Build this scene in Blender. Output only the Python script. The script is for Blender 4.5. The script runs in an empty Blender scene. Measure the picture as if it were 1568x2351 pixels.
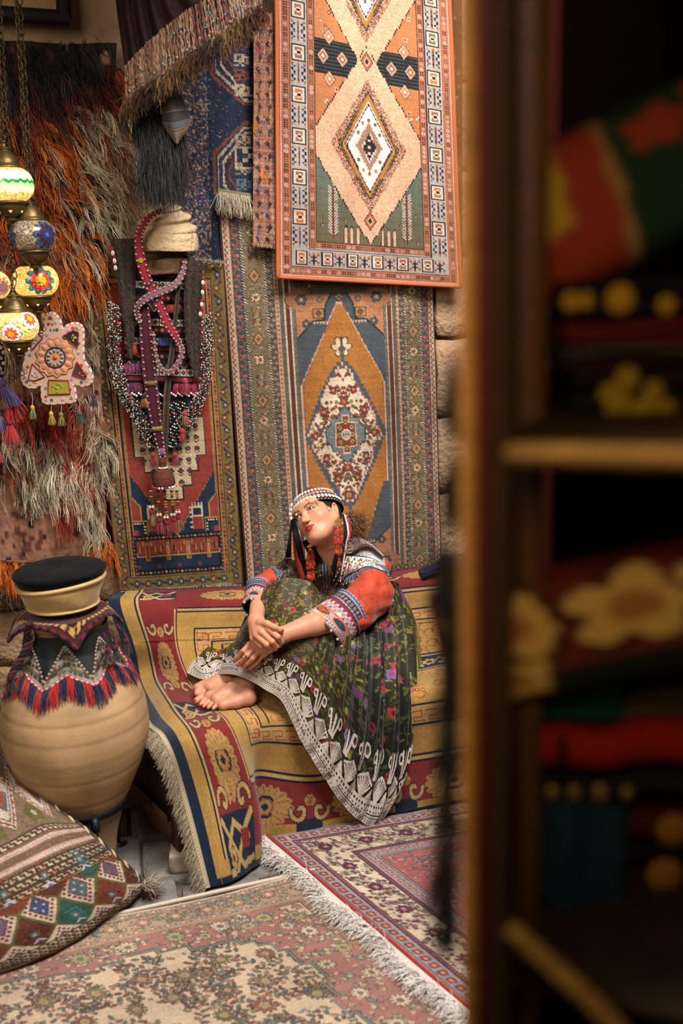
import bpy, bmesh, math, random
import numpy as np
from mathutils import Vector, Matrix, noise as mn
C = bpy.context.scene
COL = C.collection
# ---------------------------------------------------------------- camera
W_, H_ = 1568, 2351
F_ = 35/36*H_
PITCH, ROLL = math.radians(13.6), math.radians(-2.0)
CP = np.array([0.0, 0.0, 2.10])
_f = np.array([0, math.cos(PITCH), -math.sin(PITCH)])
_r0 = np.array([1.0, 0, 0]); _u0 = np.array([0, math.sin(PITCH), math.cos(PITCH)])
_r = math.cos(ROLL)*_r0 + math.sin(ROLL)*_u0
_u = -math.sin(ROLL)*_r0 + math.cos(ROLL)*_u0
cam_d = bpy.data.cameras.new('camera'); cam = bpy.data.objects.new('camera', cam_d); COL.objects.link(cam)
cam.matrix_world = Matrix(((_r[0], _u[0], -_f[0], CP[0]), (_r[1], _u[1], -_f[1], CP[1]), (_r[2], _u[2], -_f[2], CP[2]), (0, 0, 0, 1)))
cam_d.sensor_fit = 'VERTICAL'; cam_d.sensor_height = 36; cam_d.lens = 35
cam_d.clip_start = 0.05; cam_d.clip_end = 60
cam_d.dof.use_dof = True; cam_d.dof.focus_distance = 3.95; cam_d.dof.aperture_fstop = 1.5
C.camera = cam
# ---------------------------------------------------------------- light
C.view_settings.view_transform = 'Standard'; C.view_settings.look = 'None'
C.view_settings.gamma = 1; C.view_settings.use_curve_mapping = False
C.view_settings.exposure = 0.0
wd = bpy.data.worlds.new('world'); C.world = wd; wd.use_nodes = True
_bg = wd.node_tree.nodes['Background']; _bg.inputs[0].default_value = (1.0, 0.78, 0.58, 1); _bg.inputs[1].default_value = 0.07
def area_light(name, loc, target, sx, sy, power, color):
    l = bpy.data.lights.new(name, 'AREA'); l.shape = 'RECTANGLE'; l.size = sx; l.size_y = sy; l.energy = power; l.color = color
    o = bpy.data.objects.new(name, l); COL.objects.link(o); o.location = loc
    o.rotation_euler = (Vector(target)-Vector(loc)).to_track_quat('-Z', 'Y').to_euler()
    return o
# soft daylight that falls into the courtyard from its open top, in front of the wall
area_light('courtyard_daylight', (0.75, 1.9, 4.6), (0.15, 4.0, 0.9), 1.6, 1.3, 325, (1.0, 0.945, 0.90))
area_light('left_fill', (-1.6, 0.9, 3.2), (-0.8, 4.0, 1.3), 1.2, 1.2, 44, (1.0, 0.86, 0.7))  # warm fill from the left, strengthened to brighten the shaggy carpets
# ---------------------------------------------------------------- places: a pixel of the photograph -> a point of the room
def ray(px, py):
    d = _f + (px-W_/2)/F_*_r - (py-H_/2)/F_*_u
    return d
WA = math.radians(12)                                   # the wall runs back to the right by this angle
WDIR = np.array([math.cos(WA), math.sin(WA), 0.0]); WN = np.array([math.sin(WA), -math.cos(WA), 0.0])
W0 = np.array([0.0, 4.32, 0.0])
def ow(px, py, off=0.0):                                # on the wall, off metres in front of it
    d = ray(px, py); t = np.dot(W0+WN*off-CP, WN)/np.dot(d, WN)
    return CP+d*t
def of(px, py, z=0.0):                                  # on a level plane
    d = ray(px, py); t = (z-CP[2])/d[2]
    return CP+d*t
def ay(px, py, Y):                                      # at a given distance into the room
    d = ray(px, py); return CP+d*((Y-CP[1])/d[1])
def proj(p):
    v = np.asarray(p, float)-CP; z = v@_f
    return (W_/2+F_*(v@_r)/z, H_/2-F_*(v@_u)/z)
# ---------------------------------------------------------------- mesh kit
def lin(c):
    if isinstance(c, str): c = [int(c[i:i+2], 16)/255 for i in (1, 3, 5)] if c[0] == '#' else [int(c[i:i+2], 16)/255 for i in (0, 2, 4)]
    c = np.asarray(c, float); return np.where(c <= 0.04045, c/12.92, ((c+0.055)/1.055)**2.4)
def hx(s): return np.array([int(s[i:i+2], 16)/255 for i in (0, 2, 4)])
def nz(v): v = np.asarray(v, float); return v/(np.linalg.norm(v, axis=-1, keepdims=True)+1e-12)
class MB:
    def __init__(s): s.V = []; s.Q = []; s.T = []; s.K = []; s.n = 0
    def add(s, V, F, col=None):
        V = np.asarray(V, float).reshape(-1, 3); F = np.asarray(F, int)
        (s.Q if F.shape[1] == 4 else s.T).append(F+s.n)
        if col is None: col = np.ones(3)*0.8
        elif isinstance(col, str): col = lin(hx(col))
        col = np.asarray(col, float)
        s.K.append(np.broadcast_to(col, V.shape) if col.ndim == 1 else col.reshape(-1, 3))
        s.V.append(V); s.n += len(V); return s
    def grid(s, P, col=None, cu=False, cv=False, mask=None):
        P = np.asarray(P, float); m, n = P.shape[:2]
        I = np.arange(m*n).reshape(m, n)
        if cv: I = np.vstack([I, I[:1]])
        if cu: I = np.hstack([I, I[:, :1]])
        q = np.stack([I[:-1, :-1], I[:-1, 1:], I[1:, 1:], I[1:, :-1]], -1)
        q = q[mask] if mask is not None else q.reshape(-1, 4)
        return s.add(P.reshape(-1, 3), q, col)
    def tube(s, pts, r, n=6, col=None, cap=True, flat=1.0):
        p = np.asarray(pts, float); m = len(p); r = np.broadcast_to(np.asarray(r, float), (m,))
        t = nz(np.gradient(p, axis=0)); up = np.array([0, 0, 1.0]) if abs(t[0][2]) < .9 else np.array([1.0, 0, 0])
        a = nz(np.cross(t[0], up)); A = [a]
        for i in range(1, m):
            a = a-t[i]*np.dot(a, t[i]); a = nz(a); A.append(a)
        A = np.array(A); B = np.cross(t, A)
        th = np.arange(n)*2*math.pi/n
        P = p[:, None]+r[:, None, None]*(np.cos(th)[None, :, None]*A[:, None]+flat*np.sin(th)[None, :, None]*B[:, None])
        c = None if col is None else (lin(hx(col)) if isinstance(col, str) else np.asarray(col, float))
        if c is not None and c.ndim == 2: c = np.repeat(c, n, 0)
        s.grid(P, c, cu=True)
        if cap and n >= 3:
            for k, ring in ((0, P[0]), (m-1, P[-1])):
                cc = None if c is None else (c if c.ndim == 1 else c[k*n])
                ctr = ring.mean(0); f = [[i, (i+1) % n, n] for i in range(n)]
                if k == 0: f = [x[::-1] for x in f]
                s.add(np.vstack([ring, ctr]), f, cc)
        return s
    def lathe(s, prof, n=32, o=(0, 0, 0), col=None, M=None):
        pr = np.asarray(prof, float); th = np.arange(n)*2*math.pi/n
        P = np.stack([pr[:, :1]*np.cos(th), pr[:, :1]*np.sin(th), np.broadcast_to(pr[:, 1:2], (len(pr), n))], -1)
        if M is not None: P = P@np.asarray(M).T
        c = col
        if not (col is None or isinstance(col, str)):
            col = np.asarray(col, float)
            if col.ndim == 2: c = np.repeat(col, n, 0)
        return s.grid(P+np.asarray(o), c, cu=True)
    def ball(s, o, r, n=8, col=None, sc=(1, 1, 1), M=None):
        ph = np.linspace(0.0, math.pi, n//2+2); th = np.arange(n)*2*math.pi/n
        P = np.stack([np.sin(ph)[:, None]*np.cos(th), np.sin(ph)[:, None]*np.sin(th), np.cos(ph)[:, None]*np.ones(n)], -1)*r*np.asarray(sc)
        if M is not None: P = P@np.asarray(M).T
        return s.grid(P+np.asarray(o), col, cu=True)
    def box(s, c, d, col=None, M=None, bev=0.0):
        hx_, hy, hz = np.asarray(d)/2.0
        if bev <= 0:
            V = np.array([[x, y, z] for x in (-hx_, hx_) for y in (-hy, hy) for z in (-hz, hz)])
            F = [[0, 1, 3, 2], [4, 6, 7, 5], [0, 4, 5, 1], [2, 3, 7, 6], [0, 2, 6, 4], [1, 5, 7, 3]]
        else:
            bm = bmesh.new(); bmesh.ops.create_cube(bm, size=1.0)
            for v in bm.verts: v.co = (v.co.x*d[0], v.co.y*d[1], v.co.z*d[2])
            bmesh.ops.bevel(bm, geom=bm.edges[:], offset=bev, segments=2, affect='EDGES')
            bmesh.ops.triangulate(bm, faces=bm.faces[:])
            V = np.array([v.co[:] for v in bm.verts]); F = [[v.index for v in f.verts] for f in bm.faces]; bm.free()
        if M is not None: V = V@np.asarray(M).T
        return s.add(V+np.asarray(c), F, col)
    def prism(s, pts, t, nrm, col=None, ctr=None):
        # closed outline pts (n,3) thickened by t along nrm, fan filled from its centre
        p = np.asarray(pts, float); n = len(p); k = np.asarray(nrm, float)*t
        c = p.mean(0) if ctr is None else np.asarray(ctr, float)
        V = np.vstack([p, p+k, c, c+k]); F3 = [[i, (i+1) % n, 2*n] for i in range(n)]+[[n+(i+1) % n, n+i, 2*n+1] for i in range(n)]
        F4 = [[i, n+i, n+(i+1) % n, (i+1) % n] for i in range(n)]
        s.add(V, F3, col); return s.add(V, F4, col)
    def build(s, name, mat, parent=None, smooth=True, weld=False):
        V = np.vstack(s.V).astype(np.float32); K = np.vstack(s.K)
        me = bpy.data.meshes.new(name)
        Q = np.vstack(s.Q) if s.Q else np.zeros((0, 4), int); T = np.vstack(s.T) if s.T else np.zeros((0, 3), int)
        me.vertices.add(len(V)); me.vertices.foreach_set('co', V.ravel())
        nl = Q.size+T.size; me.loops.add(nl); me.loops.foreach_set('vertex_index', np.concatenate([Q.ravel(), T.ravel()]).astype(np.int32))
        npol = len(Q)+len(T); me.polygons.add(npol)
        st = np.concatenate([np.arange(len(Q))*4, Q.size+np.arange(len(T))*3]).astype(np.int32)
        me.polygons.foreach_set('loop_start', st)
        me.update(calc_edges=True); me.validate()
        ca = me.color_attributes.new('Col', 'FLOAT_COLOR', 'POINT')
        ca.data.foreach_set('color', np.hstack([K, np.ones((len(K), 1))]).astype(np.float32).ravel())
        if smooth: me.polygons.foreach_set('use_smooth', np.ones(len(me.polygons), bool))
        me.materials.append(mat)
        o = bpy.data.objects.new(name, me); COL.objects.link(o)
        if parent is not None:
            o.parent = parent; o.matrix_parent_inverse = parent.matrix_world.inverted()
        return o
def thing(name, label, cat, loc, group=None):
    o = bpy.data.objects.new(name, None); COL.objects.link(o); o.empty_display_size = 0.05
    o.location = tuple(loc); o.matrix_world = Matrix.Translation(Vector([float(x) for x in loc]))
    return tag(o, label, cat, group)
def tag(o, label, cat, group=None):
    o['label'] = label; o['category'] = cat
    if group: o['group'] = group
    return o
def struct(o): o['kind'] = 'structure'; return o
def stuff(o): o['kind'] = 'stuff'; return o
# ---------------------------------------------------------------- materials (all node based)
def mat(name, col='attr', rough=0.9, noise=0.0, nscale=60, bump=0.0, bscale=300, metal=0.0, emit=0.0, sheen=0.0, kind='noise', spec=0.3, trans=0.0, stretch=(1, 1, 1), disp=0):
    m = bpy.data.materials.new(name); m.use_nodes = True; nt = m.node_tree; N = nt.nodes; L = nt.links
    b = N['Principled BSDF']; b.inputs['Roughness'].default_value = rough; b.inputs['Metallic'].default_value = metal
    b.inputs['Specular IOR Level'].default_value = spec
    if sheen: b.inputs['Sheen Weight'].default_value = sheen; b.inputs['Sheen Roughness'].default_value = 0.4
    if trans: b.inputs['Transmission Weight'].default_value = trans
    if col == 'attr':
        a = N.new('ShaderNodeAttribute'); a.attribute_name = 'Col'; src = a.outputs['Color']
    else:
        a = N.new('ShaderNodeRGB'); a.outputs[0].default_value = (*lin(hx(col)), 1); src = a.outputs[0]
    tc = N.new('ShaderNodeTexCoord'); mp = N.new('ShaderNodeMapping'); mp.inputs['Scale'].default_value = stretch; L.new(tc.outputs['Object'], mp.inputs[0])
    if noise:
        n = N.new('ShaderNodeTexNoise'); n.inputs['Scale'].default_value = nscale; n.inputs['Detail'].default_value = 4; L.new(mp.outputs[0], n.inputs['Vector'])
        mr = N.new('ShaderNodeMapRange'); mr.inputs[1].default_value = 0.25; mr.inputs[2].default_value = 0.75; mr.inputs[3].default_value = 1-noise; mr.inputs[4].default_value = 1+noise*0.6
        L.new(n.outputs['Fac'], mr.inputs[0])
        mx = N.new('ShaderNodeVectorMath'); mx.operation = 'SCALE'; L.new(src, mx.inputs[0]); L.new(mr.outputs[0], mx.inputs['Scale']); src = mx.outputs[0]
    L.new(src, b.inputs['Base Color'])
    if emit: L.new(src, b.inputs['Emission Color']); b.inputs['Emission Strength'].default_value = emit
    if bump:
        if kind == 'voronoi': t = N.new('ShaderNodeTexVoronoi'); o = 'Distance'
        else: t = N.new('ShaderNodeTexNoise'); t.inputs['Detail'].default_value = 5; o = 'Fac'
        t.inputs['Scale'].default_value = bscale; L.new(mp.outputs[0], t.inputs['Vector'])
        bp = N.new('ShaderNodeBump'); bp.inputs['Strength'].default_value = bump; bp.inputs['Distance'].default_value = 0.004 if bscale > 60 else 0.02
        L.new(t.outputs[o], bp.inputs['Height']); L.new(bp.outputs[0], b.inputs['Normal'])
    return m
M_pile = mat('wool_pile', rough=1, noise=.22, nscale=420, bump=.55, bscale=520, sheen=.25, spec=.1)
M_flat = mat('flat_weave', rough=1, noise=.25, nscale=500, bump=.6, bscale=600, kind='voronoi', spec=.1)
M_yarn = mat('yarn', rough=.85, noise=.15, nscale=200, spec=.2, sheen=.2)
M_hair = mat('shag_hair', rough=.7, noise=.2, nscale=90, spec=.3)
M_cloth = mat('cloth', rough=.8, noise=.12, nscale=250, bump=.25, bscale=500, spec=.2)
M_bead = mat('glazed_bead', rough=.3, spec=.5, noise=.1, nscale=300)
M_brass = mat('aged_brass', rough=.42, metal=.75, noise=.3, nscale=160, bump=.15, bscale=250)
M_iron = mat('dark_iron', '2c2e33', rough=.5, metal=.7, noise=.3, nscale=80, bump=.3, bscale=120)
M_wood = mat('old_wood', rough=.65, noise=.4, nscale=22, bump=.3, bscale=60, stretch=(1, 1, 6))
# ---------------------------------------------------------------- a loom: weaves a pattern knot by knot
class Cv:
    def __init__(s, w, h, r, bg):
        s.w, s.h, s.r = w, h, r; s.nx, s.ny = int(w*r), int(h*r)
        s.a = np.empty((s.ny, s.nx, 3)); s.a[:] = hx(bg) if isinstance(bg, str) else bg
        s.x = (np.arange(s.nx)+.5)/r; s.y = (np.arange(s.ny)+.5)/r
    def sl(s, x0, y0, x1, y1):
        i0, i1 = max(0, int(x0*s.r)-1), min(s.nx, int(x1*s.r)+2); j0, j1 = max(0, int(y0*s.r)-1), min(s.ny, int(y1*s.r)+2)
        return slice(j0, max(j0, j1)), slice(i0, max(i0, i1))
    def put(s, sl, m, c): 
        v = s.a[sl]; v[m] = hx(c) if isinstance(c, str) else c
    def rect(s, x0, y0, x1, y1, c):
        q = s.sl(x0, y0, x1, y1); X, Y = np.meshgrid(s.x[q[1]], s.y[q[0]]); s.put(q, (X >= x0) & (X < x1) & (Y >= y0) & (Y < y1), c); return s
    def inside(s, X, Y, pts):
        m = np.zeros(X.shape, bool); n = len(pts)
        for i in range(n):
            (ax, ay_), (bx, by) = pts[i], pts[(i+1) % n]
            if ay_ == by: continue
            m ^= ((ay_ > Y) != (by > Y)) & (X < (bx-ax)*(Y-ay_)/(by-ay_)+ax)
        return m
    def poly(s, pts, c, step=0, clip=None):
        xs = [p[0] for p in pts]; ys = [p[1] for p in pts]; q = s.sl(min(xs), min(ys), max(xs), max(ys))
        X, Y = np.meshgrid(s.x[q[1]], s.y[q[0]])
        if step: Y = (np.floor(Y/step)+.5)*step; X = (np.floor(X/(step*.5))+.5)*step*.5
        m = s.inside(X, Y, pts)
        if clip is not None: m &= clip[q]
        s.put(q, m, c); return s
    def line(s, pts, w, c, dash=0):
        for (ax, ay_), (bx, by) in zip(pts[:-1], pts[1:]):
            q = s.sl(min(ax, bx)-w, min(ay_, by)-w, max(ax, bx)+w, max(ay_, by)+w); X, Y = np.meshgrid(s.x[q[1]], s.y[q[0]])
            L = math.hypot(bx-ax, by-ay_)+1e-9; t = ((X-ax)*(bx-ax)+(Y-ay_)*(by-ay_))/L
            d = np.hypot(X-ax-(bx-ax)/L*np.clip(t, 0, L), Y-ay_-(by-ay_)/L*np.clip(t, 0, L)); m = d <= w/2
            if dash: m &= (t % dash) < dash*.6
            s.put(q, m, c)
        return s
    def ell(s, x, y, rx, ry, c, inner=0.0, rot=0.0):
        R = max(rx, ry); q = s.sl(x-R, y-R, x+R, y+R); X, Y = np.meshgrid(s.x[q[1]]-x, s.y[q[0]]-y)
        if rot: X, Y = X*math.cos(rot)+Y*math.sin(rot), -X*math.sin(rot)+Y*math.cos(rot)
        d = (X/rx)**2+(Y/ry)**2; s.put(q, (d <= 1) & (d >= inner*inner), c); return s
    def dia(s, x, y, rx, ry, c, inner=0.0):
        q = s.sl(x-rx, y-ry, x+rx, y+ry); X, Y = np.meshgrid(s.x[q[1]], s.y[q[0]]); d = np.abs(X-x)/rx+np.abs(Y-y)/ry
        s.put(q, (d <= 1) & (d >= inner), c); return s
    def flo(s, x, y, r, n, c, c2=None, out=None, rot=0.0, k=.35):
        q = s.sl(x-r*1.3, y-r*1.3, x+r*1.3, y+r*1.3); X, Y = np.meshgrid(s.x[q[1]]-x, s.y[q[0]]-y)
        d = np.hypot(X, Y); th = np.arctan2(Y, X)+rot; R = r*(1-k+k*np.abs(np.cos(th*n/2)))
        if out: s.put(q, d <= R+max(1.2, r*.16), out)
        s.put(q, d <= R, c)
        if c2: s.put(q, d <= r*.38, c2)
        return s
    def spr(s, rows, pal, x, y, w, h, fx=False, fy=False, rot=False):
        rows = [list(r) for r in (rows.split('/') if isinstance(rows, str) else rows)]
        if rot: rows = [list(r) for r in zip(*rows[::-1])]
        if fx: rows = [r[::-1] for r in rows]
        if fy: rows = rows[::-1]
        a = np.array(rows); q = s.sl(x, y, x+w, y+h); X, Y = np.meshgrid((s.x[q[1]]-x)/w, (s.y[q[0]]-y)/h)
        ok = (X >= 0) & (X < 1) & (Y >= 0) & (Y < 1); I = np.clip((Y*len(rows)).astype(int), 0, len(rows)-1); J = np.clip((X*len(rows[0])).astype(int), 0, len(rows[0])-1)
        g = a[I, J]
        for ch, c in pal.items(): s.put(q, ok & (g == ch), c)
        return s
    def mirx(s, cx):
        i = int(cx*s.r); n = min(i, s.nx-i); s.a[:, i:i+n] = s.a[:, i-n:i][:, ::-1]; return s
    def wear(s, seed=1, a=.10, rows=.05, fine=.07):
        g = np.random.default_rng(seed); n = np.zeros((s.ny, s.nx))
        for sc, am in ((6, a), (18, a*.6), (50, a*.4)):
            k = g.normal(size=(s.ny//max(1, s.ny//sc)+3, s.nx//max(1, s.nx//sc)+3))
            yy = np.linspace(0, k.shape[0]-1.01, s.ny); xx = np.linspace(0, k.shape[1]-1.01, s.nx)
            yi = yy.astype(int); xi = xx.astype(int); fy = (yy-yi)[:, None]; fx = (xx-xi)[None]
            n += am*((k[yi][:, xi]*(1-fx)+k[yi][:, xi+1]*fx)*(1-fy)+(k[yi+1][:, xi]*(1-fx)+k[yi+1][:, xi+1]*fx)*fy)
        n += rows*g.normal(size=(s.ny, 1))*.6+fine*g.normal(size=(s.ny, s.nx))
        s.a = np.clip(s.a*(1+n[..., None]), 0, 1); return s
    def marks(s, x0, y0, x1, y1, n, cols, seed=0, sz=(2, 4)):
        g = random.Random(seed)
        for _ in range(n):
            x, y = g.uniform(x0, x1), g.uniform(y0, y1); w = g.uniform(*sz); h = g.uniform(*sz); s.rect(x-w/2, y-h/2, x+w/2, y+h/2, g.choice(cols))
        return s
    def vines(s, x0, y0, x1, y1, n, stem, cols, seed=0, L=26, r=4, leaf=None, clip=None):
        keep = s.a.copy(); g = random.Random(seed)
        for _ in range(n):
            x, y = g.uniform(x0, x1), g.uniform(y0, y1); a = g.uniform(0, 6.28); k = g.uniform(-.5, .5); p = [(x, y)]
            for i in range(5):
                x += math.cos(a)*L/5; y += math.sin(a)*L/5; a += k; p.append((x, y))
                if leaf and i % 2: s.ell(x+math.cos(a+1.5)*r*.7, y+math.sin(a+1.5)*r*.7, r*.75, r*.35, g.choice(leaf), rot=a+.7)
            s.line(p, 1.3, stem); c = g.choice(cols)
            s.flo(p[-1][0], p[-1][1], r, g.choice((4, 5, 6)), c, g.choice(cols), stem)
            if g.random() < .5: s.flo(p[0][0], p[0][1], r*.7, 4, g.choice(cols), None, stem)
        m = np.zeros(s.a.shape[:2], bool); q = s.sl(x0, y0, x1, y1); m[q] = True
        if clip is not None: m &= clip
        s.a[~m] = keep[~m]; return s
    def lin(s, age=.17, dim=.95):
        g = s.a.mean(-1, keepdims=True)*np.array([1.04, 1.0, .94]); return lin(np.clip((s.a*(1-age)+g*age)*dim, 0, 1))
def per(n0, n1, st):
    k = max(1, round((n1-n0)/st)); d = (n1-n0)/k
    return [(n0+i*d, d) for i in range(k)]
def smooth_noise(nx, ny, sx, sy, seed, oct=3):
    g = np.random.default_rng(seed); out = np.zeros((ny, nx))
    for o in range(oct):
        a, b = max(2, int(sy*2**o)), max(2, int(sx*2**o)); k = g.normal(size=(a+2, b+2))
        yy = np.linspace(0, a-.01, ny); xx = np.linspace(0, b-.01, nx); yi = yy.astype(int); xi = xx.astype(int)
        fy = (yy-yi)[:, None]; fx = (xx-xi)[None]; fy = fy*fy*(3-2*fy); fx = fx*fx*(3-2*fx)
        out += .5**o*((k[yi][:, xi]*(1-fx)+k[yi][:, xi+1]*fx)*(1-fy)+(k[yi+1][:, xi]*(1-fx)+k[yi+1][:, xi+1]*fx)*fy)
    return out
def cr(K, t):                                           # Catmull-Rom through K (m,...) at t in 0..m-1
    K = np.asarray(K, float); m = len(K); t = np.clip(np.asarray(t, float), 0, m-1-1e-9); i = t.astype(int); f = (t-i).reshape((-1,)+(1,)*(K.ndim-1))
    g = lambda j: K[np.clip(j, 0, m-1)]
    a, b, c, d = g(i-1), g(i), g(i+1), g(i+2)
    a = np.where((i == 0).reshape(f.shape), 2*b-c, a); d = np.where((i == m-2).reshape(f.shape), 2*c-b, d)
    return .5*((2*b)+(c-a)*f+(2*a-5*b+4*c-d)*f*f+(3*b-a-3*c+d)*f**3)
def net(K, nu, nv, us=None, vs=None):                    # K (rows, cols, 3) control net -> (nv, nu, 3)
    K = np.asarray(K, float); vs = np.linspace(0, K.shape[0]-1, nv) if vs is None else vs; us = np.linspace(0, K.shape[1]-1, nu) if us is None else us
    A = cr(K, vs); return np.transpose(cr(np.transpose(A, (1, 0, 2)), us), (1, 0, 2))
def normals(P):
    du = np.gradient(P, axis=1); dv = np.gradient(P, axis=0); return nz(np.cross(dv, du))
def sheet(name, cv, P, m, parent=None, thick=.008, towards=None, mask=None, edge=None):
    # a woven sheet: pile surface P (ny,nx,3) with the colours of the loom, a rim and a back
    n = normals(P)
    if towards is not None and np.mean(n@np.asarray(towards)) < 0: n = -n
    b = MB(); col = cv.lin() if isinstance(cv, Cv) else cv
    b.grid(P, col, mask=mask)
    if thick:
        Bk = P-n*thick; H = []
        for A, B2, cc in ((P[0], Bk[0], col[0]), (P[-1], Bk[-1], col[-1]), (P[:, 0], Bk[:, 0], col[:, 0]), (P[:, -1], Bk[:, -1], col[:, -1])):
            cc = cc if edge is None else np.broadcast_to(lin(hx(edge)), cc.shape)
            b.grid(np.stack([A, B2]), np.stack([cc, cc*.8]))
        k = max(1, P.shape[0]//60), max(1, P.shape[1]//60)
        ii = sorted(set(list(range(0, P.shape[0], k[0]))+[P.shape[0]-1])); jj = sorted(set(list(range(0, P.shape[1], k[1]))+[P.shape[1]-1]))
        if mask is None: b.grid(Bk[np.ix_(ii, jj)], col[np.ix_(ii, jj)]*.6+.02)
    return b.build(name, m, parent)
def quadP(q, nx, ny):
    tl, tr, bl, br = [np.asarray(a, float) for a in q]; u = np.linspace(0, 1, nx)[None, :, None]; v = np.linspace(0, 1, ny)[:, None, None]
    return (tl*(1-u)+tr*u)*(1-v)+(bl*(1-u)+br*u)*v
def strands(b, roots, dirs, L, r, cols, seed=0, seg=7, n=3, grav=.6, curl=.35, wall=None, up=None, grp=None, fm=1.0):
    # many hairs at once; roots (k,3), dirs (k,3)
    g = np.random.default_rng(seed); k = len(roots); L = np.broadcast_to(L, (k,)); r = np.broadcast_to(r, (k,)); P = [roots]; d = nz(dirs).copy(); p = roots.copy(); ph = g.uniform(0, 6.28, (k, 3)); fr = g.uniform(2, 6, (k, 1))
    if grp is not None: ph = ph[grp]+g.normal(size=(k, 3))*.25; fr = fr[grp]
    for i in range(seg):
        t = (i+1)/seg; w = np.sin(ph+fr*fm*t*2.2)*curl
        d = nz(d+w*.5+np.array([0, 0, -grav])*(.5/seg*3)); p = p+d*(L/seg)[:, None]
        if wall is not None:
            s_ = (p-W0)@WN; p = p+WN*np.maximum(0, wall-s_)[:, None]
        P.append(p)
    P = np.stack(P, 1); t = nz(np.gradient(P, axis=1)); A = nz(np.cross(t, np.array([.3, .2, .93])+0*t)); B = np.cross(t, A)
    th = np.arange(n)*2*math.pi/n; rr = r[:, None]*np.linspace(1, .25, seg+1)**.7
    Q = P[:, :, None]+rr[:, :, None, None]*(np.cos(th)[:, None]*A[:, :, None]+np.sin(th)[:, None]*B[:, :, None])
    I = np.arange(k*(seg+1)*n).reshape(k, seg+1, n); J = np.roll(I, -1, 2)
    F = np.stack([I[:, :-1], J[:, :-1], J[:, 1:], I[:, 1:]], -1).reshape(-1, 4)
    cc = np.asarray(cols)[:, None, None, :]*(np.linspace(.85, 1.1, seg+1)[None, :, None, None])*np.ones((1, 1, n, 1))
    b.add(Q.reshape(-1, 3), F, np.clip(cc, 0, 1).reshape(-1, 3)); return P
def lcols(cs, k, seed=0, var=.15, p=None):
    g = np.random.default_rng(seed); A = np.array([lin(hx(c)) for c in cs]); return np.clip(A[g.choice(len(A), k, p=p)]*(1+g.normal(size=(k, 1))*var), 0, 1)
# ---------------------------------------------------------------- the setting
rnd = random.Random(5)
M_stone = mat('warm_stone', 'a98a6c', rough=.95, noise=.35, nscale=9, bump=.9, bscale=38)
M_plaster = mat('old_plaster', '9c8063', rough=.95, noise=.35, nscale=7, bump=.8, bscale=30)
def rough_block(b, c, d, M=None, seed=0, amp=.012, n=5):
    bm = bmesh.new(); bmesh.ops.create_cube(bm, size=1.0); bmesh.ops.subdivide_edges(bm, edges=bm.edges[:], cuts=n-1, use_grid_fill=True)
    for v in bm.verts:
        p = Vector((v.co.x*d[0], v.co.y*d[1], v.co.z*d[2])); q = Vector(v.co)*2
        k = sum(abs(x) > .99 for x in q); s_ = 1-.02*(k-1)
        v.co = p*s_+mn.noise_vector(p*9+Vector((seed*3.1, 0, 0)))*amp+mn.noise_vector(p*28+Vector((seed, 2, 0)))*amp*.35
    bmesh.ops.triangulate(bm, faces=bm.faces[:]); V = np.array([v.co[:] for v in bm.verts]); F = [[v.index for v in f.verts] for f in bm.faces]; bm.free()
    if M is not None: V = V@np.asarray(M).T
    b.add(V+np.asarray(c), F)
RW = np.stack([WDIR, -WN, np.array([0, 0, 1.0])], 1)     # wall frame: along, into, up
def wp(a, z, off=0.0): return W0+WDIR*a+WN*off+np.array([0, 0, z])
a_ = np.linspace(-2.2, 2.6, 130); z_ = np.linspace(0, 3.9, 110)
nn = smooth_noise(130, 110, 9, 8, 3, 4)
P = W0+a_[None, :, None]*WDIR+z_[:, None, None]*np.array([0, 0, 1.0])+(nn*.02-.07)[..., None]*WN
wall = struct(MB().grid(P[:, ::-1]).build('wall_back', M_plaster))
# visible courses of dressed stone: lower left behind the jar, and the strip right of the carpets
def course(a0, a1, z0, z1, rows, seed, wlen, off=.0):
    g = random.Random(seed); h = (z1-z0)/rows
    for i in range(rows):
        a = a0
        while a < a1-.03:
            w = min(wlen*g.uniform(.75, 1.25), a1-a); b = MB()
            rough_block(b, (0, 0, 0), (w-.012, .10, h-.012), RW, seed=g.random()*50, amp=.014)
            o = b.build('stone', M_stone, None); o.location = tuple(wp(a+w/2, z0+h*(i+.5), off-.045+g.uniform(-.008, .008))); o.parent = wall
            a += w
course(-1.55, -.85, 0.0, .98, 4, 3, .42, -.035)
course(.44, 1.15, .40, 3.2, 8, 7, .45, .0)
Fp = np.array([[[x, y, -.03] for x in np.linspace(-2.4, 2.4, 30)] for y in np.linspace(-1.2, 4.6, 30)])
M_mortar = mat('floor_mortar', '6f6257', rough=.95, noise=.4, nscale=14, bump=.8, bscale=60)
floor = struct(MB().grid(Fp).build('floor', M_mortar))
M_flag = mat('worn_flagstone', '87807a', rough=.75, noise=.5, nscale=8, bump=.5, bscale=35)
for i in range(6):
    for j in range(5):
        x = -1.35+i*.30+(.11 if j % 2 else 0); y = 2.45+j*.29; b = MB()
        rough_block(b, (0, 0, 0), (.288+rnd.uniform(-.02, .0), .279, .05), None, seed=i*7+j, amp=.006, n=4)
        o = b.build('flagstone', M_flag, None); o.location = (x, y, -.03+rnd.uniform(-.003, .003)); o.rotation_euler.z = math.radians(14)+rnd.uniform(-.03, .03); o.parent = floor
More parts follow.
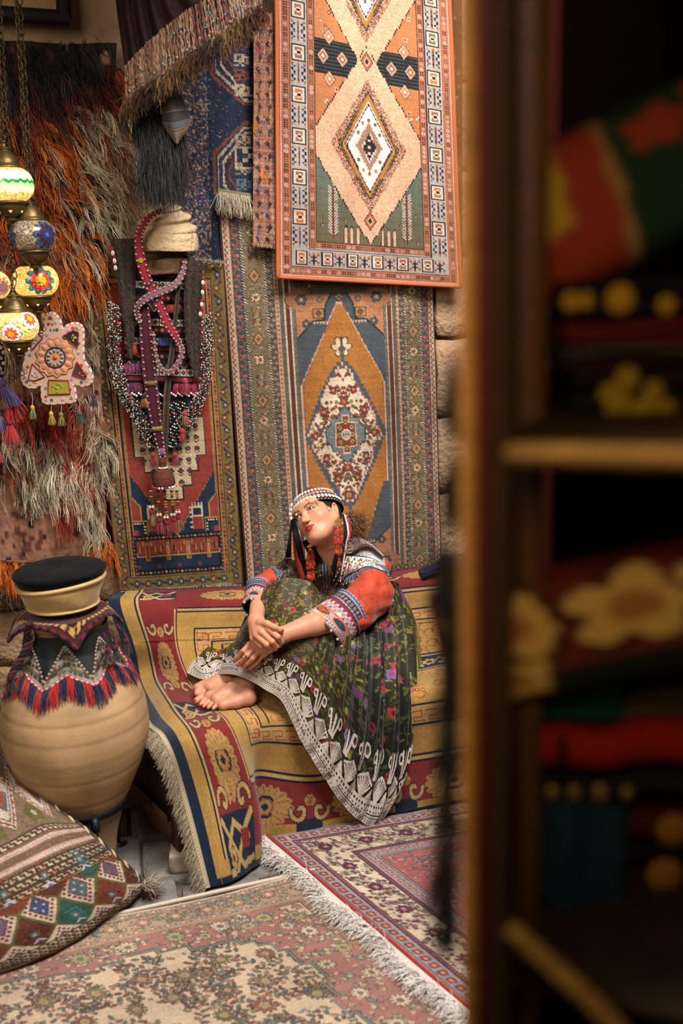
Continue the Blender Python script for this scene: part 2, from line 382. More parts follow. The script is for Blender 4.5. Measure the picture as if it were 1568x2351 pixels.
# unseen lean-to roof, added to shade the top left of the wall
b = MB(); b.box((-1.15, 3.6, 3.56), (2.4, 1.5, .05)); shade_roof = struct(b.build('shade_roof', mat('dark_boards', '35271c', rough=.9, noise=.3, nscale=10), smooth=False))
for i in range(8):
    b = MB(); b.box((0, 0, 0), (.27, 1.5, .03), bev=.004); o = b.build('board', M_wood, None, smooth=False); o.data.color_attributes['Col'].data.foreach_set('color', np.tile([.06, .035, .02, 1], len(o.data.vertices)).astype(np.float32)); o.location = (-2.2+i*.28, 3.6, 3.52); o.parent = shade_roof
# shuttered niche high up on the left
n0 = ow(8, -60, .03); n1 = ow(150, 42, .03)
fr = MB(); M_dark = mat('blackened_wood', '1d1712', rough=.8, noise=.3, nscale=20)
for (p, q, w) in (((-40, 28), (160, 42), .05), ((143, -60), (147, 44), .05)):
    A, B = ow(*p, .02), ow(*q, .02); fr.tube(np.linspace(A, B, 4), w*.55, 4)
win = struct(fr.build('window_1', M_dark, smooth=False))
A = [ow(-40, -70, -.02), ow(143, -60, -.02), ow(-40, 20, -.02), ow(140, 32, -.02)]
MB().grid(quadP(A, 4, 4)).build('shutter_panel', mat('pale_shutter', 'a5845c', rough=.9, noise=.3, nscale=12), win)
# ---------------------------------------------------------------- carpets on the wall
def ripple(P, amp, su, sv, seed, dirn=WN, edge=True):
    n = smooth_noise(P.shape[1], P.shape[0], su, sv, seed, 2)
    return P+(n*amp)[..., None]*dirn
def hang(name, label, q, cv, off, amp=.006, su=3, sv=2, seed=1, m=None, thick=.01, edge=None, parent=None, folds=0, foldf=6):
    P = quadP([ow(*c, off) for c in q], cv.nx, cv.ny); P = ripple(P, amp, su, sv, seed)
    if folds:
        u = np.linspace(0, 1, cv.nx)[None, :]; v = np.linspace(0, 1, cv.ny)[:, None]
        P = P+(folds*np.sin(u*foldf*6.28+np.sin(v*3+seed)*.8)*(.5+.5*v))[..., None]*WN
    return sheet(name, cv, P, m or M_pile, parent, thick, WN, edge=edge), P
RUST, DK, WH, PK, OL, NV = 'b06a48', '2c2a2c', 'd9cfc2', 'd0957a', '7d7348', '27354a'
# --- 1. orange runner in front, bound edge
def weave_runner():
    W, H = 410, 748; c = Cv(W, H, .62, 'b8694a'); cx = 205
    def marksband(x0, y0, x1, y1, vert, seed):
        g = random.Random(seed); c.rect(x0, y0, x1, y1, 'b46a46')
        for p, d in per(y0 if vert else x0, y1 if vert else x1, 11):
            col = g.choice((DK, WH, '6c6a55', DK, 'd9a58a')); mx, my = ((x0+x1)/2, p+d/2) if vert else (p+d/2, (y0+y1)/2)
            c.spr('ab.ba/bb.bb/...../bb.bb/ab.ba', {'b': col, 'a': DK}, mx-4.2, my-4, 8.4, 8)
    c.rect(8, 8, W-8, H-8, WH); c.rect(10, 10, W-10, H-10, 'b46a46'); c.rect(29, 29, W-29, H-29, DK)
    marksband(11, 11, 28, H-11, True, 1); marksband(W-28, 11, W-11, H-11, True, 2); marksband(28, H-29, W-28, H-11, False, 3)
    c.rect(30, 30, W-30, H-30, 'aab0aa')
    pal = {'d': DK, 'o': 'c07a3e', 't': '94705c', 'g': '7c7550', 'w': 'e8cdb4', 'r': '8a4a3a', 'y': 'c98c3a'}
    box = lambda t: {**pal, 'f': t}
    BX = 'dddddddd/dwwwwwwd/dwffffwd/dwffffwd/dwfwwfwd/dwwddwwd/dwwddwwd/dwfwwfwd/dwffffwd/dwffffwd/dwwwwwwd/dddddddd'
    LN = 'y..y..y/r..r..r/.d.r.d./d..r..d/d..d..d/.d.r.d./.r.d.r./d..r..d/d..r..d/.d.d.d./r..r..r/y..y..y'
    k = 0
    for x in (32, W-65):
        for i, (p, d) in enumerate(per(34, H-74, 89)):
            c.spr(BX, box(('c07a3e', '94705c', '7c7550')[(i+k) % 3]), x, p+2, 33, 37); c.spr(LN, pal, x+1, p+41, 31, d-43)
        k += 1
    for i, (p, d) in enumerate(per(36, W-36, 56)):
        c.spr(BX, box(('c07a3e', '94705c', '7c7550')[i % 3]), p+2, H-68, 27, 35); c.spr('y.y.y/r.r.r/.rdr./..d../.ddd./r.d.r/y.r.y', pal, p+31, H-66, d-33, 33)
    c.rect(67, 30, 69, H-72, DK); c.rect(W-69, 30, W-67, H-72, DK); c.rect(67, H-72, W-67, H-70, DK)
    marksband(69, 30, 84, H-74, True, 4); marksband(W-84, 30, W-69, H-74, True, 5); marksband(84, H-90, W-84, H-75, False, 6)
    fx0, fx1, fy1 = 86, W-86, H-92
    c.rect(fx0-2, 0, fx1+2, fy1+2, DK); c.rect(fx0, 0, fx1, fy1, 'c8814a')
    g = random.Random(8)
    for j in range(0, int(fy1), 3): c.rect(fx0, j, fx1, j+1.4, 'c07640')
    # teal ground low down, fading into olive
    for j in range(420, int(fy1), 2):
        t = (j-420)/(fy1-420); a = hx('607f74')*(1-t)+hx('716b49')*t
        c.rect(fx0, j, fx1, j+2, a*(1 if (j//2) % 3 else .9))
    for y0, y1 in ((196, 272),):
        c.rect(fx0, y0, fx1, y1, '272b2c')
        for j in range(y0+5, y1-2, 8): c.line([(fx0, j), (fx1, j)], 2, '5b6b6b', dash=5)
    for i in range(46):
        x, y = g.choice((g.uniform(fx0+6, 150), g.uniform(W-150, fx1-6))), g.uniform(20, 410)
        if 190 < y < 278: continue
        c.spr(g.choice(('.b./bwb/.b.', 'w.w/.d./w.w', 'bw/wb')), {'b': g.choice((DK, '8d8266')), 'w': WH, 'd': DK}, x, y, 8, 9)
    for x, y in ((118, 190), (118, 282), (W-118, 190), (W-118, 282), (104, 234), (148, 234), (W-104, 234), (W-148, 234)):
        c.dia(x, y, 15, 19, DK); c.dia(x, y, 13, 17, 'd8a580'); c.dia(x, y, 9, 11, '8c6a54' if y == 234 else 'c8814a'); c.dia(x, y, 4, 5, WH)
    for x in (122, W-122):                              # cypress trees
        c.line([(x, 530), (x, 645)], 4.5, '7a3f30')
        for j in range(528, 636, 7): c.line([(x-10, j-5), (x-3, j+3)], 2.2, WH); c.line([(x+10, j-5), (x+3, j+3)], 2.2, WH)
    for i in range(40):
        x, y = g.choice((g.uniform(fx0+3, 190), g.uniform(W-190, fx1-3))), g.uniform(480, 640)
        c.spr('.d./dwd/.o.', {'d': DK, 'w': 'd8a580', 'o': 'b8652f'}, x, y, 8, 8)
    for x in (150, 163, 177, W-150, W-163, W-177): c.poly([(x-5, 655), (x-4, 622), (x, 612), (x+4, 622), (x+5, 655)], DK); c.poly([(x-3, 655), (x-3, 622), (x, 616), (x+3, 622), (x+3, 655)], 'dcb48c')
    for yc in (228-196, 424):                           # lozenges with broad speckled peach frames
        for (a, b, col) in ((134, 232, DK), (131, 229, 'e3b990')): 
            c.poly([(cx, yc-b), (cx+a, yc-12), (cx+a, yc+12), (cx, yc+b), (cx-a, yc+12), (cx-a, yc-12)], col, step=6, clip=((c.x > fx0) & (c.x < fx1))[None, :] & (c.y < fy1)[:, None])
        q = c.sl(cx-131, max(0, yc-229), cx+131, min(fy1, yc+229)); X, Y = np.meshgrid(c.x[q[1]], c.y[q[0]])
        sp = np.random.default_rng(4).random(X.shape) < .16; near = np.abs(c.a[q]-hx('e3b990')).sum(-1) < .01
        c.a[q][sp & near] = hx('c98f55')
        def lz(a, b, col, st=5): c.poly([(cx, yc-b), (cx+a, yc), (cx, yc+b), (cx-a, yc)], col, step=st)
        lz(86, 156, '9a5a44', 6); q = c.sl(cx-86, max(0, yc-156), cx+86, yc+156)
        near = np.abs(c.a[q]-hx('9a5a44')).sum(-1) < .01; sp = np.random.default_rng(9).random(near.shape); c.a[q][near & (sp < .35)] = hx('e3b990'); c.a[q][near & (sp > .85)] = hx(DK)
        lz(70, 130, DK); lz(68, 127, '7b7047'); lz(64, 121, DK); lz(62, 119, 'c47f35'); lz(55, 107, DK); lz(53, 104, 'ded8cc'); lz(51, 100, DK); lz(49, 97, 'ece5da')
        for a in range(12):
            t = a/12*6.283; c.rect(cx+math.cos(t)*28-3, yc+math.sin(t)*62-4, cx+math.cos(t)*28+3, yc+math.sin(t)*62+4, g.choice(('8c6a54', 'c47f35', '6c6a55')))
        lz(31, 60, 'c47f35', 7); lz(28, 55, '9c7f6c', 7); lz(17, 36, WH, 7); lz(14, 31, DK, 7)
        c.rect(cx-3, yc-3, cx+3, yc+3, 'e3b990'); c.rect(cx-3, yc+12, cx+3, yc+18, 'e3b990'); c.rect(cx-3, yc-18, cx+3, yc-12, 'e3b990')
    for y in (228, 598): c.dia(cx, y, 15, 24, DK); c.dia(cx, y, 13, 21, 'b8653a'); c.dia(cx, y, 8, 12, 'e3b990'); c.dia(cx, y, 5, 8, DK)
    return c.wear(3, .03, .03, .06)
cv = weave_runner(); cv.a = cv.a*np.array([.93, .88, .90])
orunner, P = hang('hanging_runner', 'bright orange and peach runner carpet with large diamonds, hung in front of the others', [(633, -150), (1031, -45), (638, 636), (1059, 658)], cv, .085, .008, 2, 2, 2, thick=.016, edge='b2623f')
tag(orunner, 'bright orange and peach runner carpet with large diamonds, hung in front of the others', 'carpet')
b = MB(); e = np.vstack([P[::6, 0], P[-1, ::6], P[::-6, -1]]); b.tube(e+WN*-.004, .008, 8, 'b4603c'); b.build('bound_edge', M_cloth, orunner)
# --- 2. large carpet with the medallion
def weave_medallion():
    W, H = 480, 880; c = Cv(W, H, .53, '4a515a'); BL, GD, BR, LT = '414a55', '97753f', '64342a', 'b8967a'
    def side(mir):
        def R(x0, x1, col): c.rect(*((x0, 0, x1, H) if not mir else (W-x1*.8, 0, W-x0*.8, H)), col)
        X = lambda x: W-x*.8 if mir else x
        R(0, 5, '3b2c22'); R(5, 20, 'c69a78')
        for p, d in per(0, H, 13): c.spr('r./.b/b.', {'r': 'a6503a', 'b': '3d4c5c'}, X(12)-4, p, 8, d)
        R(20, 42, BL)
        for i, (p, d) in enumerate(per(0, H, 22)):
            s_ = 1 if i % 2 else -1; c.line([(X(31)-7*s_, p), (X(31)+7*s_, p+d)], 3, '98543e'); c.rect(X(31)+3*s_-3, p+3, X(31)+3*s_+3, p+9, 'c05a40'); c.rect(X(31)-5*s_-2, p+12, X(31)-5*s_+2, p+16, GD)
        R(42, 47, '2e2a26'); [c.line([(X(44.5)-2, p), (X(44.5)+2, p+d*.6)], 1.8, 'cdb89a') for p, d in per(0, H, 6)]
        R(47, 91, '786a4e'); g = random.Random(3)
        for p, d in per(0, H, 5.2):
            for x in (50, 54, 59, 64, 74, 79, 84, 88): 
                if g.random() < .55: c.rect(X(x)-1.6, p, X(x)+1.6, p+2.6, g.choice(('4a3c2a', '5f4c34', 'b59a6a', '77502f')))
        for i, (p, d) in enumerate(per(0, H, 47)):
            m = X(69); k = i % 3
            if k == 0: c.dia(m, p+22, 15, 18, '6e3c28'); c.dia(m, p+22, 11, 14, '9c8a5a'); c.dia(m, p+22, 5, 7, '8a4030')
            elif k == 1: c.flo(m, p+22, 11, 8, 'd2b488', '7a4a34', '4a3424', k=.6)
            else: [c.rect(m+dx-2, p+8, m+dx+2, p+36, col) for dx, col in ((-8, '6e3c28'), (0, 'b07c4a'), (8, '6e3c28'))]; c.rect(m-11, p+19, m+11, p+24, '5a6a66')
        R(91, 96, '2e2a26'); [c.line([(X(93.5)-2, p), (X(93.5)+2, p+d*.6)], 1.8, 'cdb89a') for p, d in per(0, H, 6)]
        R(96, 112, BL)
        for i, (p, d) in enumerate(per(0, H, 12)): c.dia(X(104)+(2.5 if i % 2 else -2.5), p+6, 5, 5, GD); c.rect(X(104)+(-5 if i % 2 else 5)-1, p+2, X(104)+(-5 if i % 2 else 5)+1, p+9, 'a6503a')
        R(112, 120, LT); [c.rect(X(116)-2, p, X(116)+2, p+5, 'a6603f') for p, d in per(0, H, 10)]
        R(120, 131, '6d665a'); [c.line([(X(125)-4, p+3), (X(125)+4, p)], 1.5, '39352f') for p, d in per(0, H, 5)]
        R(131, 134, 'c9b59a'); R(134, 144, BR); R(144, 147, 'c9b59a'); R(147, 156, '56564f'); [c.line([(X(151)-3, p+3), (X(151)+3, p)], 1.3, '8b8372') for p, d in per(0, H, 5)]
    side(False); side(True)
    x0, x1 = 156, W-156*.8; cx = (x0+x1)/2; yb = 862
    c.rect(x0, 0, x1, 205, '5a4c3c'); c.rect(x0, 200, x1, yb, '4b535c')
    c.vines(x0+3, 30, x1-3, 190, 40, '3a332c', ['a8803f', '98543e', 'c9a17c', '5a6a74'], 5)
    # peach corner pieces
    for s_ in (-1, 1):
        ex = cx+s_*(x1-x0)/2
        for y0, f in ((205, 1), (yb, -1)):
            c.poly([(ex, y0), (ex-s_*84, y0), (ex-s_*70, y0+f*26), (ex-s_*66, y0+f*60), (ex-s_*40, y0+f*62), (ex, y0+f*102)], '2f3338'); c.poly([(ex, y0), (ex-s_*80, y0), (ex-s_*67, y0+f*24), (ex-s_*62, y0+f*56), (ex-s_*38, y0+f*59), (ex, y0+f*97)], 'b4764f')
            c.ell(ex-s_*8, y0+f*12, 32, 27, '8e6448', .94); c.ell(ex-s_*8, y0+f*12, 28, 22, 'a06a48'); c.flo(ex-s_*14, y0+f*12, 12, 6, '4b535c', 'c89a4a', '2f3338')
            c.rect(ex-s_*52-13, y0+f*44-11, ex-s_*52+13, y0+f*44+11, '2f3338'); c.rect(ex-s_*52-11, y0+f*44-9, ex-s_*52+11, y0+f*44+9, 'a8803f'); c.flo(ex-s_*52, y0+f*44, 8, 4, '7a4030', '4b535c')
            for j in range(5): c.poly([(ex-s_*(38+j*7), y0+f*62), (ex-s_*(42+j*7), y0+f*70), (ex-s_*(45+j*7), y0+f*62)], 'c9a17c')
            c.flo(ex-s_*22, y0+f*66, 9, 5, '4b535c', 'b4764f', '2f3338'); c.flo(ex-s_*56, y0+f*14, 7, 4, '6c7068', 'a8803f', '2f3338')
    hexa = lambda d: [(cx-7, 226+d), (cx+7, 226+d), (x1-5-d*.6, 402), (x1-5-d*.6, 408), (x1-2-d, 408), (x1-2-d, 652), (x1-14, 652), (cx+22, 840-d), (cx-22, 840-d), (x0+14, 652), (x0+2+d, 652), (x0+2+d, 408), (x0+5+d*.6, 408)]
    c.poly(hexa(0), 'd3a183', step=5); c.poly(hexa(4), '8e4a34', step=5); c.poly(hexa(6), 'b5702f', step=5)
    c.flo(cx, 214, 8, 4, 'a8803f', '4b535c', '2f3338')
    def pend(y, f):
        c.dia(cx, y, 20, 26, '3d4750'); c.flo(cx, y-f*2, 22, 6, 'd8c3a5', None, '6b4a34', k=.5); c.dia(cx, y+f*4, 10, 13, '4b5a66'); c.dia(cx, y+f*10, 8, 9, '8c8a4c'); c.rect(cx-2, y-18, cx+2, y+18, '6b4a34')
    pend(328, 1); pend(740, -1)
    my, a, bb = 530, 91, 172
    def med(k, col, st=9): 
        pts = []
        for i in range(10): t = i/10; pts.append((cx+a*k*(t**.72), my-bb*k*(1-t)**1.12))
        L = [(x, y) for x, y in pts]+[(cx+a*k, my)]; L = L+[(x, 2*my-y) for x, y in L[::-1]]; L = L+[(2*cx-x, y) for x, y in L[::-1]]
        c.poly(L, col, step=st)
    for t in np.linspace(-1, 1, 34):                     # teeth along the outline
        for s_ in (-1, 1): c.dia(cx+s_*(a+3)*((1-abs(t))**.74), my+bb*t*1.03, 4.5, 4.5, '465764')
    med(1.05, '465764'); med(.98, 'd9a98c'); med(.95, '8a5040', 9); med(.935, 'd9c2a6')
    field = np.abs(c.a-hx('d9c2a6')).sum(-1) < .01; keep = c.a.copy()
    c.vines(cx-95, my-170, cx, my+170, 330, '6a3f30', ['8e3c30', '4b5a66', 'a8803f', '8e3c30', '5f5a3c'], 11, L=11, r=3.3)
    for y in (my-78, my+78): c.flo(cx, y, 11, 5, '8e3c32', 'a8803f', '4a2a24')
    for x, y in ((-48, -55), (-48, 55), (-70, 0), (-24, -104), (-24, 104)): c.flo(cx+x, my+y, 8.5, 5, '8e3c32', 'b08a60', '4a2a24')
    c.mirx(cx); c.a[~field] = keep[~field]
    for k, col in ((.88, '34404a'), (.83, '67757a')):
        c.poly([(cx+x*k, my+y*k) for x, y in ((0, -78), (14, -66), (18, -48), (38, -46), (42, -26), (54, -16), (54, 16), (42, 26), (38, 46), (18, 48), (14, 66), (0, 78), (-14, 66), (-18, 48), (-38, 46), (-42, 26), (-54, 16), (-54, -16), (-42, -26), (-38, -46), (-18, -48), (-14, -66))], col, step=3)
    c.marks(cx-36, my-44, cx+36, my+44, 60, ('a8803f', 'c9a17c', '8c8a6c'), 4)
    for k, col in ((.85, 'd9a98c'), (.77, '8c3a30')):
        c.poly([(cx+x*k, my+y*k) for x, y in ((-28, -34), (-9, -36), (-9, -56), (9, -56), (9, -36), (28, -34), (30, 34), (9, 36), (9, 54), (-9, 54), (-9, 36), (-30, 34))], col)
    for x, y in ((-14, -17), (14, -17), (-14, 17), (14, 17), (0, -30), (0, 30), (-15, 0), (15, 0)): c.flo(cx+x, my+y, 6, 4, 'b09a58', '5a3a2c', '4a2a24')
    c.ell(cx, my, 11, 13, 'd9c2a6'); c.ell(cx, my, 8, 10, '6b7a80'); [c.line([(cx+d, my-9), (cx+d, my+9)], 1.6, 'd9c2a6') for d in (-4, 0, 4)]; c.line([(cx-8, my), (cx+8, my)], 1.6, '8c3a30')
    c.rect(0, yb, W, H, '786a4e'); [c.flo(p+d/2, yb+9, 6, 5, '6e3c28', 'c9a17c', '4a3c2a') for p, d in per(0, W, 20)]
    return c.wear(5, .06, .05, .07)
orug2, P = hang('wall_carpet', 'x', [(500, 462), (990, 452), (566, 1348), (1014, 1300)], weave_medallion(), .02, .007, 4, 2, 5, thick=.008, folds=.006, foldf=4)
tag(orug2, 'tall carpet with ivory diamond medallion on an orange field, behind the woman', 'carpet')
def fringe(name, A, B, n, L, cols, parent, r=.0016, seed=0, dirn=(0, 0, -1), wall=None, spread=.25, curl=.3, seg=6, up=.0, m=None):
    g = np.random.default_rng(seed); A = np.atleast_2d(A)
    if B is not None: t = np.sort(g.random(n)); roots = np.asarray(A)*(1-t[:, None])+np.asarray(B)*t[:, None]
    else: t = g.random(n)*(len(A)-1); roots = cr(A, t)
    roots = roots+g.normal(size=(n, 3))*.0015; d = np.asarray(dirn, float)+g.normal(size=(n, 3))*spread
    b = MB(); strands(b, roots, d, L*g.uniform(.75, 1.15, n), r, lcols(cols, n, seed), seed, seg=seg, n=3, curl=curl, wall=wall, grav=.5)
    return stuff(b.build(name, m or M_yarn, parent))
fringe('fringe', ow(503, 440, .06), ow(574, 452, .06), 260, .085, ['b5a68c', 'a09078', 'c9bda2'], orug2, wall=.04)
b = MB(); b.grid(quadP([ow(500, 432, .055), ow(575, 444, .055), ow(502, 470, .05), ow(575, 480, .05)], 8, 4), '8a8068'); b.build('end_band', M_flat, orug2)
# --- 3. red and navy prayer carpet at the left
def weave_prayer():
    W, H = 322, 750; c = Cv(W, H, .53, '9c3b30'); OLV, NY, GO = '7a6634', '1f2c40', 'b58a45'
    c.rect(0, 0, W, H, '7a2c2c'); c.rect(4, 4, W-4, H-4, OLV)
    g = random.Random(4)
    def florb(x, y, k):
        s_ = 1 if k % 2 else -1; c.line([(x-s_*6, y-14), (x+s_*7, y), (x-s_*6, y+14)], 2, '2c2a26'); c.flo(x+s_*2, y, 8, 8, g.choice(('7d3a3c', '3a4055', '99523c')), 'b59a6a', '2c2a26', k=.5)
        c.ell(x-s_*7, y-12, 5, 2.4, '2c3a48', rot=.6*s_); c.ell(x+s_*7, y+12, 5, 2.4, '7d3a3c', rot=-.6*s_)
    for k, (p, d) in enumerate(per(10, H-8, 29)): florb(19, p+d/2, k); florb(W-19, p+d/2, k+1)
    for k, (p, d) in enumerate(per(34, W-34, 28)): c.flo(p+d/2, H-18, 9, 8, g.choice(('7d3a3c', '3a4055')), 'b59a6a', '2c2a26', k=.5); c.ell(p, H-18, 6, 3, '2c3a48', rot=.5); florb(p+d/2, 18, k)
    def fr(i, col): c.rect(i, i, W-i, H-i, col)
    fr(33, '221f1e'); fr(35, 'b5783c')
    for p, d in per(36, H-36, 9):
        for x in (40, W-40): c.rect(x-2.2, p+1, x+2.2, p+4, '2c3a48'); c.rect(x-2.2, p+5, x+2.2, p+8, '8f3028')
    fr(46, '221f1e'); fr(48, NY); fr(51, GO); fr(53, '9c3b30')
    # lower panel with towers
    py0, py1 = H-134, H-38
    c.rect(46, py0, W-46, H-36, '1c1f24')
    for yy in (py0+6, py1-6):
        for i, (p, d) in enumerate(per(50, W-50, 10)): c.dia(p+5, yy, 4.2, 3.4, ('a44036', '5f7c86', 'a44036', 'b59a6a')[i % 4])
    for j, (p, d) in enumerate(per(py0, py1, 10)):
        for x in (49.5, W-49.5): c.dia(x, p+5, 3.4, 4, ('a44036', '5f7c86')[j % 2])
    c.rect(57, py0+13, W-57, py1-13, '9c3b30'); c.rect(57, py0+46, W-57, py1-13, '22334c')
    for i, (p, d) in enumerate(per(57, W-57, 52)):
        m = p+d/2
        for k, col in ((3, GO), (0, '1c1f24'), (-2.5, '9c3b30')): c.poly([(m-8-k, py0+14), (m+8+k, py0+14), (m+8+k, py0+26), (m+17+k, py0+26), (m+17+k, py0+40), (m+25+k, py0+40), (m+25+k, py0+49+k), (m-25-k, py0+49+k), (m-25-k, py0+40), (m-17-k, py0+40), (m-17-k, py0+26), (m-8-k, py0+26)], col)
        c.rect(m-5, py0+18, m+5, py0+62, GO); c.rect(m-3, py0+21, m+3, py0+59, '9c3b30'); c.rect(m-.8, py0+25, m+.8, py0+52, 'd9c9a5')
        c.spr('.r./rwr/.r.', {'r': 'a44036', 'w': NY}, p-5, py1-26, 10, 10)
    fy0, fy1 = 54, py0; cx = W/2
    c.rect(54, fy0, W-54, fy1, '22334c')
    for k, col in ((3, GO), (0, '9c3b30')):
        c.poly([(54, fy0), (W-54, fy0), (W-54, fy1-150), (W-54, fy1-150), (cx+12, fy1-14+k), (cx, fy1-2+k*1.5), (cx-12, fy1-14+k), (54, fy1-150)], col, step=3)
    c.rect(54, fy0, 56, fy1, GO); c.rect(W-56, fy0, W-54, fy1, GO)
    for s_ in (-1, 1):
        e = cx+s_*(W/2-54)
        c.poly([(e, fy1-96), (e-s_*22, fy1-72), (e-s_*22, fy1-36), (e, fy1-36)], GO, step=3); c.poly([(e, fy1-92), (e-s_*19, fy1-71), (e-s_*19, fy1-38), (e, fy1-38)], '9c3b30', step=3)
        c.rect(*(sorted((e, e-s_*34))[0], fy1-36, sorted((e, e-s_*34))[1], fy1, GO)); c.rect(sorted((e, e-s_*32))[0], fy1-33, sorted((e, e-s_*32))[1], fy1, '1c1f24')
        for i in range(4): c.rect(e-s_*(4+i*7)-2, fy1-31, e-s_*(4+i*7)+2, fy1-27, 'd9c9a5'); 
        for i in range(3): c.rect(e-s_*28-2, fy1-24+i*8, e-s_*28+2, fy1-20+i*8, 'd9c9a5')
        c.rect(sorted((e, e-s_*24))[0], fy1-24, sorted((e, e-s_*24))[1], fy1, '22334c'); c.rect(sorted((e, e-s_*12))[0], fy1-14, sorted((e, e-s_*12))[1], fy1, 'a44036')
        x = e-s_*52; c.rect(x-15, fy1-66, x+15, fy1-8, GO); c.rect(x-13, fy1-64, x+13, fy1-8, '9c3b30'); c.rect(x-15, fy1-64, x+15, fy1-38, 'd9c9a5'); c.rect(x-10, fy1-59, x+10, fy1-43, '22334c')
        for i in range(5): c.rect(x-s_*16-3, fy1-64+i*12, x-s_*16+3, fy1-60+i*12, 'd9c9a5')
        for i in range(4): c.rect(x-13+i*8, fy1-72, x-10+i*8, fy1-64, 'd9c9a5')
    my = 400
    def st(k, col):
        L = [(0, -150), (22, -150), (22, -118), (46, -118), (46, -86), (64, -86), (64, -56), (86, -56), (86, -20), (86, 30), (64, 30), (64, 66), (46, 66), (46, 100), (22, 100), (22, 132), (0, 132)]
        L = [(x+k*(1 if x else 0), y+k*(1 if y > 0 else -1)) for x, y in L]; L = [(cx+x, my+y) for x, y in L]; c.poly(L+[(2*cx-x, y) for x, y in L[::-1]], col)
    st(3, '1c1f24'); st(0, 'cdb68e')
    for i in range(-3, 4):
        for j in range(-5, 5):
            x, y = cx+i*22, my-8+j*26
            if abs(x-cx)/94+abs(y-my)/150 < 1.02: c.spr('.bb./bwwb/bwwb/.bb./r..r/.rr.', {'b': '22334c', 'w': '8a3a30', 'r': '6b3428'}, x-7, y-9, 14, 18)
    return c.wear(7, .05, .05, .06)
orug3, P = hang('prayer_carpet', 'x', [(188, 600), (512, 606), (274, 1360), (556, 1338)], weave_prayer(), .05, .006, 3, 2, 9, thick=.009, folds=.004, foldf=2, edge='6b2a28')
tag(orug3, 'red and navy prayer carpet with olive flowered border, behind the hanging beadwork', 'carpet')
fringe('top_fringe', ow(446, 600, .075), ow(512, 606, .075), 160, .02, ['b5a68c', '9a8c74'], orug3, dirn=(0, -.3, .5))
fringe('bottom_fringe', ow(276, 1358, .055), ow(554, 1336, .055), 420, .022, ['c7b79c', 'a89a80'], orug3, wall=.05)
# --- 4. dark blue carpet up in the shade
def weave_blue():
    W, H = 190, 720; c = Cv(W, H, .45, '262f45'); g = random.Random(2)
    c.marks(0, 0, 70, H, 2600, ('8c6f5c', '5a3a35', '3a4c6a', 'a07c66', '703c30'), 3, (2, 5))
    c.rect(70, 0, 76, H, '20293c'); c.marks(64, 0, 76, H, 90, ('4c6078',), 5)
    for yc, hh in ((110, 210), (470, 120)):
        for k, col in ((0, '7c4032'), (6, '26324a'), (10, 'a59278'), (15, '26324a'), (22, 'b59c80'), (26, '35303c'), (36, '7c4032'), (40, '2c3a50')):
            a, h2 = 112-k, hh-k; c.poly([(190, yc-h2), (150+k*.2, yc-h2+4), (78+k, yc-h2+70), (78+k, yc+h2-70), (150+k*.2, yc+h2-4), (190, yc+h2)], col, step=4)
        for j in range(int(yc-hh+30), int(yc+hh-40), 34):
            c.spr('wwww../w..www/w.ww.w/wwww.w/..w.ww/ww.w..', {'w': g.choice(('b59c80', '8a4636', '5e6c80', 'a59278'))}, 132, j, 34, 26)
        c.rect(128, yc-60, 190, yc-10, 'b8a588'); c.spr('d.dd/dd.d/d.d./.ddd', {'d': '26324a'}, 134, yc-56, 50, 42)
    c.marks(70, 0, W, H, 900, ('7c4032', '3a4c6a', '8c6f5c', '1c2436'), 8, (1.5, 3.5))
    return c.wear(2, .1, .06, .12)
orug4, _ = hang('wall_carpet', 'x', [(395, -90), (590, -90), (424, 640), (600, 640)], weave_blue(), .0, .006, 3, 3, 15, thick=.008)
tag(orug4, 'dark blue speckled carpet with hooked octagons, shaded at the upper middle', 'carpet')
# --- 5. narrow faded kilim
def weave_kilim():
    W, H = 56, 520; c = Cv(W, H, .75, 'a9755a'); g = random.Random(6)
    for j in range(0, H, 4): c.rect(0, j, W, j+4, g.choice(('a9755a', 'a06a52', 'b07c60', '9a6456')))
    for _ in range(22): x, y, r = g.uniform(0, W), g.uniform(0, H), g.uniform(6, 16); c.dia(x, y, r, r*1.3, g.choice(('c07a34', 'bd6a2c', '8c6a78', '9a5048', '6d7480', 'c08a6a')))
    for k, (p, d) in enumerate(per(0, H, 27)):
        for x in (14, 38): c.spr('..d..', {'d': '3c2c26'}, x-5, p, 10, 3); c.dia(x+(3 if k % 2 else -3), p+12, 6, 7, g.choice(('3c2c26', '5a3a30', '40414a'))); c.rect(x-1, p+16, x+2, p+24, '3c2c26')
    c.marks(0, 0, W, H, 420, ('7c4a3c', 'c08a6a', '553830', '6a3c3c', 'b98458'), 4, (1.5, 4)); return c.wear(4, .1, .08, .08)
orug5, _ = hang('narrow_kilim', 'x', [(583, 30), (634, 30), (580, 561), (633, 566)], weave_kilim(), .065, .006, 2, 3, 19, m=M_flat, thick=.005)
tag(orug5, 'narrow faded orange and mauve kilim strip just left of the orange runner', 'carpet')
fringe('fringe', ow(580, 558, .07), ow(633, 563, .07), 120, .014, ['b89a70', 'a07c58'], orug5)
# brown carpet edge seen right of the runner
c5 = Cv(50, 500, .4, '4a332a').marks(0, 0, 50, 500, 300, ('6b4436', '38302c', '7a5c48'), 1, (2, 6)).wear(1)
o, _ = hang('wall_carpet', 'x', [(1000, -80), (1060, -80), (1028, 640), (1062, 640)], c5, .03, .004, 2, 2, 23)
tag(o, 'dark brown carpet edge showing right of the orange runner', 'carpet')
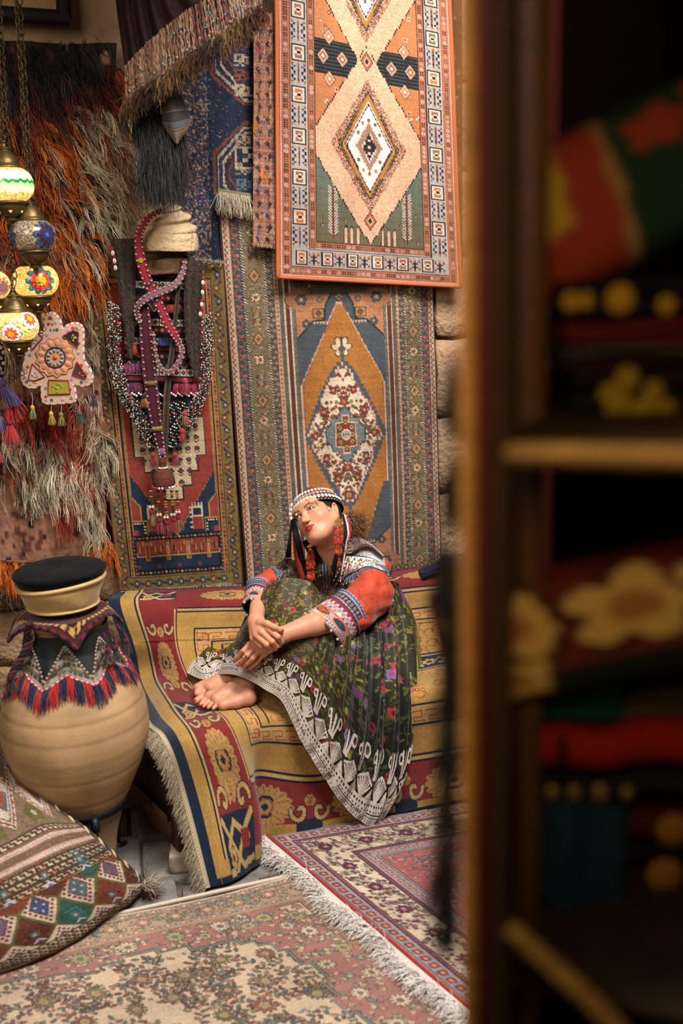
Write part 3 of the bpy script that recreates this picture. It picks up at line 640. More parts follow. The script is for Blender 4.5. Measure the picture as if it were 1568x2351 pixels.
# ---------------------------------------------------------------- carpets on the floor
def weave_near():
    W, H = 966, 920; c = Cv(W, H, .42, 'cbb093'); GR, TP, PKK, DK2, OV = '6e7168', 'b79a80', 'a8706a', '47423e', '9a8a62'
    g = random.Random(12)
    def ring(i0, i1, col): c.rect(i0, i0, W, H, col)
    # measured from the corner (0,0) along both edges
    c.rect(0, 0, W, H, 'b3957a')
    def guard(i, w):
        c.rect(i, i, W, H, 'a88c76'); c.rect(i, i, W, i+1.6, DK2); c.rect(i, i, i+1.6, H, DK2)
        for k, (p, d) in enumerate(per(i+3, W, 17)):
            col = ('c98f80', 'b08a70')[k % 2]
            for (x, y) in ((p+d/2, i+w/2), (i+w/2, p+d/2)):
                if k % 2 == 0: c.flo(x, y, w*.36, 4, col, 'd9c2a6', '6a5048')
                else: c.dia(x, y, w*.25, w*.32, '6e7a74'); 
        c.rect(i+w, i+w, W, i+w+1.6, DK2); c.rect(i+w, i+w, i+w+1.6, H, DK2); c.rect(i+w+1.6, i+w+1.6, W, H, 'b3957a')
    c.rect(0, 0, W, 5, 'd8cbb8'); guard(6, 18)
    c.vines(26, 26, W, 72, 230, '55564e', ['b87a68', OV, 'c4a070', '7c8a80', 'b08a4c'], 3, L=24, r=5, leaf=['66706a', '7c8076']); c.vines(26, 72, 72, H, 140, '55564e', ['b87a68', OV, '7c8a80'], 4, L=24, r=5, leaf=['66706a'])
    for k, (p, d) in enumerate(per(40, W, 72)): c.flo(p+d/2, 49, 15, 7, ('b08a5c', 'b47a6a')[k % 2], 'cbb093', '55564e'); c.flo(49, p+d/2, 15, 7, ('b08a5c', 'b47a6a')[k % 2], 'cbb093', '55564e')
    guard(73, 17); c.rect(92, 92, W, H, DK2); c.rect(94, 94, W, H, 'a07c58'); c.rect(99, 99, W, H, DK2)
    c.rect(101, 101, W, H, 'a46d64')
    # rose spandrel flowers
    c.vines(102, 102, W, 240, 300, '4f4a44', ['c9a58c', 'b5a07a', '7c8a80', 'd0b090'], 6, L=26, r=6, leaf=['6e7168', '5a605c']); c.vines(102, 240, 240, H, 150, '4f4a44', ['c9a58c', 'b5a07a', '7c8a80'], 7, L=26, r=6, leaf=['6e7168'])
    for x, y, r_ in ((142, 150, 20), (205, 132, 18), (150, 215, 18), (180, 180, 15), (300, 126, 20), (400, 128, 19), (500, 126, 20), (128, 300, 18), (132, 400, 18), (250, 150, 14), (345, 150, 13), (600, 130, 20), (700, 126, 19), (800, 130, 20), (900, 128, 19), (140, 500, 20), (150, 600, 18), (140, 700, 20), (190, 340, 17), (190, 450, 17), (190, 560, 17)): c.flo(x, y, r_, 10, g.choice(('c4b08c', 'a59a6a', 'cdb4a0')), '7a6a58', '55504a', k=.5)
    def stairs(k, col):
        pts = []
        top = []; x = W
        for i, (xx, d) in enumerate(per(330, W, 66)[::-1]): yv = (172, 190, 172, 156)[i % 4]; top += [(xx+d, yv), (xx, yv)]
        prof = [(330, 190), (300, 190), (300, 208), (272, 208), (272, 228), (248, 228), (248, 262), (232, 262)]
        for i, (yy, d) in enumerate(per(262, H, 60)): xv = (232, 214, 232, 248)[i % 4]; prof += [(xv, yy), (xv, yy+d)]
        pts = [(x+k, y+k) for x, y in top+prof]+[(W, H)]
        c.poly(pts, col)
    stairs(-6, DK2); stairs(-4, '7d8078'); stairs(1, DK2); stairs(3, 'cdb294')
    # ivory corner box
    for k, col in ((0, DK2), (2, 'b5a07a'), (5, DK2), (6, 'cdb294')): c.poly([(104+k, 104+k), (160-k, 104+k), (160-k, 120-k), (148-k, 120-k), (148-k, 136-k), (134-k, 136-k), (134-k, 150-k), (120-k, 150-k), (120-k, 162-k), (104+k, 162-k)], col)
    c.flo(122, 122, 11, 5, 'a8706a', OV, DK2)
    fld = np.abs(c.a-hx('cdb294')).sum(-1) < .01; 
    keep = c.a.copy(); cols = ['8c5a48', '6e7870', 'b07860', '7c4a40', '8a7a58', '5c6a66']
    for _ in range(430):
        x, y = g.uniform(170, W), g.uniform(185, H); a = g.uniform(0, 6.28); p = [(x, y)]
        for i in range(6): x += math.cos(a)*9; y += math.sin(a)*9; a += g.uniform(-.5, .5); p.append((x, y)); s1 = (i % 2)*2-1; xx, yy = x-s1*math.sin(a)*7, y+s1*math.cos(a)*7; c.ell(xx, yy, 8.5, 4.6, DK2, rot=a+.8*s1); c.ell(xx, yy, 6.8, 3.2, g.choice(cols), rot=a+.8*s1)
        c.line(p, 1.2, DK2)
    for _ in range(420): x, y = g.uniform(160, W), g.uniform(180, H); c.ell(x, y, 5, 4, DK2); c.ell(x, y, 3.8, 3, g.choice(('b07860', '8c949a', '8c5a48', 'b98a70')))
    for x, y, r_ in [(270+i*88+(44 if j % 2 else 0)+g.uniform(-12, 12), 250+j*84+g.uniform(-12, 12), g.uniform(18, 24)) for i in range(8) for j in range(8)]:
        c.flo(x, y, r_, 12, g.choice(('8a7058', '9a5c50', '7a6a50')), 'b07860', DK2, k=.45); c.flo(x, y, r_*.5, 8, 'a09a6c', 'b5705c', DK2)
    c.a[~fld] = keep[~fld]
    for k, col in ((6, DK2), (3, 'b5a07a'), (0, 'a88468')): c.poly([(330-k, 620-k), (400, 590-k), (480, 560-k), (560, 590-k), (640+k, 620-k), (640+k, 800+k), (480, 860+k), (330-k, 800+k)], col, step=4)
    c.vines(345, 625, 625, 790, 60, DK2, ['c4b08c', '7c8a80'], 15, L=18, r=4)
    return c.wear(9, .04, .02, .05)
cv = weave_near()
A = of(652, 2019, .008); B = of(20, 2160, .008); D = of(1010, 2300, .008); e1 = nz(B-A); e2 = nz(D-A)
Wm, Hm = 1.45, 1.38; A = A-e1*.12; Ac = A+e1*.12
u = np.linspace(0, 1, cv.nx)[None, :, None]; v = np.linspace(0, 1, cv.ny)[:, None, None]
P = A+u*Wm*e1+v*Hm*e2; P[..., 2] += smooth_noise(cv.nx, cv.ny, 4, 4, 3, 2)*.0025+.003
onear = sheet('floor_carpet', cv, P, M_pile, None, .008, (0, 0, 1), edge='b8a890'); tag(onear, 'worn ivory and rose floor carpet with stepped grey outline, nearest the camera', 'carpet')
b = MB(); t = np.linspace(0, 1, 60)[:, None]; q = A+[0, 0, .003]+t*Wm*e1-nz(e2)*.006; b.tube(q+[0, 0, .004], .007, 6, 'cfc2ae'); b.build('selvage', M_yarn, onear)
def weave_far():
    W, H = 714, 833; c = Cv(W, H, .42, 'cdb294'); g = random.Random(22); MA, BG = '6a2f3c', '8c7f8c'
    c.rect(0, 0, W, H, 'b5a08c')
    def fr(i, col): c.rect(i, i, W, H, col)
    fr(0, '9c8a80'); 
    for p, d in per(0, H, 6): c.rect(p, 3, p+3, 7, MA); c.rect(3, p, 7, p+3, MA)
    fr(9, '4a4048'); fr(11, '9a8c98')
    for k, (p, d) in enumerate(per(14, H, 24)):
        for x, y in ((p+12, 24), (24, p+12)): c.flo(x, y, 9, 6, ('a8483c', '9a3c44')[k % 2], 'd0a060', '5a3038'); c.rect(x+10, y-2, x+14, y+2, 'c0a070'); c.rect(x-3, y+9, x+3, y+12, '8c9a90')
    fr(38, '3f3840'); fr(40, MA)
    for p, d in per(42, H, 7): c.rect(p, 42, p+2.4, 47, 'a8788a'); c.rect(42, p, 47, p+2.4, 'a8788a')
    fr(50, '3f3840'); fr(51, 'd3bb9d')
    c.vines(53, 53, W, 122, 260, '4f3c42', ['8c3a44', '6a3050', 'a86a60', '9aa08c', 'b5956a'], 3, L=20, r=4.4, leaf=['8a9a8c', '5a5060']); c.vines(53, 122, 122, H, 290, '4f3c42', ['8c3a44', '6a3050', 'a86a60', '9aa08c'], 4, L=20, r=4.4, leaf=['8a9a8c'])
    for p, d in per(88, H, 92): c.flo(p, 88, 15, 8, '5e2c44', 'd3bb9d', '3f2c34', k=.45); c.flo(p, 88, 6, 5, '9a3c44', 'c0a070'); c.flo(88, p, 15, 8, '5e2c44', 'd3bb9d', '3f2c34', k=.45); c.flo(88, p, 6, 5, '9a3c44', 'c0a070')
    fr(124, '3f3840'); fr(126, MA)
    for p, d in per(128, H, 7): c.rect(p, 128, p+2.4, 132, 'a8788a'); c.rect(128, p, 132, p+2.4, 'a8788a')
    fr(135, '9a8c98')
    for k, (p, d) in enumerate(per(138, H, 20)):
        for x, y in ((p+10, 147), (147, p+10)): c.flo(x, y, 7, 5, 'b5705c', 'd0a060', '5a3038')
    fr(159, '3f3840'); fr(161, 'b8a48c'); fr(165, '3f3840'); fr(167, 'b0585a')
    c.vines(170, 170, W, H, 900, '4a4a50', ['8c8a96', 'd08a7a', '6a7078', 'c07068', '9aa08c'], 8, L=30, r=4.6, leaf=['7a8088', 'c8786c'])
    return c.wear(6, .04, .03, .05)
cv = weave_far()
A = of(612, 1922, .012); D = of(1046, 2296, .012); e2 = nz(D-A); R_ = of(1010, 1856, .012); e1 = nz(R_-A)
Wm, Hm = 1.20, 1.40
u = np.linspace(0, 1, cv.nx)[None, :, None]; v = np.linspace(0, 1, cv.ny)[:, None, None]
P = A+u*Wm*e1+v*Hm*e2; P[..., 2] += .008+smooth_noise(cv.nx, cv.ny, 3, 3, 8, 2)*.002
ofar = sheet('floor_carpet', cv, P, M_pile, None, .010, (0, 0, 1), edge='8c2a2c'); tag(ofar, 'pink and cream floor carpet with white tasselled edge, along the bench front', 'carpet')
# flat-woven end strip, red cord and the knotted white fringe
out = nz(-e1+e2*np.dot(e1, e2)); L0 = np.linspace(0, Hm, 70)[:, None]
edge = A+L0*e2+[0, 0, .006]; g = np.random.default_rng(5); wob = .022+.012*np.sin(np.linspace(0, 22, 70))+g.normal(size=70)*.003
strip = np.stack([edge+[0, 0, .003], edge+out*wob[:, None]*.6+[0, 0, .006], edge+out*wob[:, None]+[0, 0, .002]], 1)
MB().grid(strip, 'e2d8d0').build('end_band', M_flat, ofar)
MB().tube(edge+[0, 0, .007], .0055, 6, 'a02c2c').build('red_cord', M_yarn, ofar)
k = 2600; t = g.random(k); roots = cr(edge+out*(wob[:, None])+[0, 0, .004], t*69); cl = np.sin(t*190)*.5+g.normal(size=k)*.45
d = out+e2*cl[:, None]+np.array([0, 0, .35])+g.normal(size=(k, 3))*.25
b = MB(); PP = strands(b, roots, d, g.uniform(.04, .09, k), .0023, lcols(['f2ece6', 'e8e0da', 'd5ccc4', 'f6f2ee'], k, 3, .08), 6, seg=4, n=3, grav=.35, curl=.8)
V = b.V[0]; V[:, 2] = np.maximum(V[:, 2], .006+.012*np.random.default_rng(1).random(len(V))*0+.004); b.V[0] = V
stuff(b.build('knotted_fringe', M_yarn, ofar))
# ---------------------------------------------------------------- the divan: wooden chest under a thrown carpet
FD = nz([.957, .29, 0]); FN = np.array([FD[1], -FD[0], 0]); FO = np.array([-.37, 3.41, 0])   # its front
def fp(px, py, off=0.0):
    d = ray(px, py); t = np.dot(FO+FN*off-CP, FN)/np.dot(d, FN); return CP+d*t
def fpos(a, z, off=0.0): return FO+FD*a+FN*off+np.array([0, 0, z])
cor = np.array([-.63, 3.225, 0]); FC = nz([.82, .57, 0]); FCN = np.array([FC[1], -FC[0], 0]); sd = nz([-.57, .82, 0])   # the chest stands askew: its front corner and end panel
ch = thing('wooden_chest', 'old dark panelled wooden chest under the divan, standing on stone blocks', 'chest', cor)
def pbox(b, o, dx, dy, z0, z1, col, ex=FC, ey=sd):
    V = np.array([o+ex*x+ey*y+np.array([0, 0, z]) for z in (z0, z1) for x, y in ((0, 0), (dx, 0), (dx, dy), (0, dy))])
    b.add(V, [[0, 3, 2, 1], [4, 5, 6, 7], [0, 1, 5, 4], [1, 2, 6, 5], [2, 3, 7, 6], [3, 0, 4, 7]], lin(hx(col)))
bk = .012
b = MB(); pbox(b, cor+FC*.012+sd*.012, 1.1, .66, .12, .43, '3a2416'); b.build('body', M_wood, ch, smooth=False)
b = MB(); pbox(b, cor+FCN*.004-FC*.004,   .07, .05, .075, .43, '54331d'); b.build('corner_post', M_wood, ch, smooth=False)
b = MB(); pbox(b, cor+FC*.07, 1.0, .02, .10, .43, '4a2c1a'); b.build('front_panel', M_wood, ch, smooth=False)
for nm, y0, y1, z0, z1, col in (('rail', .05, .62, .085, .165, '4a2e1b'), ('rail', .05, .62, .37, .43, '4a2e1b'), ('stile', .60, .66, .04, .43, '4a2e1b'), ('end_panel', .06, .60, .165, .37, '3b2315')):
    b = MB(); off = -.008 if nm != 'end_panel' else .006; pbox(b, cor+FC*off+sd*y0, .02, y1-y0, z0, z1, col); b.build(nm, M_wood, ch, smooth=False)
for z in (.170, .181, .192):
    b = MB(); b.tube([cor-FC*.012+sd*.06+[0, 0, z], cor-FC*.012+sd*.60+[0, 0, z]], .004, 6, '6f4a28'); b.build('moulding', M_wood, ch)
b = MB(); pbox(b, cor+FC*.03+FCN*.02, .14, .05, .072, .105, '8f6a42'); b.build('shim', M_wood, ch, smooth=False)
b = MB(); pbox(b, cor-FC*.015+FCN*.005, .42, .26, .43, .470, '9a8a74'); o = b.build('top_slab', M_stone, ch, smooth=False)
M_block = mat('pale_block', 'b3a492', rough=.95, noise=.25, nscale=20, bump=.6, bscale=90)
for k, (p, sz, yaw, lb) in enumerate(((cor+FC*.055+sd*.03+[0, 0, .036], (.15, .15, .076), .15, 'pale rough stone block carrying the front corner of the wooden chest'), (cor+sd*.60+FC*.05+[0, 0, .040], (.13, .15, .08), .3, 'dim rounded stone block under the back of the chest, behind the jar'))):
    b = MB(); R = np.array([[math.cos(yaw), -math.sin(yaw), 0], [math.sin(yaw), math.cos(yaw), 0], [0, 0, 1]]); rough_block(b, (0, 0, 0), sz, R, seed=k+3, amp=.009, n=6)
    o = b.build('stone_block', M_block); o.location = tuple(p); tag(o, lb, 'stone', 'stone blocks under the chest')
# seat mattress and bolster hidden under the throw
M_ticking = mat('ticking', '8a7a5c', rough=.9, noise=.2)
div = thing('divan_seat', 'long padded divan seat wholly covered by the red and gold throw', 'divan', fpos(.5, .44))
b = MB(); pbox(b, FO+FD*.12-FN*.05, 1.02, .50, .10, .455, '8a7a5c', FD, -FN); b.build('seat_pad', M_ticking, div, smooth=False)
# --- the throw
def weave_throw():
    W, H = 870, 700; c = Cv(W, H, .48, 'b98a3e'); NV, GO, RD, TN = '1c2a40', 'b98c42', '8a2a2a', 'c09a5c'
    g = random.Random(31); N2 = '14203a'
    c.rect(0, 0, W, H, GO)
    c.rect(110, 0, W, 118, RD); c.rect(110, 598, W, H, RD); c.rect(100, 0, 212, H, RD); c.rect(0, 0, 44, H, NV); c.rect(0, 692, W, H, NV); c.rect(44, 676, W, 692, GO); c.rect(44, 0, W, 6, NV)
    c.rect(92, 0, 97, 676, N2); c.rect(97, 0, 106, 676, TN); c.rect(106, 20, 109, 676, N2); c.rect(212, 118, 215, 598, N2); c.rect(206, 118, 211, 598, TN)
    for y in (114, 126, 592, 603): c.rect(215, y, W, y+4, N2)
    c.rect(215, 118, W, 126, TN); c.rect(215, 596, W, 603, TN)
    # frame of key pattern, then field
    for k, col in ((0, N2), (4, 'c79a54'), (34, N2), (38, GO)): c.rect(262+k*1.3, 168+k, W+40, 548-k, col)
    for i, (p, d) in enumerate(per(270, W, 34)):
        for y in (178, 520): c.line([(p, y+4), (p+24, y+4), (p+24, y+14), (p+8, y+14), (p+8, y+20), (p+33, y+20)], 2, 'a33a30')
    for i, (p, d) in enumerate(per(178, 540, 30)): c.line([(272, p), (272, p+22), (286, p+22), (286, p+6), (300, p+6), (300, p+26)], 2.2, 'a33a30')
    c.rect(330, 214, 334, 504, N2); c.rect(330, 214, W, 217, N2)
    for _ in range(190):                                  # red scrolls on gold
        x, y = g.uniform(345, W), g.choice((g.uniform(225, 300), g.uniform(385, 500))); a = g.uniform(0, 6.28); p = [(x, y)]
        for i in range(7): x += math.cos(a)*6; y += math.sin(a)*6; a += .55; p.append((x, y))
        c.line(p, 2.0, '9c3530'); c.flo(p[0][0], p[0][1], 6.5, 5, 'a33a30', 'c79a54') if g.random() < .45 else None
    c.rect(345, 306, W, 380, NV); c.rect(345, 312, W, 316, TN); c.rect(345, 370, W, 374, TN)
    for i, (p, d) in enumerate(per(360, W, 44)):
        c.flo(p, 343, 15, 7, TN, NV, None, k=.5); c.line([(p+10, 343), (p+22, 330), (p+32, 343), (p+22, 356)], 3, TN); c.ell(p+24, 356, 8, 4, TN, rot=.6)
    def palm(x, y, rx, ry, vert=False):
        q = c.sl(x-rx-8, y-ry-8, x+rx+8, y+ry+8); X, Y = np.meshgrid((c.x[q[1]]-x)/rx, (c.y[q[0]]-y)/ry)
        d = np.hypot(X, Y); th = np.arctan2(Y, X); R = .80+.13*np.abs(np.cos(th*9))+.1*np.cos(th*2)*(1 if not vert else -1)
        c.put(q, d <= R, 'b88c4c'); ray_ = (np.abs(np.sin(th*9)) < .22) & (d > .5) & (d < R*.95); c.put(q, ray_, '9c4a34'); 
        for s_ in (-1, 1):
            A = (d > .33) & (d < .43) & (np.abs(np.arctan2(Y*s_ if vert else Y, X*s_ if not vert else np.abs(X)*9)) < 9)
            A &= (np.abs(X) < .28) if not vert else (np.abs(Y) < .3); c.put(q, A, NV)
        c.put(q, d < .3, 'b88c4c'); c.put(q, (np.abs(X)+np.abs(Y)) < .16, NV); c.put(q, (d > .27) & (d < .31), 'a33a30')
    def scroll(x, y, s_, t, sz=30):
        for w, col in ((11, N2), (7, TN)):
            pts = []
            for i in range(15): a = i/14*5.2; r = sz*(1-i/16); pts.append((x+s_*math.cos(a)*r*.8, y+t*math.sin(a)*r))
            c.line(pts, w, col)
    # left border, going down
    for yc, kind in ((60, 'k'), (165, 's'), (262, 'p'), (340, 's2'), (425, 'k'), (468, 's'), (560, 'p'), (618, 's2'), (668, 'k')):
        if kind == 'p': palm(157, yc, 40, 62, True)
        elif kind[0] == 's': t = 1 if kind == 's' else -1; scroll(132, yc, -1, t, 22); scroll(184, yc, 1, t, 22); palm(158, yc+t*12, 12, 16)
        else:
            c.rect(109, yc-36, 206, yc+26, NV)
            for w, col in ((12, N2), (8, TN)):
                c.line([(112, yc-30), (140, yc), (165, yc+22), (200, yc+18)], w, col); c.line([(200, yc-34), (170, yc-4), (140, yc+22), (114, yc+24)], w, col); c.line([(120, yc), (150, yc-26), (190, yc-6)], w, col)
            c.flo(130, yc+10, 12, 5, TN, RD, N2); c.rect(168, yc-16, 192, yc+4, RD) 
    for yc in (60, 648):                                  # top and bottom border, going right
        for i, (p, d) in enumerate(per(330, W+60, 190)):
            palm(p, yc, 62, 40); x = p+95; c.rect(x-26, yc+(-54 if yc < 300 else 18), x+26, yc+(-24 if yc < 300 else 46), NV); scroll(x-20, yc+4, -1, 1, 22); scroll(x+20, yc+4, 1, 1, 22); palm(x, yc-14, 12, 12)
    c.rect(0, 0, 44, H, NV); c.rect(44, 0, 92, 676, GO); c.rect(60, 0, 63, H, 'a88040')
    return c.wear(14, .05, .02, .05)
cvt = weave_throw()
PX = [[(262, 1362), (332, 1352), (420, 1350), (520, 1350), (640, 1345), (780, 1332), (900, 1312), (1020, 1296)],
      [(250, 1392), (320, 1388), (410, 1388), (515, 1386), (640, 1384), (780, 1370), (905, 1346), (1030, 1334)],
      [(282, 1480), (345, 1474), (410, 1470), (505, 1466), (640, 1462), (780, 1455), (915, 1430), (1040, 1412)],
      [(304, 1560), (362, 1552), (432, 1545), (515, 1538), (640, 1534), (785, 1524), (925, 1500), (1050, 1484)],
      [(338, 1640), (402, 1618), (478, 1602), (560, 1594), (680, 1588), (820, 1574), (940, 1552), (1060, 1536)],
      [(385, 1694), (448, 1682), (528, 1666), (614, 1655), (720, 1650), (845, 1625), (955, 1604), (1075, 1584)],
      [(432, 1836), (492, 1812), (566, 1790), (616, 1782), (722, 1790), (848, 1765), (958, 1742), (1080, 1720)],
      [(482, 2038), (532, 2022), (574, 1984), (596, 1934), (722, 1916), (850, 1892), (962, 1872), (1080, 1850)]]
K = np.zeros((8, 8, 3))
for i in range(8):
    for j in range(8):
        p = PX[i][j]
        K[i, j] = (ow(*p, .10) if i == 0 else ow(*p, .19) if i == 1 else ow(*p, .27) if i == 2 else of(*p, .53 if j > 1 else .50) if i == 3 else of(*p, .512 if j else .495) if i == 4
                   else fp(*p, (.12, .075, .03, .015, .015, .015, .015, .015)[j]) if i == 5 else fp(*p, (.15, .13, .09, .02, .02, .02, .02, .02)[j]) if i == 6 else (of(*p, .012) if j < 3 else fp(*p, .03)))
K = np.concatenate([K, K[:, -1:]+(K[:, -1:]-K[:, -2:-1])*1.25], 1)
P = net(K, cvt.nx, cvt.ny)
nrm = normals(P); nrm = nrm*np.sign((nrm@np.array([0, -1, .6])))[..., None]
uu, vv = np.meshgrid(np.linspace(0, 8, cvt.nx), np.linspace(0, 7, cvt.ny))
gz = lambda x, s: np.exp(-(x/s)**2)
D_ = .035*gz(uu-1.9-.25*(vv-6), .32)*gz(vv-6.3, 1.0)-.03*gz(uu-2.75, .3)*gz(vv-6.4, .9)+.018*gz(uu-2.2+.3*(vv-4), .35)*gz(vv-5.2, .8)
D_ += .009*smooth_noise(cvt.nx, cvt.ny, 5, 4, 77, 2)*(.4+.6*(vv > 2))+.012*np.sin(uu*3.1+vv*1.2)*gz(vv-3, 1.4)
D_ += .02*gz(vv-1.2, .5)
P = P+nrm*D_[..., None]; P[..., 2] = np.maximum(P[..., 2], .012)
thr = sheet('throw_carpet', cvt, P, M_pile, None, .009, (0, -1, .6), edge='1c2a40'); tag(thr, 'red, gold and navy scrolled carpet thrown over the divan, one corner on the floor', 'throw')
E = P[:, 0]; outw = nz(P[:, 0]-P[:, 6])
ii = np.linspace(int(len(E)*.55), len(E)-1, 150).astype(int)
b = MB()
for s_ in (-1, 1): w = .006*np.sin(np.arange(150)*1.6+(0 if s_ > 0 else 3.14))[:, None]; b.tube(E[ii]+outw[ii]*(.010+w), .0045, 5, 'b5a68a')
b.tube(E[ii]+outw[ii]*.002, .005, 5, 'a3957c'); b.build('knotted_edge', M_yarn, thr)
g = np.random.default_rng(3); k = 1500; t = g.uniform(.5, 1, k)*(len(E)-1); roots = cr(E, t)+cr(outw, t)*.014
d = cr(outw, t)+np.array([0, -.1, -.9])+g.normal(size=(k, 3))*.16+(np.sin(t*.5)*.2)[:, None]
b = MB(); strands(b, roots, d, g.uniform(.035, .07, k), .0013, lcols(['b8a98c', 'a3947a', 'cabb9f', '94866c'], k, 4), 5, seg=5, n=3, grav=.3, curl=.35); stuff(b.build('fringe', M_yarn, thr))
# dark cloth lying at the right end of the bolster
cb = Cv(60, 30, 1, '1d2942').marks(0, 0, 60, 30, 40, ('2c3a5c', '151d30'), 2).wear(1)
Kb = [[ow(*p, o) for p in r] for r, o in (([(960, 1306), (1000, 1292), (1040, 1284), (1080, 1275)], .06), ([(962, 1310), (1000, 1296), (1042, 1290), (1085, 1290)], .17), ([(968, 1318), (1000, 1306), (1045, 1306), (1090, 1312)], .22))]
tag(sheet('folded_blanket', cb, net(np.array(Kb), 60, 30), M_cloth, None, .02, (0, -1, .5)), 'navy blanket folded on the bolster at the right end of the divan', 'blanket')
# ---------------------------------------------------------------- the jar and what stands round it
JB = of(208, 1985); JB[2] = 0
M_clay = mat('buff_clay', rough=.6, noise=.30, nscale=7, bump=.25, bscale=90, spec=.35)
prof = np.array([(.075, .004), (.088, .02), (.100, .06), (.108, .12), (.130, .20), (.155, .27), (.190, .345), (.224, .42), (.246, .49), (.257, .555), (.252, .63), (.235, .69), (.205, .75), (.168, .81), (.142, .87), (.132, .935), (.143, .965), (.147, .982), (.126, .986), (.116, .95), (.12, .85)])
tt = np.linspace(0, len(prof)-1, 120); pp = cr(prof, tt)
pp[:, 0] += .0004*np.sin(pp[:, 1]*170)*(pp[:, 1] < .75)
cc = np.tile(lin(hx('b8966c')), (120, 1)); cc *= (.97+.03*np.sin(pp[:, 1]*60))[:, None]
for zz in (.34, .45, .60, .665): m = np.abs(pp[:, 1]-zz) < .0045; cc[m] *= .74; pp[m, 0] -= .0012
jar = MB().lathe(pp, 64, JB, cc).build('storage_jar', M_clay); tag(jar, 'large buff clay storage jar with dark scored rings, wearing hat and cloths', 'jar')
st_ = thing('jar_stand', 'black iron ring stand with curled legs around the foot of the clay jar', 'stand', JB)
b = MB(); z = np.array([.255, .253, .283, .285]); r = np.array([.150, .158, .168, .160]); b.lathe(np.stack([np.r_[r, r[0]], np.r_[z, z[0]]], 1), 56, JB); b.build('band', M_iron, st_)
for a in (-65, 55, 175):
    A = math.radians(a); rad = np.array([math.cos(A), math.sin(A), 0]); tg = np.array([-rad[1], rad[0], 0])
    pts = [(.184, .235), (.205, .24), (.220, .265), (.207, .29), (.184, .292), (.172, .27), (.168, .22), (.150, .12), (.140, .03), (.152, .006), (.175, .004)]
    q = cr(np.array([JB+rad*x+[0, 0, zz] for x, zz in pts]), np.linspace(0, 10, 50))
    b = MB(); w = tg*.012
    th = np.cross(nz(np.gradient(q, axis=0)), tg)*.002; L = np.stack([q-w+th, q+w+th, q+w-th, q-w-th], 1); b.grid(L, None, cu=True); b.build('leg', M_iron, st_)
# shoulder cover: black panels, embroidered triangles, zigzag hem
def cover_pt(th, t):
    saw = np.abs(((th/(2*math.pi)*7) % 1)*2-1)
    zb = .775+.045*(1-saw); z = .945*(1-t)+zb*t; r = np.interp(z, prof[:17, 1], prof[:17, 0])+.008+.004*np.sin(th*14)*t
    return r, z, saw
nu, nv = 420, 46; TH, TT = np.meshgrid(np.linspace(0, 2*math.pi, nu, endpoint=False)-1.9, np.linspace(0, 1, nv)); R_, Z_, SW = cover_pt(TH, TT)
P = np.stack([JB[0]+R_*np.cos(TH), JB[1]+R_*np.sin(TH), Z_], -1)
col = np.tile(hx('1f2324'), (nv, nu, 1)); k = (TH/(2*math.pi)*7) % 1; kx = np.abs(k*2-1); inT = TT > .30+.62*kx
px_ = ((k*15).astype(int)+(TT*17).astype(int)*3); pal = np.array([hx(x) for x in ('3f382c', '5c443e', '6a6238', '46303a', '4f5a4a', '857e6e', '2c2a28')])
gi = (np.floor(k*22).astype(int)*7+np.floor(TT*14).astype(int)*13+np.floor(k*7).astype(int)*3) % 7; col[inT] = pal[gi[inT]]
wline = (np.abs(((k*9) % 1)-.5) < .08) | (np.abs(((TT*7) % 1)-.5) < .09); col[inT & wline & (np.floor(TT*7) % 2 == 0)] = hx('9a9486')
col[np.abs(TT-(.30+.62*kx)) < .022] = hx('7a3038')
col[TT > .965] = hx('9c3340'); col[(TT > .965) & ((TH*60).astype(int) % 2 == 0)] = hx('d0a8a0')
cov = MB().grid(P, lin(col), cu=True).build('jar_cover', mat('cover_leather', rough=.5, noise=.2, nscale=90, bump=.3, bscale=300)); tag(cov, 'black cover with embroidered triangles and red and navy fringe round the jar shoulder', 'cover')
b = MB()
for i in range(7*22):                                    # shell discs along the triangles
    th = i/(7*22)*2*math.pi-1.9; kx_ = abs(((th/(2*math.pi)*7) % 1)*2-1); t = .26+.62*kx_
    if t > .93: continue
    r, z, _ = cover_pt(np.array(th), t); o = JB*[1, 1, 0]+[r*math.cos(th), r*math.sin(th), z]; rad = np.array([math.cos(th), math.sin(th), .35]); M = np.array(Vector(rad).to_track_quat('Z', 'Y').to_matrix())
    b.lathe([(0, .003), (.0035, .0026), (.0052, .0012), (.0056, 0)], 9, o, '8f8270', M)
stuff(b.build('shell_discs', M_bead, cov))
g = np.random.default_rng(8); k = 2300; th = g.uniform(0, 2*math.pi, k); r, z, _ = cover_pt(th, 1.0); r = r+.003; roots = np.stack([JB[0]+r*np.cos(th), JB[1]+r*np.sin(th), z], 1)
rad = np.stack([np.cos(th), np.sin(th), 0*th], 1); blk = (np.floor(th/(2*math.pi)*46)).astype(int) % 2
cs = np.where(blk[:, None] == 0, lin(hx('b5302a')), lin(hx('222c4c')))*(1+g.normal(size=(k, 1))*.15)
b = MB(); strands(b, roots, rad*.55+[0, 0, -.8]+g.normal(size=(k, 3))*.12, g.uniform(.055, .085, k), .0016, np.clip(cs, 0, 1), 3, seg=5, n=3, grav=.5, curl=.2)
b2 = b.V[0]; dd = b2-JB; rr = np.hypot(dd[:, 0], dd[:, 1]); need = np.interp(b2[:, 2], prof[:17, 1], prof[:17, 0])+.004; s_ = np.maximum(1, need/rr); b2[:, 0] = JB[0]+dd[:, 0]*s_; b2[:, 1] = JB[1]+dd[:, 1]*s_
stuff(b.build('fringe', M_yarn, cov))
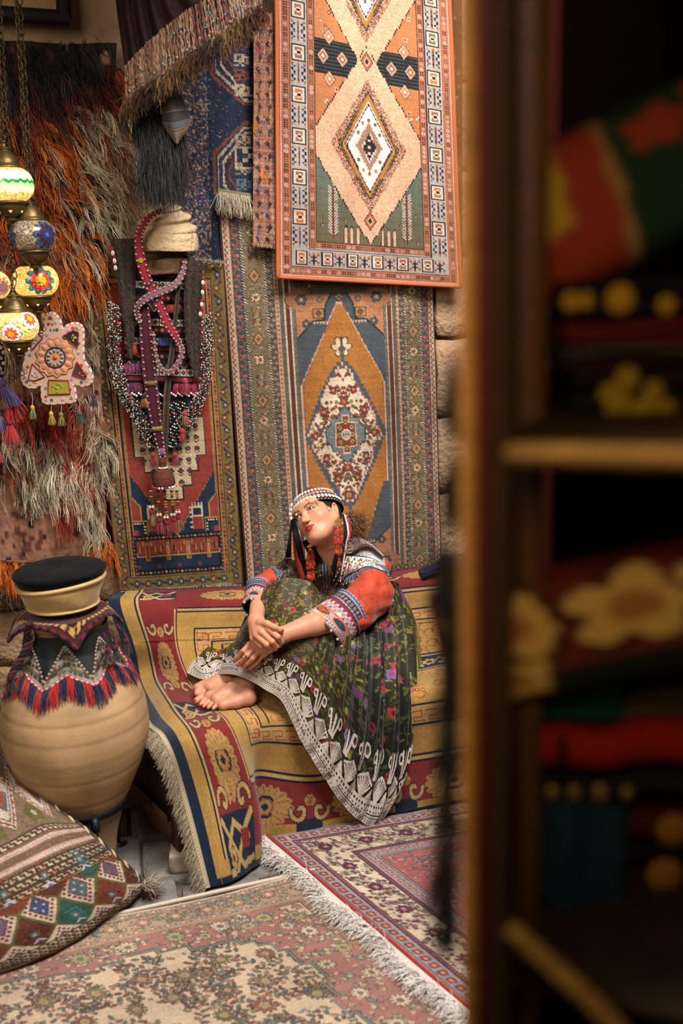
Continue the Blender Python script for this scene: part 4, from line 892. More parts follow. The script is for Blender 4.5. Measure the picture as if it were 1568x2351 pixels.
b = MB(); th = np.linspace(0, 2*math.pi, 300); r, z, _ = cover_pt(th, 1.0); b.tube(np.stack([JB[0]+(r+.003)*np.cos(th), JB[1]+(r+.003)*np.sin(th), z], 1), .0035, 5, np.where((np.arange(300)[:, None] % 4) < 2, lin(hx('a33040')), lin(hx('c9a0a0')))); b.build('braid', M_yarn, cov)
# square cloth on the mouth, braided edge, tassels
nu, nv = 200, 60; TH, TT = np.meshgrid(np.linspace(0, 2*math.pi, nu, endpoint=False), np.linspace(0.02, 1, nv)); ph = TH+.35
lobe = 1/np.maximum(np.abs(np.cos(ph)), np.abs(np.sin(ph))); Rm = .152+.042*(lobe-1)/.414
R_ = TT*Rm; Z_ = .993-.06*np.clip((R_-.148)/.04, 0, 1.6)**1.2-.004*TT
P = np.stack([JB[0]+R_*np.cos(TH), JB[1]+R_*np.sin(TH), Z_], -1)
col = np.tile(hx('4c1f26'), (nv, nu, 1)); band = (TT > .80) & (TT < .95); col[band] = hx('1a1a1c'); ib = (TT > .83) & (TT < .92); col[ib] = hx('b08a52'); col[ib & (np.sin(TH*40+TT*30) > .3)] = hx('3c1c22')
clo = MB().grid(P, lin(col), cu=True).build('mouth_cloth', M_pile); tag(clo, 'small maroon and black cloth with braided edge lying over the jar mouth', 'cloth')
E = P[-1]; n = len(E); b = MB()
cst = np.where((np.arange(n)[:, None] % 6) < 3, lin(hx('5c1f2c')), lin(hx('23151c')))
b.tube(np.vstack([E, E[:1]])-[0, 0, .004], .0075, 6, np.vstack([cst, cst[:1]])); b.build('braided_edge', M_yarn, clo)
def braid(b, pts, r, cols, seg=60):
    q = cr(np.array(pts, float), np.linspace(0, len(pts)-1, seg)); t = nz(np.gradient(q, axis=0)); A = nz(np.cross(t, [0.2, 1, .1])); B = np.cross(t, A); s = np.linspace(0, seg*.45, seg)
    for i, c_ in enumerate(cols): a = s+i*2*math.pi/len(cols); b.tube(q+(np.cos(a)[:, None]*A+np.sin(a)[:, None]*B)*r*.55, r*.62, 5, c_)
def tassel(b, top, L, r, cols, seed=0, head=None, n=70, hr=1.0, lean=(0, 0, 0), thr=.0014):
    g = np.random.default_rng(seed); top = np.asarray(top, float)
    b.ball(top-[0, 0, r*.5], r*.62*hr, 8, head or cols[0], (1, 1, 1.25)); b.tube([top-[0, 0, r*1.1], top-[0, 0, r*1.35]], r*.45, 8, head or cols[0])
    a = g.uniform(0, 6.28, n); q = np.sqrt(g.random(n))*r*.42; roots = np.stack([top[0]+q*np.cos(a), top[1]+q*np.sin(a), np.full(n, top[2]-r*.9)], 1)
    d = np.stack([np.cos(a)*q/r, np.sin(a)*q/r, np.full(n, -1.1)], 1)+np.asarray(lean)+g.normal(size=(n, 3))*.08
    strands(b, roots, d, L*g.uniform(.8, 1.05, n), thr, lcols(cols, n, seed), seed, seg=5, n=3, grav=.4, curl=.18)
for i, a in enumerate((-.55, -.40, -.05)):
    b = MB(); p = JB+[.178*math.cos(a), .178*math.sin(a), .935]; q = p+[.012+.01*i, -.006, -.05]; braid(b, [p, (p+q)/2+[0.005, 0, .004], q], .006, ('5c1f2c', '2a2226'), 14); tassel(b, q, .045, .017, ['1d2c28', '5c1f2c', '2c3c38'], i, head='5c1f2c'); b.build('tassel', M_yarn, clo)
b = MB(); q = [(98, 1415), (84, 1438), (70, 1470), (52, 1505), (36, 1532), (24, 1556)]
pts = [ay(x, y, JB[1]-.10-.02*i) for i, (x, y) in enumerate(q)]
for i in range(len(pts)):
    dd = pts[i]-JB; rr = math.hypot(dd[0], dd[1]); need = np.interp(pts[i][2], prof[:17, 1], prof[:17, 0])+.03
    if rr < need: pts[i][:2] = JB[:2]+dd[:2]/rr*need
braid(b, pts, .012, ('3a1820', '4c2228', '1d1518'), 60); tassel(b, pts[-1]+[0, 0, .01], .04, .02, ['3a1820', '2a1a1e'], 4); b.build('braided_cord', M_yarn, clo)
# hat
hat = thing('velvet_hat', 'black velvet hat with a gold satin band, set on top of the clay jar', 'hat', JB+[0, 0, .995])
nu = 96; th = np.linspace(0, 2*math.pi, nu, endpoint=False)
def hring(r, z, tilt=.0, wob=.0, s=0):
    z = 1.012+(z-.972)*.76
    return np.stack([JB[0]+(r+wob*np.sin(th*3+s)+wob*.5*np.sin(th*7+s*2))*np.cos(th), JB[1]+(r+wob*np.sin(th*3+s))*np.sin(th), z+tilt*np.cos(th+.2)+wob*.4*np.sin(th*4)+0*th], -1)
gold = [(.112, .972, 0, 0), (.122, .974, .0, .001), (.124, .982, 0, .001), (.119, .986, 0, .001), (.124, 1.0, 0, .002), (.134, 1.03, .004, .002), (.143, 1.06, .008, .002), (.1455, 1.074, .011, .001), (.150, 1.078, .012, .001), (.1545, 1.087, .013, .001), (.151, 1.096, .014, .001), (.142, 1.098, .014, .0)]
Pg = cr(np.array([hring(r, z, t, w, i) for i, (r, z, t, w) in enumerate(gold)]), np.linspace(0, len(gold)-1, 40))
M_satin = mat('gold_satin', 'c4a468', rough=.6, metal=.08, noise=.12, nscale=40, bump=.12, bscale=25, spec=.6, sheen=.3)
MB().grid(Pg, None, cu=True).build('gold_band', M_satin, hat)
vel = [(.138, 1.085, .012, 0), (.146, 1.10, .010, .001), (.154, 1.12, .006, .001), (.158, 1.137, .002, .002), (.150, 1.146, .001, .002), (.13, 1.150, 0, .003), (.09, 1.154, 0, .002), (.045, 1.152, 0, .001), (.003, 1.150, 0, 0)]
Pv = cr(np.array([hring(r, z, t, w, i) for i, (r, z, t, w) in enumerate(vel)]), np.linspace(0, len(vel)-1, 40)); M_velvet = mat('black_velvet', '0b0c10', rough=.95, sheen=.08, noise=.3, nscale=30, bump=.2, bscale=60, spec=.1)
MB().grid(Pv, None, cu=True).build('crown', M_velvet, hat)
# --- kilim cushion in the lower left corner
def weave_cushion():
    W, H = 420, 520; c = Cv(W, H, .5, '8a7058'); g = random.Random(9); OLV, CR, RO, BLU = '6f6a3a', 'd8c4ae', 'a85a3e', '4f7488'
    c.marks(0, 0, W, H, 1400, ('6a5040', 'a58a6c', '5a4436'), 1, (1.5, 4))
    # top: big hooked shapes
    for i, x in enumerate((30, 140, 250, 360)):
        k = 1 if i % 2 else -1
        for s_, col in ((62, CR), (57, '8a3c34'), (54, CR), (49, '6a5448'), (46, CR)): c.dia(x, 80, s_*1.0, s_*1.35, col)
        for s_, col in ((38, BLU), (32, RO)): c.poly([(x-s_*.6, 80-s_*1.3), (x+s_*.3, 80-s_), (x+s_*.2, 80-s_*.2), (x+s_*.9, 80+s_*.3), (x+s_*.2, 80+s_*1.2), (x-s_*.3, 80+s_*.4), (x-s_*.8, 80+s_*.1)], col)
        c.marks(x-20, 50, x+20, 110, 50, ('8a3c34', 'c07a50', '7a4030'), i, (2, 3)); c.ell(x+4, 60, 5, 5, CR)
        for a in range(28): t = a/28*4; e = [(0, -1), (1, 0), (0, 1), (-1, 0), (0, -1)]; j = int(t); f = t-j; c.rect(x+57*(e[j][0]*(1-f)+e[j+1][0]*f)-2.5, 80+77*(e[j][1]*(1-f)+e[j+1][1]*f)-3, x+57*(e[j][0]*(1-f)+e[j+1][0]*f)+2.5, 80+77*(e[j][1]*(1-f)+e[j+1][1]*f)+3, '8a3c34')
        c.poly([(x+40, 140), (x+70, 120), (x+90, 140), (x+86, 172), (x+60, 160), (x+44, 175)], OLV); c.ell(x+66, 146, 7, 6, CR); c.ell(x+66, 146, 3, 3, 'a07ca0')
    def band(y0, y1, col): c.rect(0, y0, W, y1, col)
    def zig(y0, y1, n=3):
        band(y0, y1, '5c4638')
        for k in range(n):
            yy = y0+(y1-y0)*(k+.5)/n
            for i, (p, d) in enumerate(per(0, W, 16)): c.line([(p, yy-3), (p+8, yy-3), (p+8, yy+4), (p+16, yy+4)], 2.7, ('d0bfa4', 'c4b090')[i % 2])
    zig(176, 192, 1); band(192, 240, '7c6350'); c.marks(0, 192, W, 240, 600, ('93785f', '6a5242', 'a88a6a'), 5, (1.5, 3))
    for y in (196, 222): band(y, y+3, 'b5683a'); band(y+3, y+12, 'cdb6ae'); band(y+12, y+15, 'b5683a')
    zig(240, 290, 3); band(290, 292, 'b58a35')
    band(292, 420, OLV)
    for i in range(-1, 6):
        for j in range(-1, 3):
            x, y = 40+i*84+(42 if j % 2 else 0), 322+j*56
            if not (255 < y < 450): continue
            lat = [(a_x, min(419, max(293, a_y))) for a_x, a_y in ((x, y-52), (x+38, y), (x, y+52), (x-38, y))]
            kind = (i+j*2) % 3
            bg = ('6a3a30', '3a6058', '8a4630')[kind] if j % 2 else CR
            c.poly(lat, bg)
            if j % 2 == 0:
                for a in range(20): t = a/20*4; e = [(0, -1), (1, 0), (0, 1), (-1, 0), (0, -1)]; jj = int(t); f = t-jj; c.rect(x+29*(e[jj][0]*(1-f)+e[jj+1][0]*f)-3, y+40*(e[jj][1]*(1-f)+e[jj+1][1]*f)-3, x+29*(e[jj][0]*(1-f)+e[jj+1][0]*f)+3, y+40*(e[jj][1]*(1-f)+e[jj+1][1]*f)+3, '8a3c34')
                c.dia(x, y, 22, 30, '7a4a44'); ic = (BLU, '7a5474', '35508a')[kind]
                for dx, dy in ((0, -13), (9, 0), (0, 13), (-9, 0)): c.dia(x+dx, y+dy, 9, 11, ic); c.rect(x+dx-2.2, y+dy-2.6, x+dx+2.2, y+dy+2.6, ('c8b8a0', '4a7a70', 'c8b8a0')[kind])
            else:
                c.marks(x-26, y-28, x+26, y+28, 70, ('a84a34', '2c2624', '7a3a30'), i+j, (2, 4)) if kind != 1 else [c.line([(x-14, y-18+q*9), (x+14, y-18+q*9), (x+14, y-13+q*9)], 3, '35807a') for q in range(4)]
                c.rect(x-7, y-8, x+7, y+8, BLU); c.rect(x-3, y-4, x+3, y+4, 'c8b070'); c.poly([(x-12, y+26), (x, y+12), (x+12, y+26)], 'c8c0d0'); c.poly([(x-6, y+26), (x, y+18), (x+6, y+26)], BLU)
    for i in range(-1, 6): [c.line([(40+i*84+s_*42-42, 292-2), (40+i*84+s_*42, 350)], 0, OLV) for s_ in (0, 1)]
    zig(420, 462, 3); band(462, 466, '3a2c24')
    for y, col in ((466, 'b5683a'), (470, 'cdb6ae'), (480, 'a85a3e'), (484, '5c4638'), (490, 'cdb6ae'), (498, 'a85a3e'), (503, '4a382c')): band(y, H, col)
    c.marks(0, 500, W, H, 120, ('c4b090', '3a2c24'), 3, (3, 6))
    return c.wear(3, .04, .06, .08)
cvc = weave_cushion()
PC = [([(-300, 1862), (-140, 1790), (-40, 1738), (38, 1720)], .42), ([(-270, 1985), (-110, 1925), (20, 1860), (118, 1842)], .36), ([(-240, 2085), (-60, 2020), (92, 1950), (198, 1908)], .28), ([(-190, 2175), (0, 2108), (146, 2040), (270, 1970)], .17), ([(-130, 2232), (56, 2175), (205, 2096), (326, 2022)], .065), ([(-100, 2262), (66, 2210), (215, 2122), (332, 2044)], .012)]
K = np.array([[of(*p, z) for p in r] for r, z in PC]); P = net(K, cvc.nx, cvc.ny)
u, v = np.meshgrid(np.linspace(0, 1, cvc.nx), np.linspace(0, 1, cvc.ny)); nrm = nz(normals(P)); nrm *= np.sign(nrm@np.array([0, -1, 1]))[..., None]
P = P+nrm*((.045*(1-(2*v-1)**4)*np.clip((1-u)*6, 0, 1)**.6+.006*smooth_noise(cvc.nx, cvc.ny, 4, 4, 3)))[..., None]; P[..., 2] = np.maximum(P[..., 2], .010)
cus = sheet('kilim_cushion', cvc, P, M_flat, None, .05, (0, -1, 1)); tag(cus, 'big patterned kilim floor cushion in the lower left, leaning on the jar', 'cushion')
b = MB(); e = P[::4, -1]; braid(b, [x for x in e[::3]], .008, ('3a2c24', 'c4b090', '5a4436'), 160); b.build('corded_edge', M_yarn, cus)
b = MB(); tip = P[-20, -1]
for i, (dx, dy, dz, c_) in enumerate(((.05, -.02, .02, ['d0c0a0', 'b8a888']), (.04, -.05, -.005, ['1c1a1c', '2c2426', '7a2c28']), (.06, -.03, -.0, ['1c1a1c', '7a2c28']))):
    g = np.random.default_rng(i); k = 40; roots = tip+g.normal(size=(k, 3))*.008; strands(b, roots, np.tile([dx, dy, dz], (k, 1))*14+g.normal(size=(k, 3))*.35, .08, .0013, lcols(c_, k, i), i, seg=7, n=3, grav=.35, curl=.9)
v0 = b.V; 
for q in v0: q[:, 2] = np.maximum(q[:, 2], .014)
stuff(b.build('corner_threads', M_yarn, cus))
# ---------------------------------------------------------------- the woman
from mathutils.bvhtree import BVHTree
class Sdf:
    def __init__(s): s.p = []
    def cap(s, a, b, ra, rb, k=.01, sub=False): s.p.append(('c', np.array(a, float), np.array(b, float), ra, rb, k, sub)); return s
    def ell(s, c, r, R=None, k=.01, sub=False): s.p.append(('e', np.array(c, float), np.array(r, float), np.eye(3) if R is None else R, None, k, sub)); return s
    def field(s, lo, hi, h):
        lo = np.asarray(lo, float); n = np.ceil((np.asarray(hi)-lo)/h).astype(int)+1
        ax = [(lo[i]+np.arange(n[i])*h).astype(np.float32) for i in range(3)]; F = np.full(n, .2, np.float32)
        for t, a, b, c, d, k, sub in s.p:
            m = k+3*h+.004
            if t == 'c': r = max(c, d); bl, bh = np.minimum(a, b)-r-m, np.maximum(a, b)+r+m
            else: r = np.sqrt(((c*b)**2).sum(1)); bl, bh = a-r-m, a+r+m
            sl = tuple(slice(max(0, int((bl[i]-lo[i])/h)), min(n[i], int((bh[i]-lo[i])/h)+2)) for i in range(3))
            if any(q.start >= q.stop for q in sl): continue
            X, Y, Z = ax[0][sl[0]][:, None, None], ax[1][sl[1]][None, :, None], ax[2][sl[2]][None, None, :]
            if t == 'c':
                ab = b-a; L = ab@ab+1e-12; T = np.clip(((X-a[0])*ab[0]+(Y-a[1])*ab[1]+(Z-a[2])*ab[2])/L, 0, 1)
                D = np.sqrt((X-a[0]-T*ab[0])**2+(Y-a[1]-T*ab[1])**2+(Z-a[2]-T*ab[2])**2)-(c+(d-c)*T)
            else:
                x, y, z = X-a[0], Y-a[1], Z-a[2]; u = (x*c[0, 0]+y*c[1, 0]+z*c[2, 0]); v = (x*c[0, 1]+y*c[1, 1]+z*c[2, 1]); w = (x*c[0, 2]+y*c[1, 2]+z*c[2, 2])
                k0 = np.sqrt((u/b[0])**2+(v/b[1])**2+(w/b[2])**2)+1e-6; k1 = np.sqrt((u/b[0]**2)**2+(v/b[1]**2)**2+(w/b[2]**2)**2)+1e-6; D = k0*(k0-1)/k1
            G = F[sl]
            if sub: hh = np.clip(.5-.5*(G+D)/k, 0, 1); F[sl] = G*(1-hh)-D*hh+k*hh*(1-hh)
            else: hh = np.clip(.5+.5*(G-D)/k, 0, 1); F[sl] = G*(1-hh)+D*hh-k*hh*(1-hh)
        return F, lo
def surfnets(F, lo, h):
    S = F < 0; n = F.shape
    c = np.zeros((n[0]-1, n[1]-1, n[2]-1), np.int8)
    for i in (0, 1):
        for j in (0, 1):
            for k in (0, 1): c += S[i:n[0]-1+i, j:n[1]-1+j, k:n[2]-1+k]
    act = np.argwhere((c > 0) & (c < 8)); idx = np.full(c.shape, -1, np.int64); idx[tuple(act.T)] = np.arange(len(act))
    acc = np.zeros((len(act), 3)); cnt = np.zeros(len(act)); cn = [(i, j, k) for i in (0, 1) for j in (0, 1) for k in (0, 1)]
    for a in cn:
        for ax in range(3):
            if a[ax]: continue
            b = list(a); b[ax] = 1; fa = F[tuple((act+a).T)]; fb = F[tuple((act+b).T)]; m = (fa < 0) != (fb < 0); t = fa[m]/(fa[m]-fb[m]+1e-12)
            p = np.tile(np.array(a, float), (m.sum(), 1)); p[:, ax] += t; acc[m] += p; cnt[m] += 1
    V = lo+(act+acc/np.maximum(cnt, 1)[:, None])*h; Q = []
    for ax in range(3):
        sl0 = [slice(1, n[i]-1) for i in range(3)]; sl1 = list(sl0); sl0[ax] = slice(0, n[ax]-1); sl1[ax] = slice(1, n[ax])
        A, B = S[tuple(sl0)], S[tuple(sl1)]; e = np.argwhere(A != B)
        if not len(e): continue
        flip = A[tuple(e.T)]; off = [1, 1, 1]; off[ax] = 0; e = e+off; o1, o2 = [i for i in range(3) if i != ax]
        d1 = np.zeros(3, int); d1[o1] = 1; d2 = np.zeros(3, int); d2[o2] = 1
        q = np.stack([idx[tuple((e-d1-d2).T)], idx[tuple((e-d2).T)], idx[tuple(e.T)], idx[tuple((e-d1).T)]], 1)
        if ax == 1: flip = ~flip
        q[~flip] = q[~flip][:, ::-1]; Q.append(q[(q >= 0).all(1)])
    return V, np.vstack(Q)
def smooth_mesh(V, Q, it=2, lam=.5):
    for _ in range(it):
        acc = np.zeros_like(V); cnt = np.zeros(len(V))
        for i in range(4): np.add.at(acc, Q[:, i], V[Q[:, (i+1) % 4]]); np.add.at(acc, Q[:, i], V[Q[:, (i-1) % 4]]); np.add.at(cnt, Q[:, i], 2)
        m = cnt > 0; V[m] += lam*(acc[m]/cnt[m][:, None]-V[m])
    return V
def vn(V, Q):
    n = np.zeros_like(V); f = np.cross(V[Q[:, 2]]-V[Q[:, 0]], V[Q[:, 3]]-V[Q[:, 1]])
    for i in range(4): np.add.at(n, Q[:, i], f)
    return nz(n)
B3 = np.stack([_r, _u, -_f], 1)                          # camera-ish basis used only to read angles off the photograph
def Rx(a): c, s = math.cos(a), math.sin(a); return np.array([[1, 0, 0], [0, c, -s], [0, s, c]])
def Ry(a): c, s = math.cos(a), math.sin(a); return np.array([[c, 0, s], [0, 1, 0], [-s, 0, c]])
def Rz(a): c, s = math.cos(a), math.sin(a); return np.array([[c, -s, 0], [s, c, 0], [0, 0, 1]])
rad = math.radians
HR = B3@Rz(rad(23))@Rx(rad(-22))@Ry(rad(-29)); HC = ay(735, 1196, 3.72); HS = 1.04
def hd(p): return HC+(np.asarray(p, float)*HS)@HR.T
def hdi(p): return ((np.asarray(p)-HC)@HR)/HS
S = Sdf(); E_ = lambda c, r, k=.01, sub=False, R=None: S.ell(hd(c), np.array(r)*HS, HR if R is None else HR@R, k, sub); K_ = lambda a, b, ra, rb, k=.01, sub=False: S.cap(hd(a), hd(b), ra*HS, rb*HS, k, sub)
E_((0, .036, -.012), (.073, .086, .090), .02); E_((0, -.012, .030), (.060, .072, .058), .03); K_((0, -.033, .02), (0, -.066, .056), .047, .026, .03)
for s_ in (-1, 1):
    K_((s_*.058, -.02, -.005), (s_*.022, -.069, .055), .018, .018, .028); E_((s_*.036, -.008, .052), (.024, .022, .022), .022)
    E_((s_*.031, .024, .094), (.021, .013, .014), .014, True); E_((s_*.031, .045, .070), (.026, .010, .014), .014)
E_((0, -.073, .068), (.018, .013, .016), .018); E_((0, .055, .058), (.050, .03, .03), .03)
K_((0, .030, .080), (0, -.010, .102), .0075, .0095, .010); E_((0, -.012, .104), (.0105, .009, .010), .006)
for s_ in (-1, 1):
    E_((s_*.0115, -.0165, .094), (.0075, .0062, .009), .005); E_((s_*.0068, -.0235, .100), (.0038, .003, .005), .002, True)
    E_((s_*.031, .0255, .0715), (.0150, .0140, .0138), .004)
    E_((s_*.0308, .0240, .0880), (.0112, .0037, .0085), .002, True, Rz(s_*rad(6)))
    K_((s_*.018, .014, .086), (s_*.042, .0125, .078), .003, .002, .006)
E_((0, -.042, .080), (.024, .016, .016), .015)
UL = [(-.0245, -.0385, .0800), (-.013, -.0375, .0935), (-.004, -.0355, .0985), (0, -.037, .0985), (.004, -.0355, .0985), (.013, -.0375, .0935), (.0245, -.0385, .0800)]
LL = [(-.0235, -.0393, .0800), (-.012, -.0460, .0920), (0, -.0482, .0960), (.012, -.0460, .0920), (.0235, -.0393, .0800)]
for P_, rr in ((UL, (.0012, .0028, .0033, .0032, .0033, .0028, .0012)), (LL, (.0012, .0038, .0047, .0038, .0012))):
    for i in range(len(P_)-1): K_(P_[i], P_[i+1], rr[i], rr[i+1], .003)
ML = [(-.0235, -.0388, .083), (-.013, -.0415, .0975), (0, -.0425, .1025), (.013, -.0415, .0975), (.0235, -.0388, .083)]
for i in range(4): K_(ML[i], ML[i+1], .0009, .0009, .0016, True)
for s_ in (-1, 1):
    K_((s_*.014, -.020, .093), (s_*.032, -.040, .078), .0018, .0012, .005, True)
    E_((s_*.0745, .004, -.006), (.0065, .030, .018), .006, False, Rz(-s_*rad(12))); E_((s_*.080, .009, -.003), (.005, .017, .010), .003, True); E_((s_*.074, -.024, .002), (.005, .008, .007), .005)
NB = ay(756, 1300, 3.80)
S.cap(hd((0, -.045, -.030)), NB, .050, .056, .028); S.cap(hd((0, -.04, .0)), NB+[0, -.02, .0], .034, .046, .02)
SHL, SHR = ay(862, 1306, 3.83), ay(662, 1322, 3.80); CH, PV = ay(765, 1375, 3.86), ay(815, 1525, 3.92)
ELL, WRL = ay(806, 1424, 3.60), ay(648, 1457, 3.455); ELR, WRR = ay(598, 1346, 3.77), ay(588, 1424, 3.50)
S.cap(NB, CH, .058, .095, .05); S.cap(CH, PV, .10, .13, .06); S.cap(SHL, SHR, .045, .045, .05); S.cap(SHL, ELL, .046, .040, .02); S.cap(SHR, ELR, .042, .038, .02)
fmL = ay(722, 1432, 3.50); S.cap(ELL, fmL, .041, .044, .015); S.cap(fmL, WRL, .044, .0285, .012); S.cap(ELR, WRR, .038, .0275, .015)
# knees, shins, ankles, feet
KN1, KN2 = ay(640, 1372, 3.66), ay(700, 1376, 3.64); AK1, AK2 = of(566, 1566, .570), of(528, 1550, .572)
for kn, ak in ((KN2, AK1), (KN1, AK2)): S.cap(PV, kn, .095, .056, .03); S.cap(kn, ak, .055, .036, .02)
def foot(heel, ankle, ball_b, ball_l, toes, k=.010):
    S.cap(heel, ankle, .029, .031, .02); S.cap(ankle, (ball_b+ball_l)/2+[0, 0, .012], .033, .020, .02); S.cap(heel, ball_l, .026, .018, .02); S.cap((heel+ball_l)/2+[0, 0, -.004], (heel+ball_b)/2, .021, .022, .02); S.cap(ankle+[0, 0, -.01], ball_b+[0, 0, .004], .028, .021, .02); S.cap(ball_b, ball_l, .019, .015, .012)
    S.ell(ankle+[.012, -.027, -.004], (.013, .010, .013), None, .012)
    for a, b, ra, rb in toes: S.cap(a, (a+b)/2+[0, 0, .004], ra, ra*1.02, .004); S.cap((a+b)/2+[0, 0, .004], b, ra*.98, rb, .003)
Z = .512
NAILS = []
tz = .523; bb, bl = of(482, 1601, Z+.022), of(512, 1619, Z+.018)
toes = [(of(474, 1598, Z+.020), of(450, 1609, Z+.017), .0135, .0125), (of(478, 1604, Z+.018), of(461, 1617, Z+.012), .0098, .0085), (of(486, 1608, Z+.017), of(468, 1621, Z+.011), .0092, .008), (of(495, 1612, Z+.016), of(478, 1624, Z+.010), .0088, .0078), (of(505, 1617, Z+.015), of(490, 1626, Z+.010), .0085, .0076)]
foot(of(571, 1601, Z+.028), AK1, bb, bl, toes)
NAILS += [(of(446, 1607.5, Z+.024), .0085)]+[(t[1]+np.array([-.006, -.004, .006]), .0052) for t in toes[1:4]]
bb2, bl2 = of(466, 1577, Z+.026), of(500, 1588, Z+.02)
toes2 = [(of(463, 1578, Z+.026), of(452, 1592, Z+.016), .0155, .0125), (of(474, 1582, Z+.02), of(461, 1597, Z+.012), .0095, .0085)]
foot(of(548, 1585, Z+.03), AK2, bb2, bl2, toes2); S.ell(of(452, 1577, Z+.030), (.014, .014, .013), None, .012)
NAILS += [(toes2[0][1]+np.array([-.009, -.004, .005]), .0085)]
# right hand (image left): back of the hand seen, fingers closed over the other wrist
def finger(pts, rs, k=.004):
    for i in range(len(pts)-1): S.cap(pts[i], pts[i+1], rs[i], rs[i+1], k)
hY = 3.425
palm = [ay(611, 1441, 3.435), ay(600, 1451, 3.425), ay(588, 1459, 3.43), ay(580, 1466, 3.44)]
for q, r in zip(palm, (.0125, .0125, .012, .0115)): S.cap(WRR+(q-palm[1])*.35, q, .020, r, .012)
S.cap(WRR, (palm[0]+palm[3])/2+[0, .012, 0], .026, .022, .015)
F4 = [[(613, 1442, 3.43), (638, 1462, 3.405), (645, 1474, 3.425), (640, 1482, 3.45)], [(601, 1452, 3.425), (625, 1473, 3.395), (635, 1484, 3.415), (632, 1490, 3.44)],
      [(589, 1460, 3.43), (612, 1480, 3.395), (624, 1489, 3.415), (622, 1495, 3.44)], [(581, 1467, 3.445), (600, 1484, 3.415), (611, 1492, 3.425), (612, 1497, 3.445)]]
for f, r0 in zip(F4, (.0105, .0105, .0100, .0090)): finger([ay(*q) for q in f], (r0*1.08, r0, r0*.93, r0*.85), .0035)
finger([ay(598, 1430, 3.455), ay(613, 1432, 3.43), ay(630, 1440, 3.415), ay(647, 1448, 3.42)], (.017, .0125, .0108, .0088), .006); NAILS.append((ay(649, 1447, 3.411), .0062))
# left hand (image right) lying on the shin
pl = [ay(573, 1479, 3.475), ay(583, 1488, 3.465), ay(593, 1497, 3.465), ay(603, 1505, 3.475)]
for q, r in zip(pl, (.012, .0125, .012, .0115)): S.cap(WRL+(q-pl[1])*.3, q, .019, r, .012)
S.cap(WRL, ay(600, 1486, 3.49), .025, .022, .015)
for f, r0 in (([(573, 1479, 3.475), (559, 1494, 3.46), (547, 1508, 3.475), (539, 1517, 3.49)], .0098), ([(583, 1488, 3.465), (568, 1504, 3.45), (555, 1518, 3.465), (547, 1527, 3.48)], .0102), ([(593, 1497, 3.465), (580, 1512, 3.45), (568, 1523, 3.46), (559, 1530, 3.475)], .0100), ([(603, 1505, 3.475), (590, 1520, 3.465), (580, 1529, 3.47), (572, 1534, 3.48)], .0090)):
    q = [ay(*p) for p in f]; finger(q, (r0*1.08, r0, r0*.9, r0*.82), .003); NAILS.append((q[-1]+np.array([-.004, -.005, .003]), .0058))
finger([ay(625, 1478, 3.47), ay(617, 1490, 3.445), ay(619, 1494, 3.43)], (.013, .010, .008), .006)
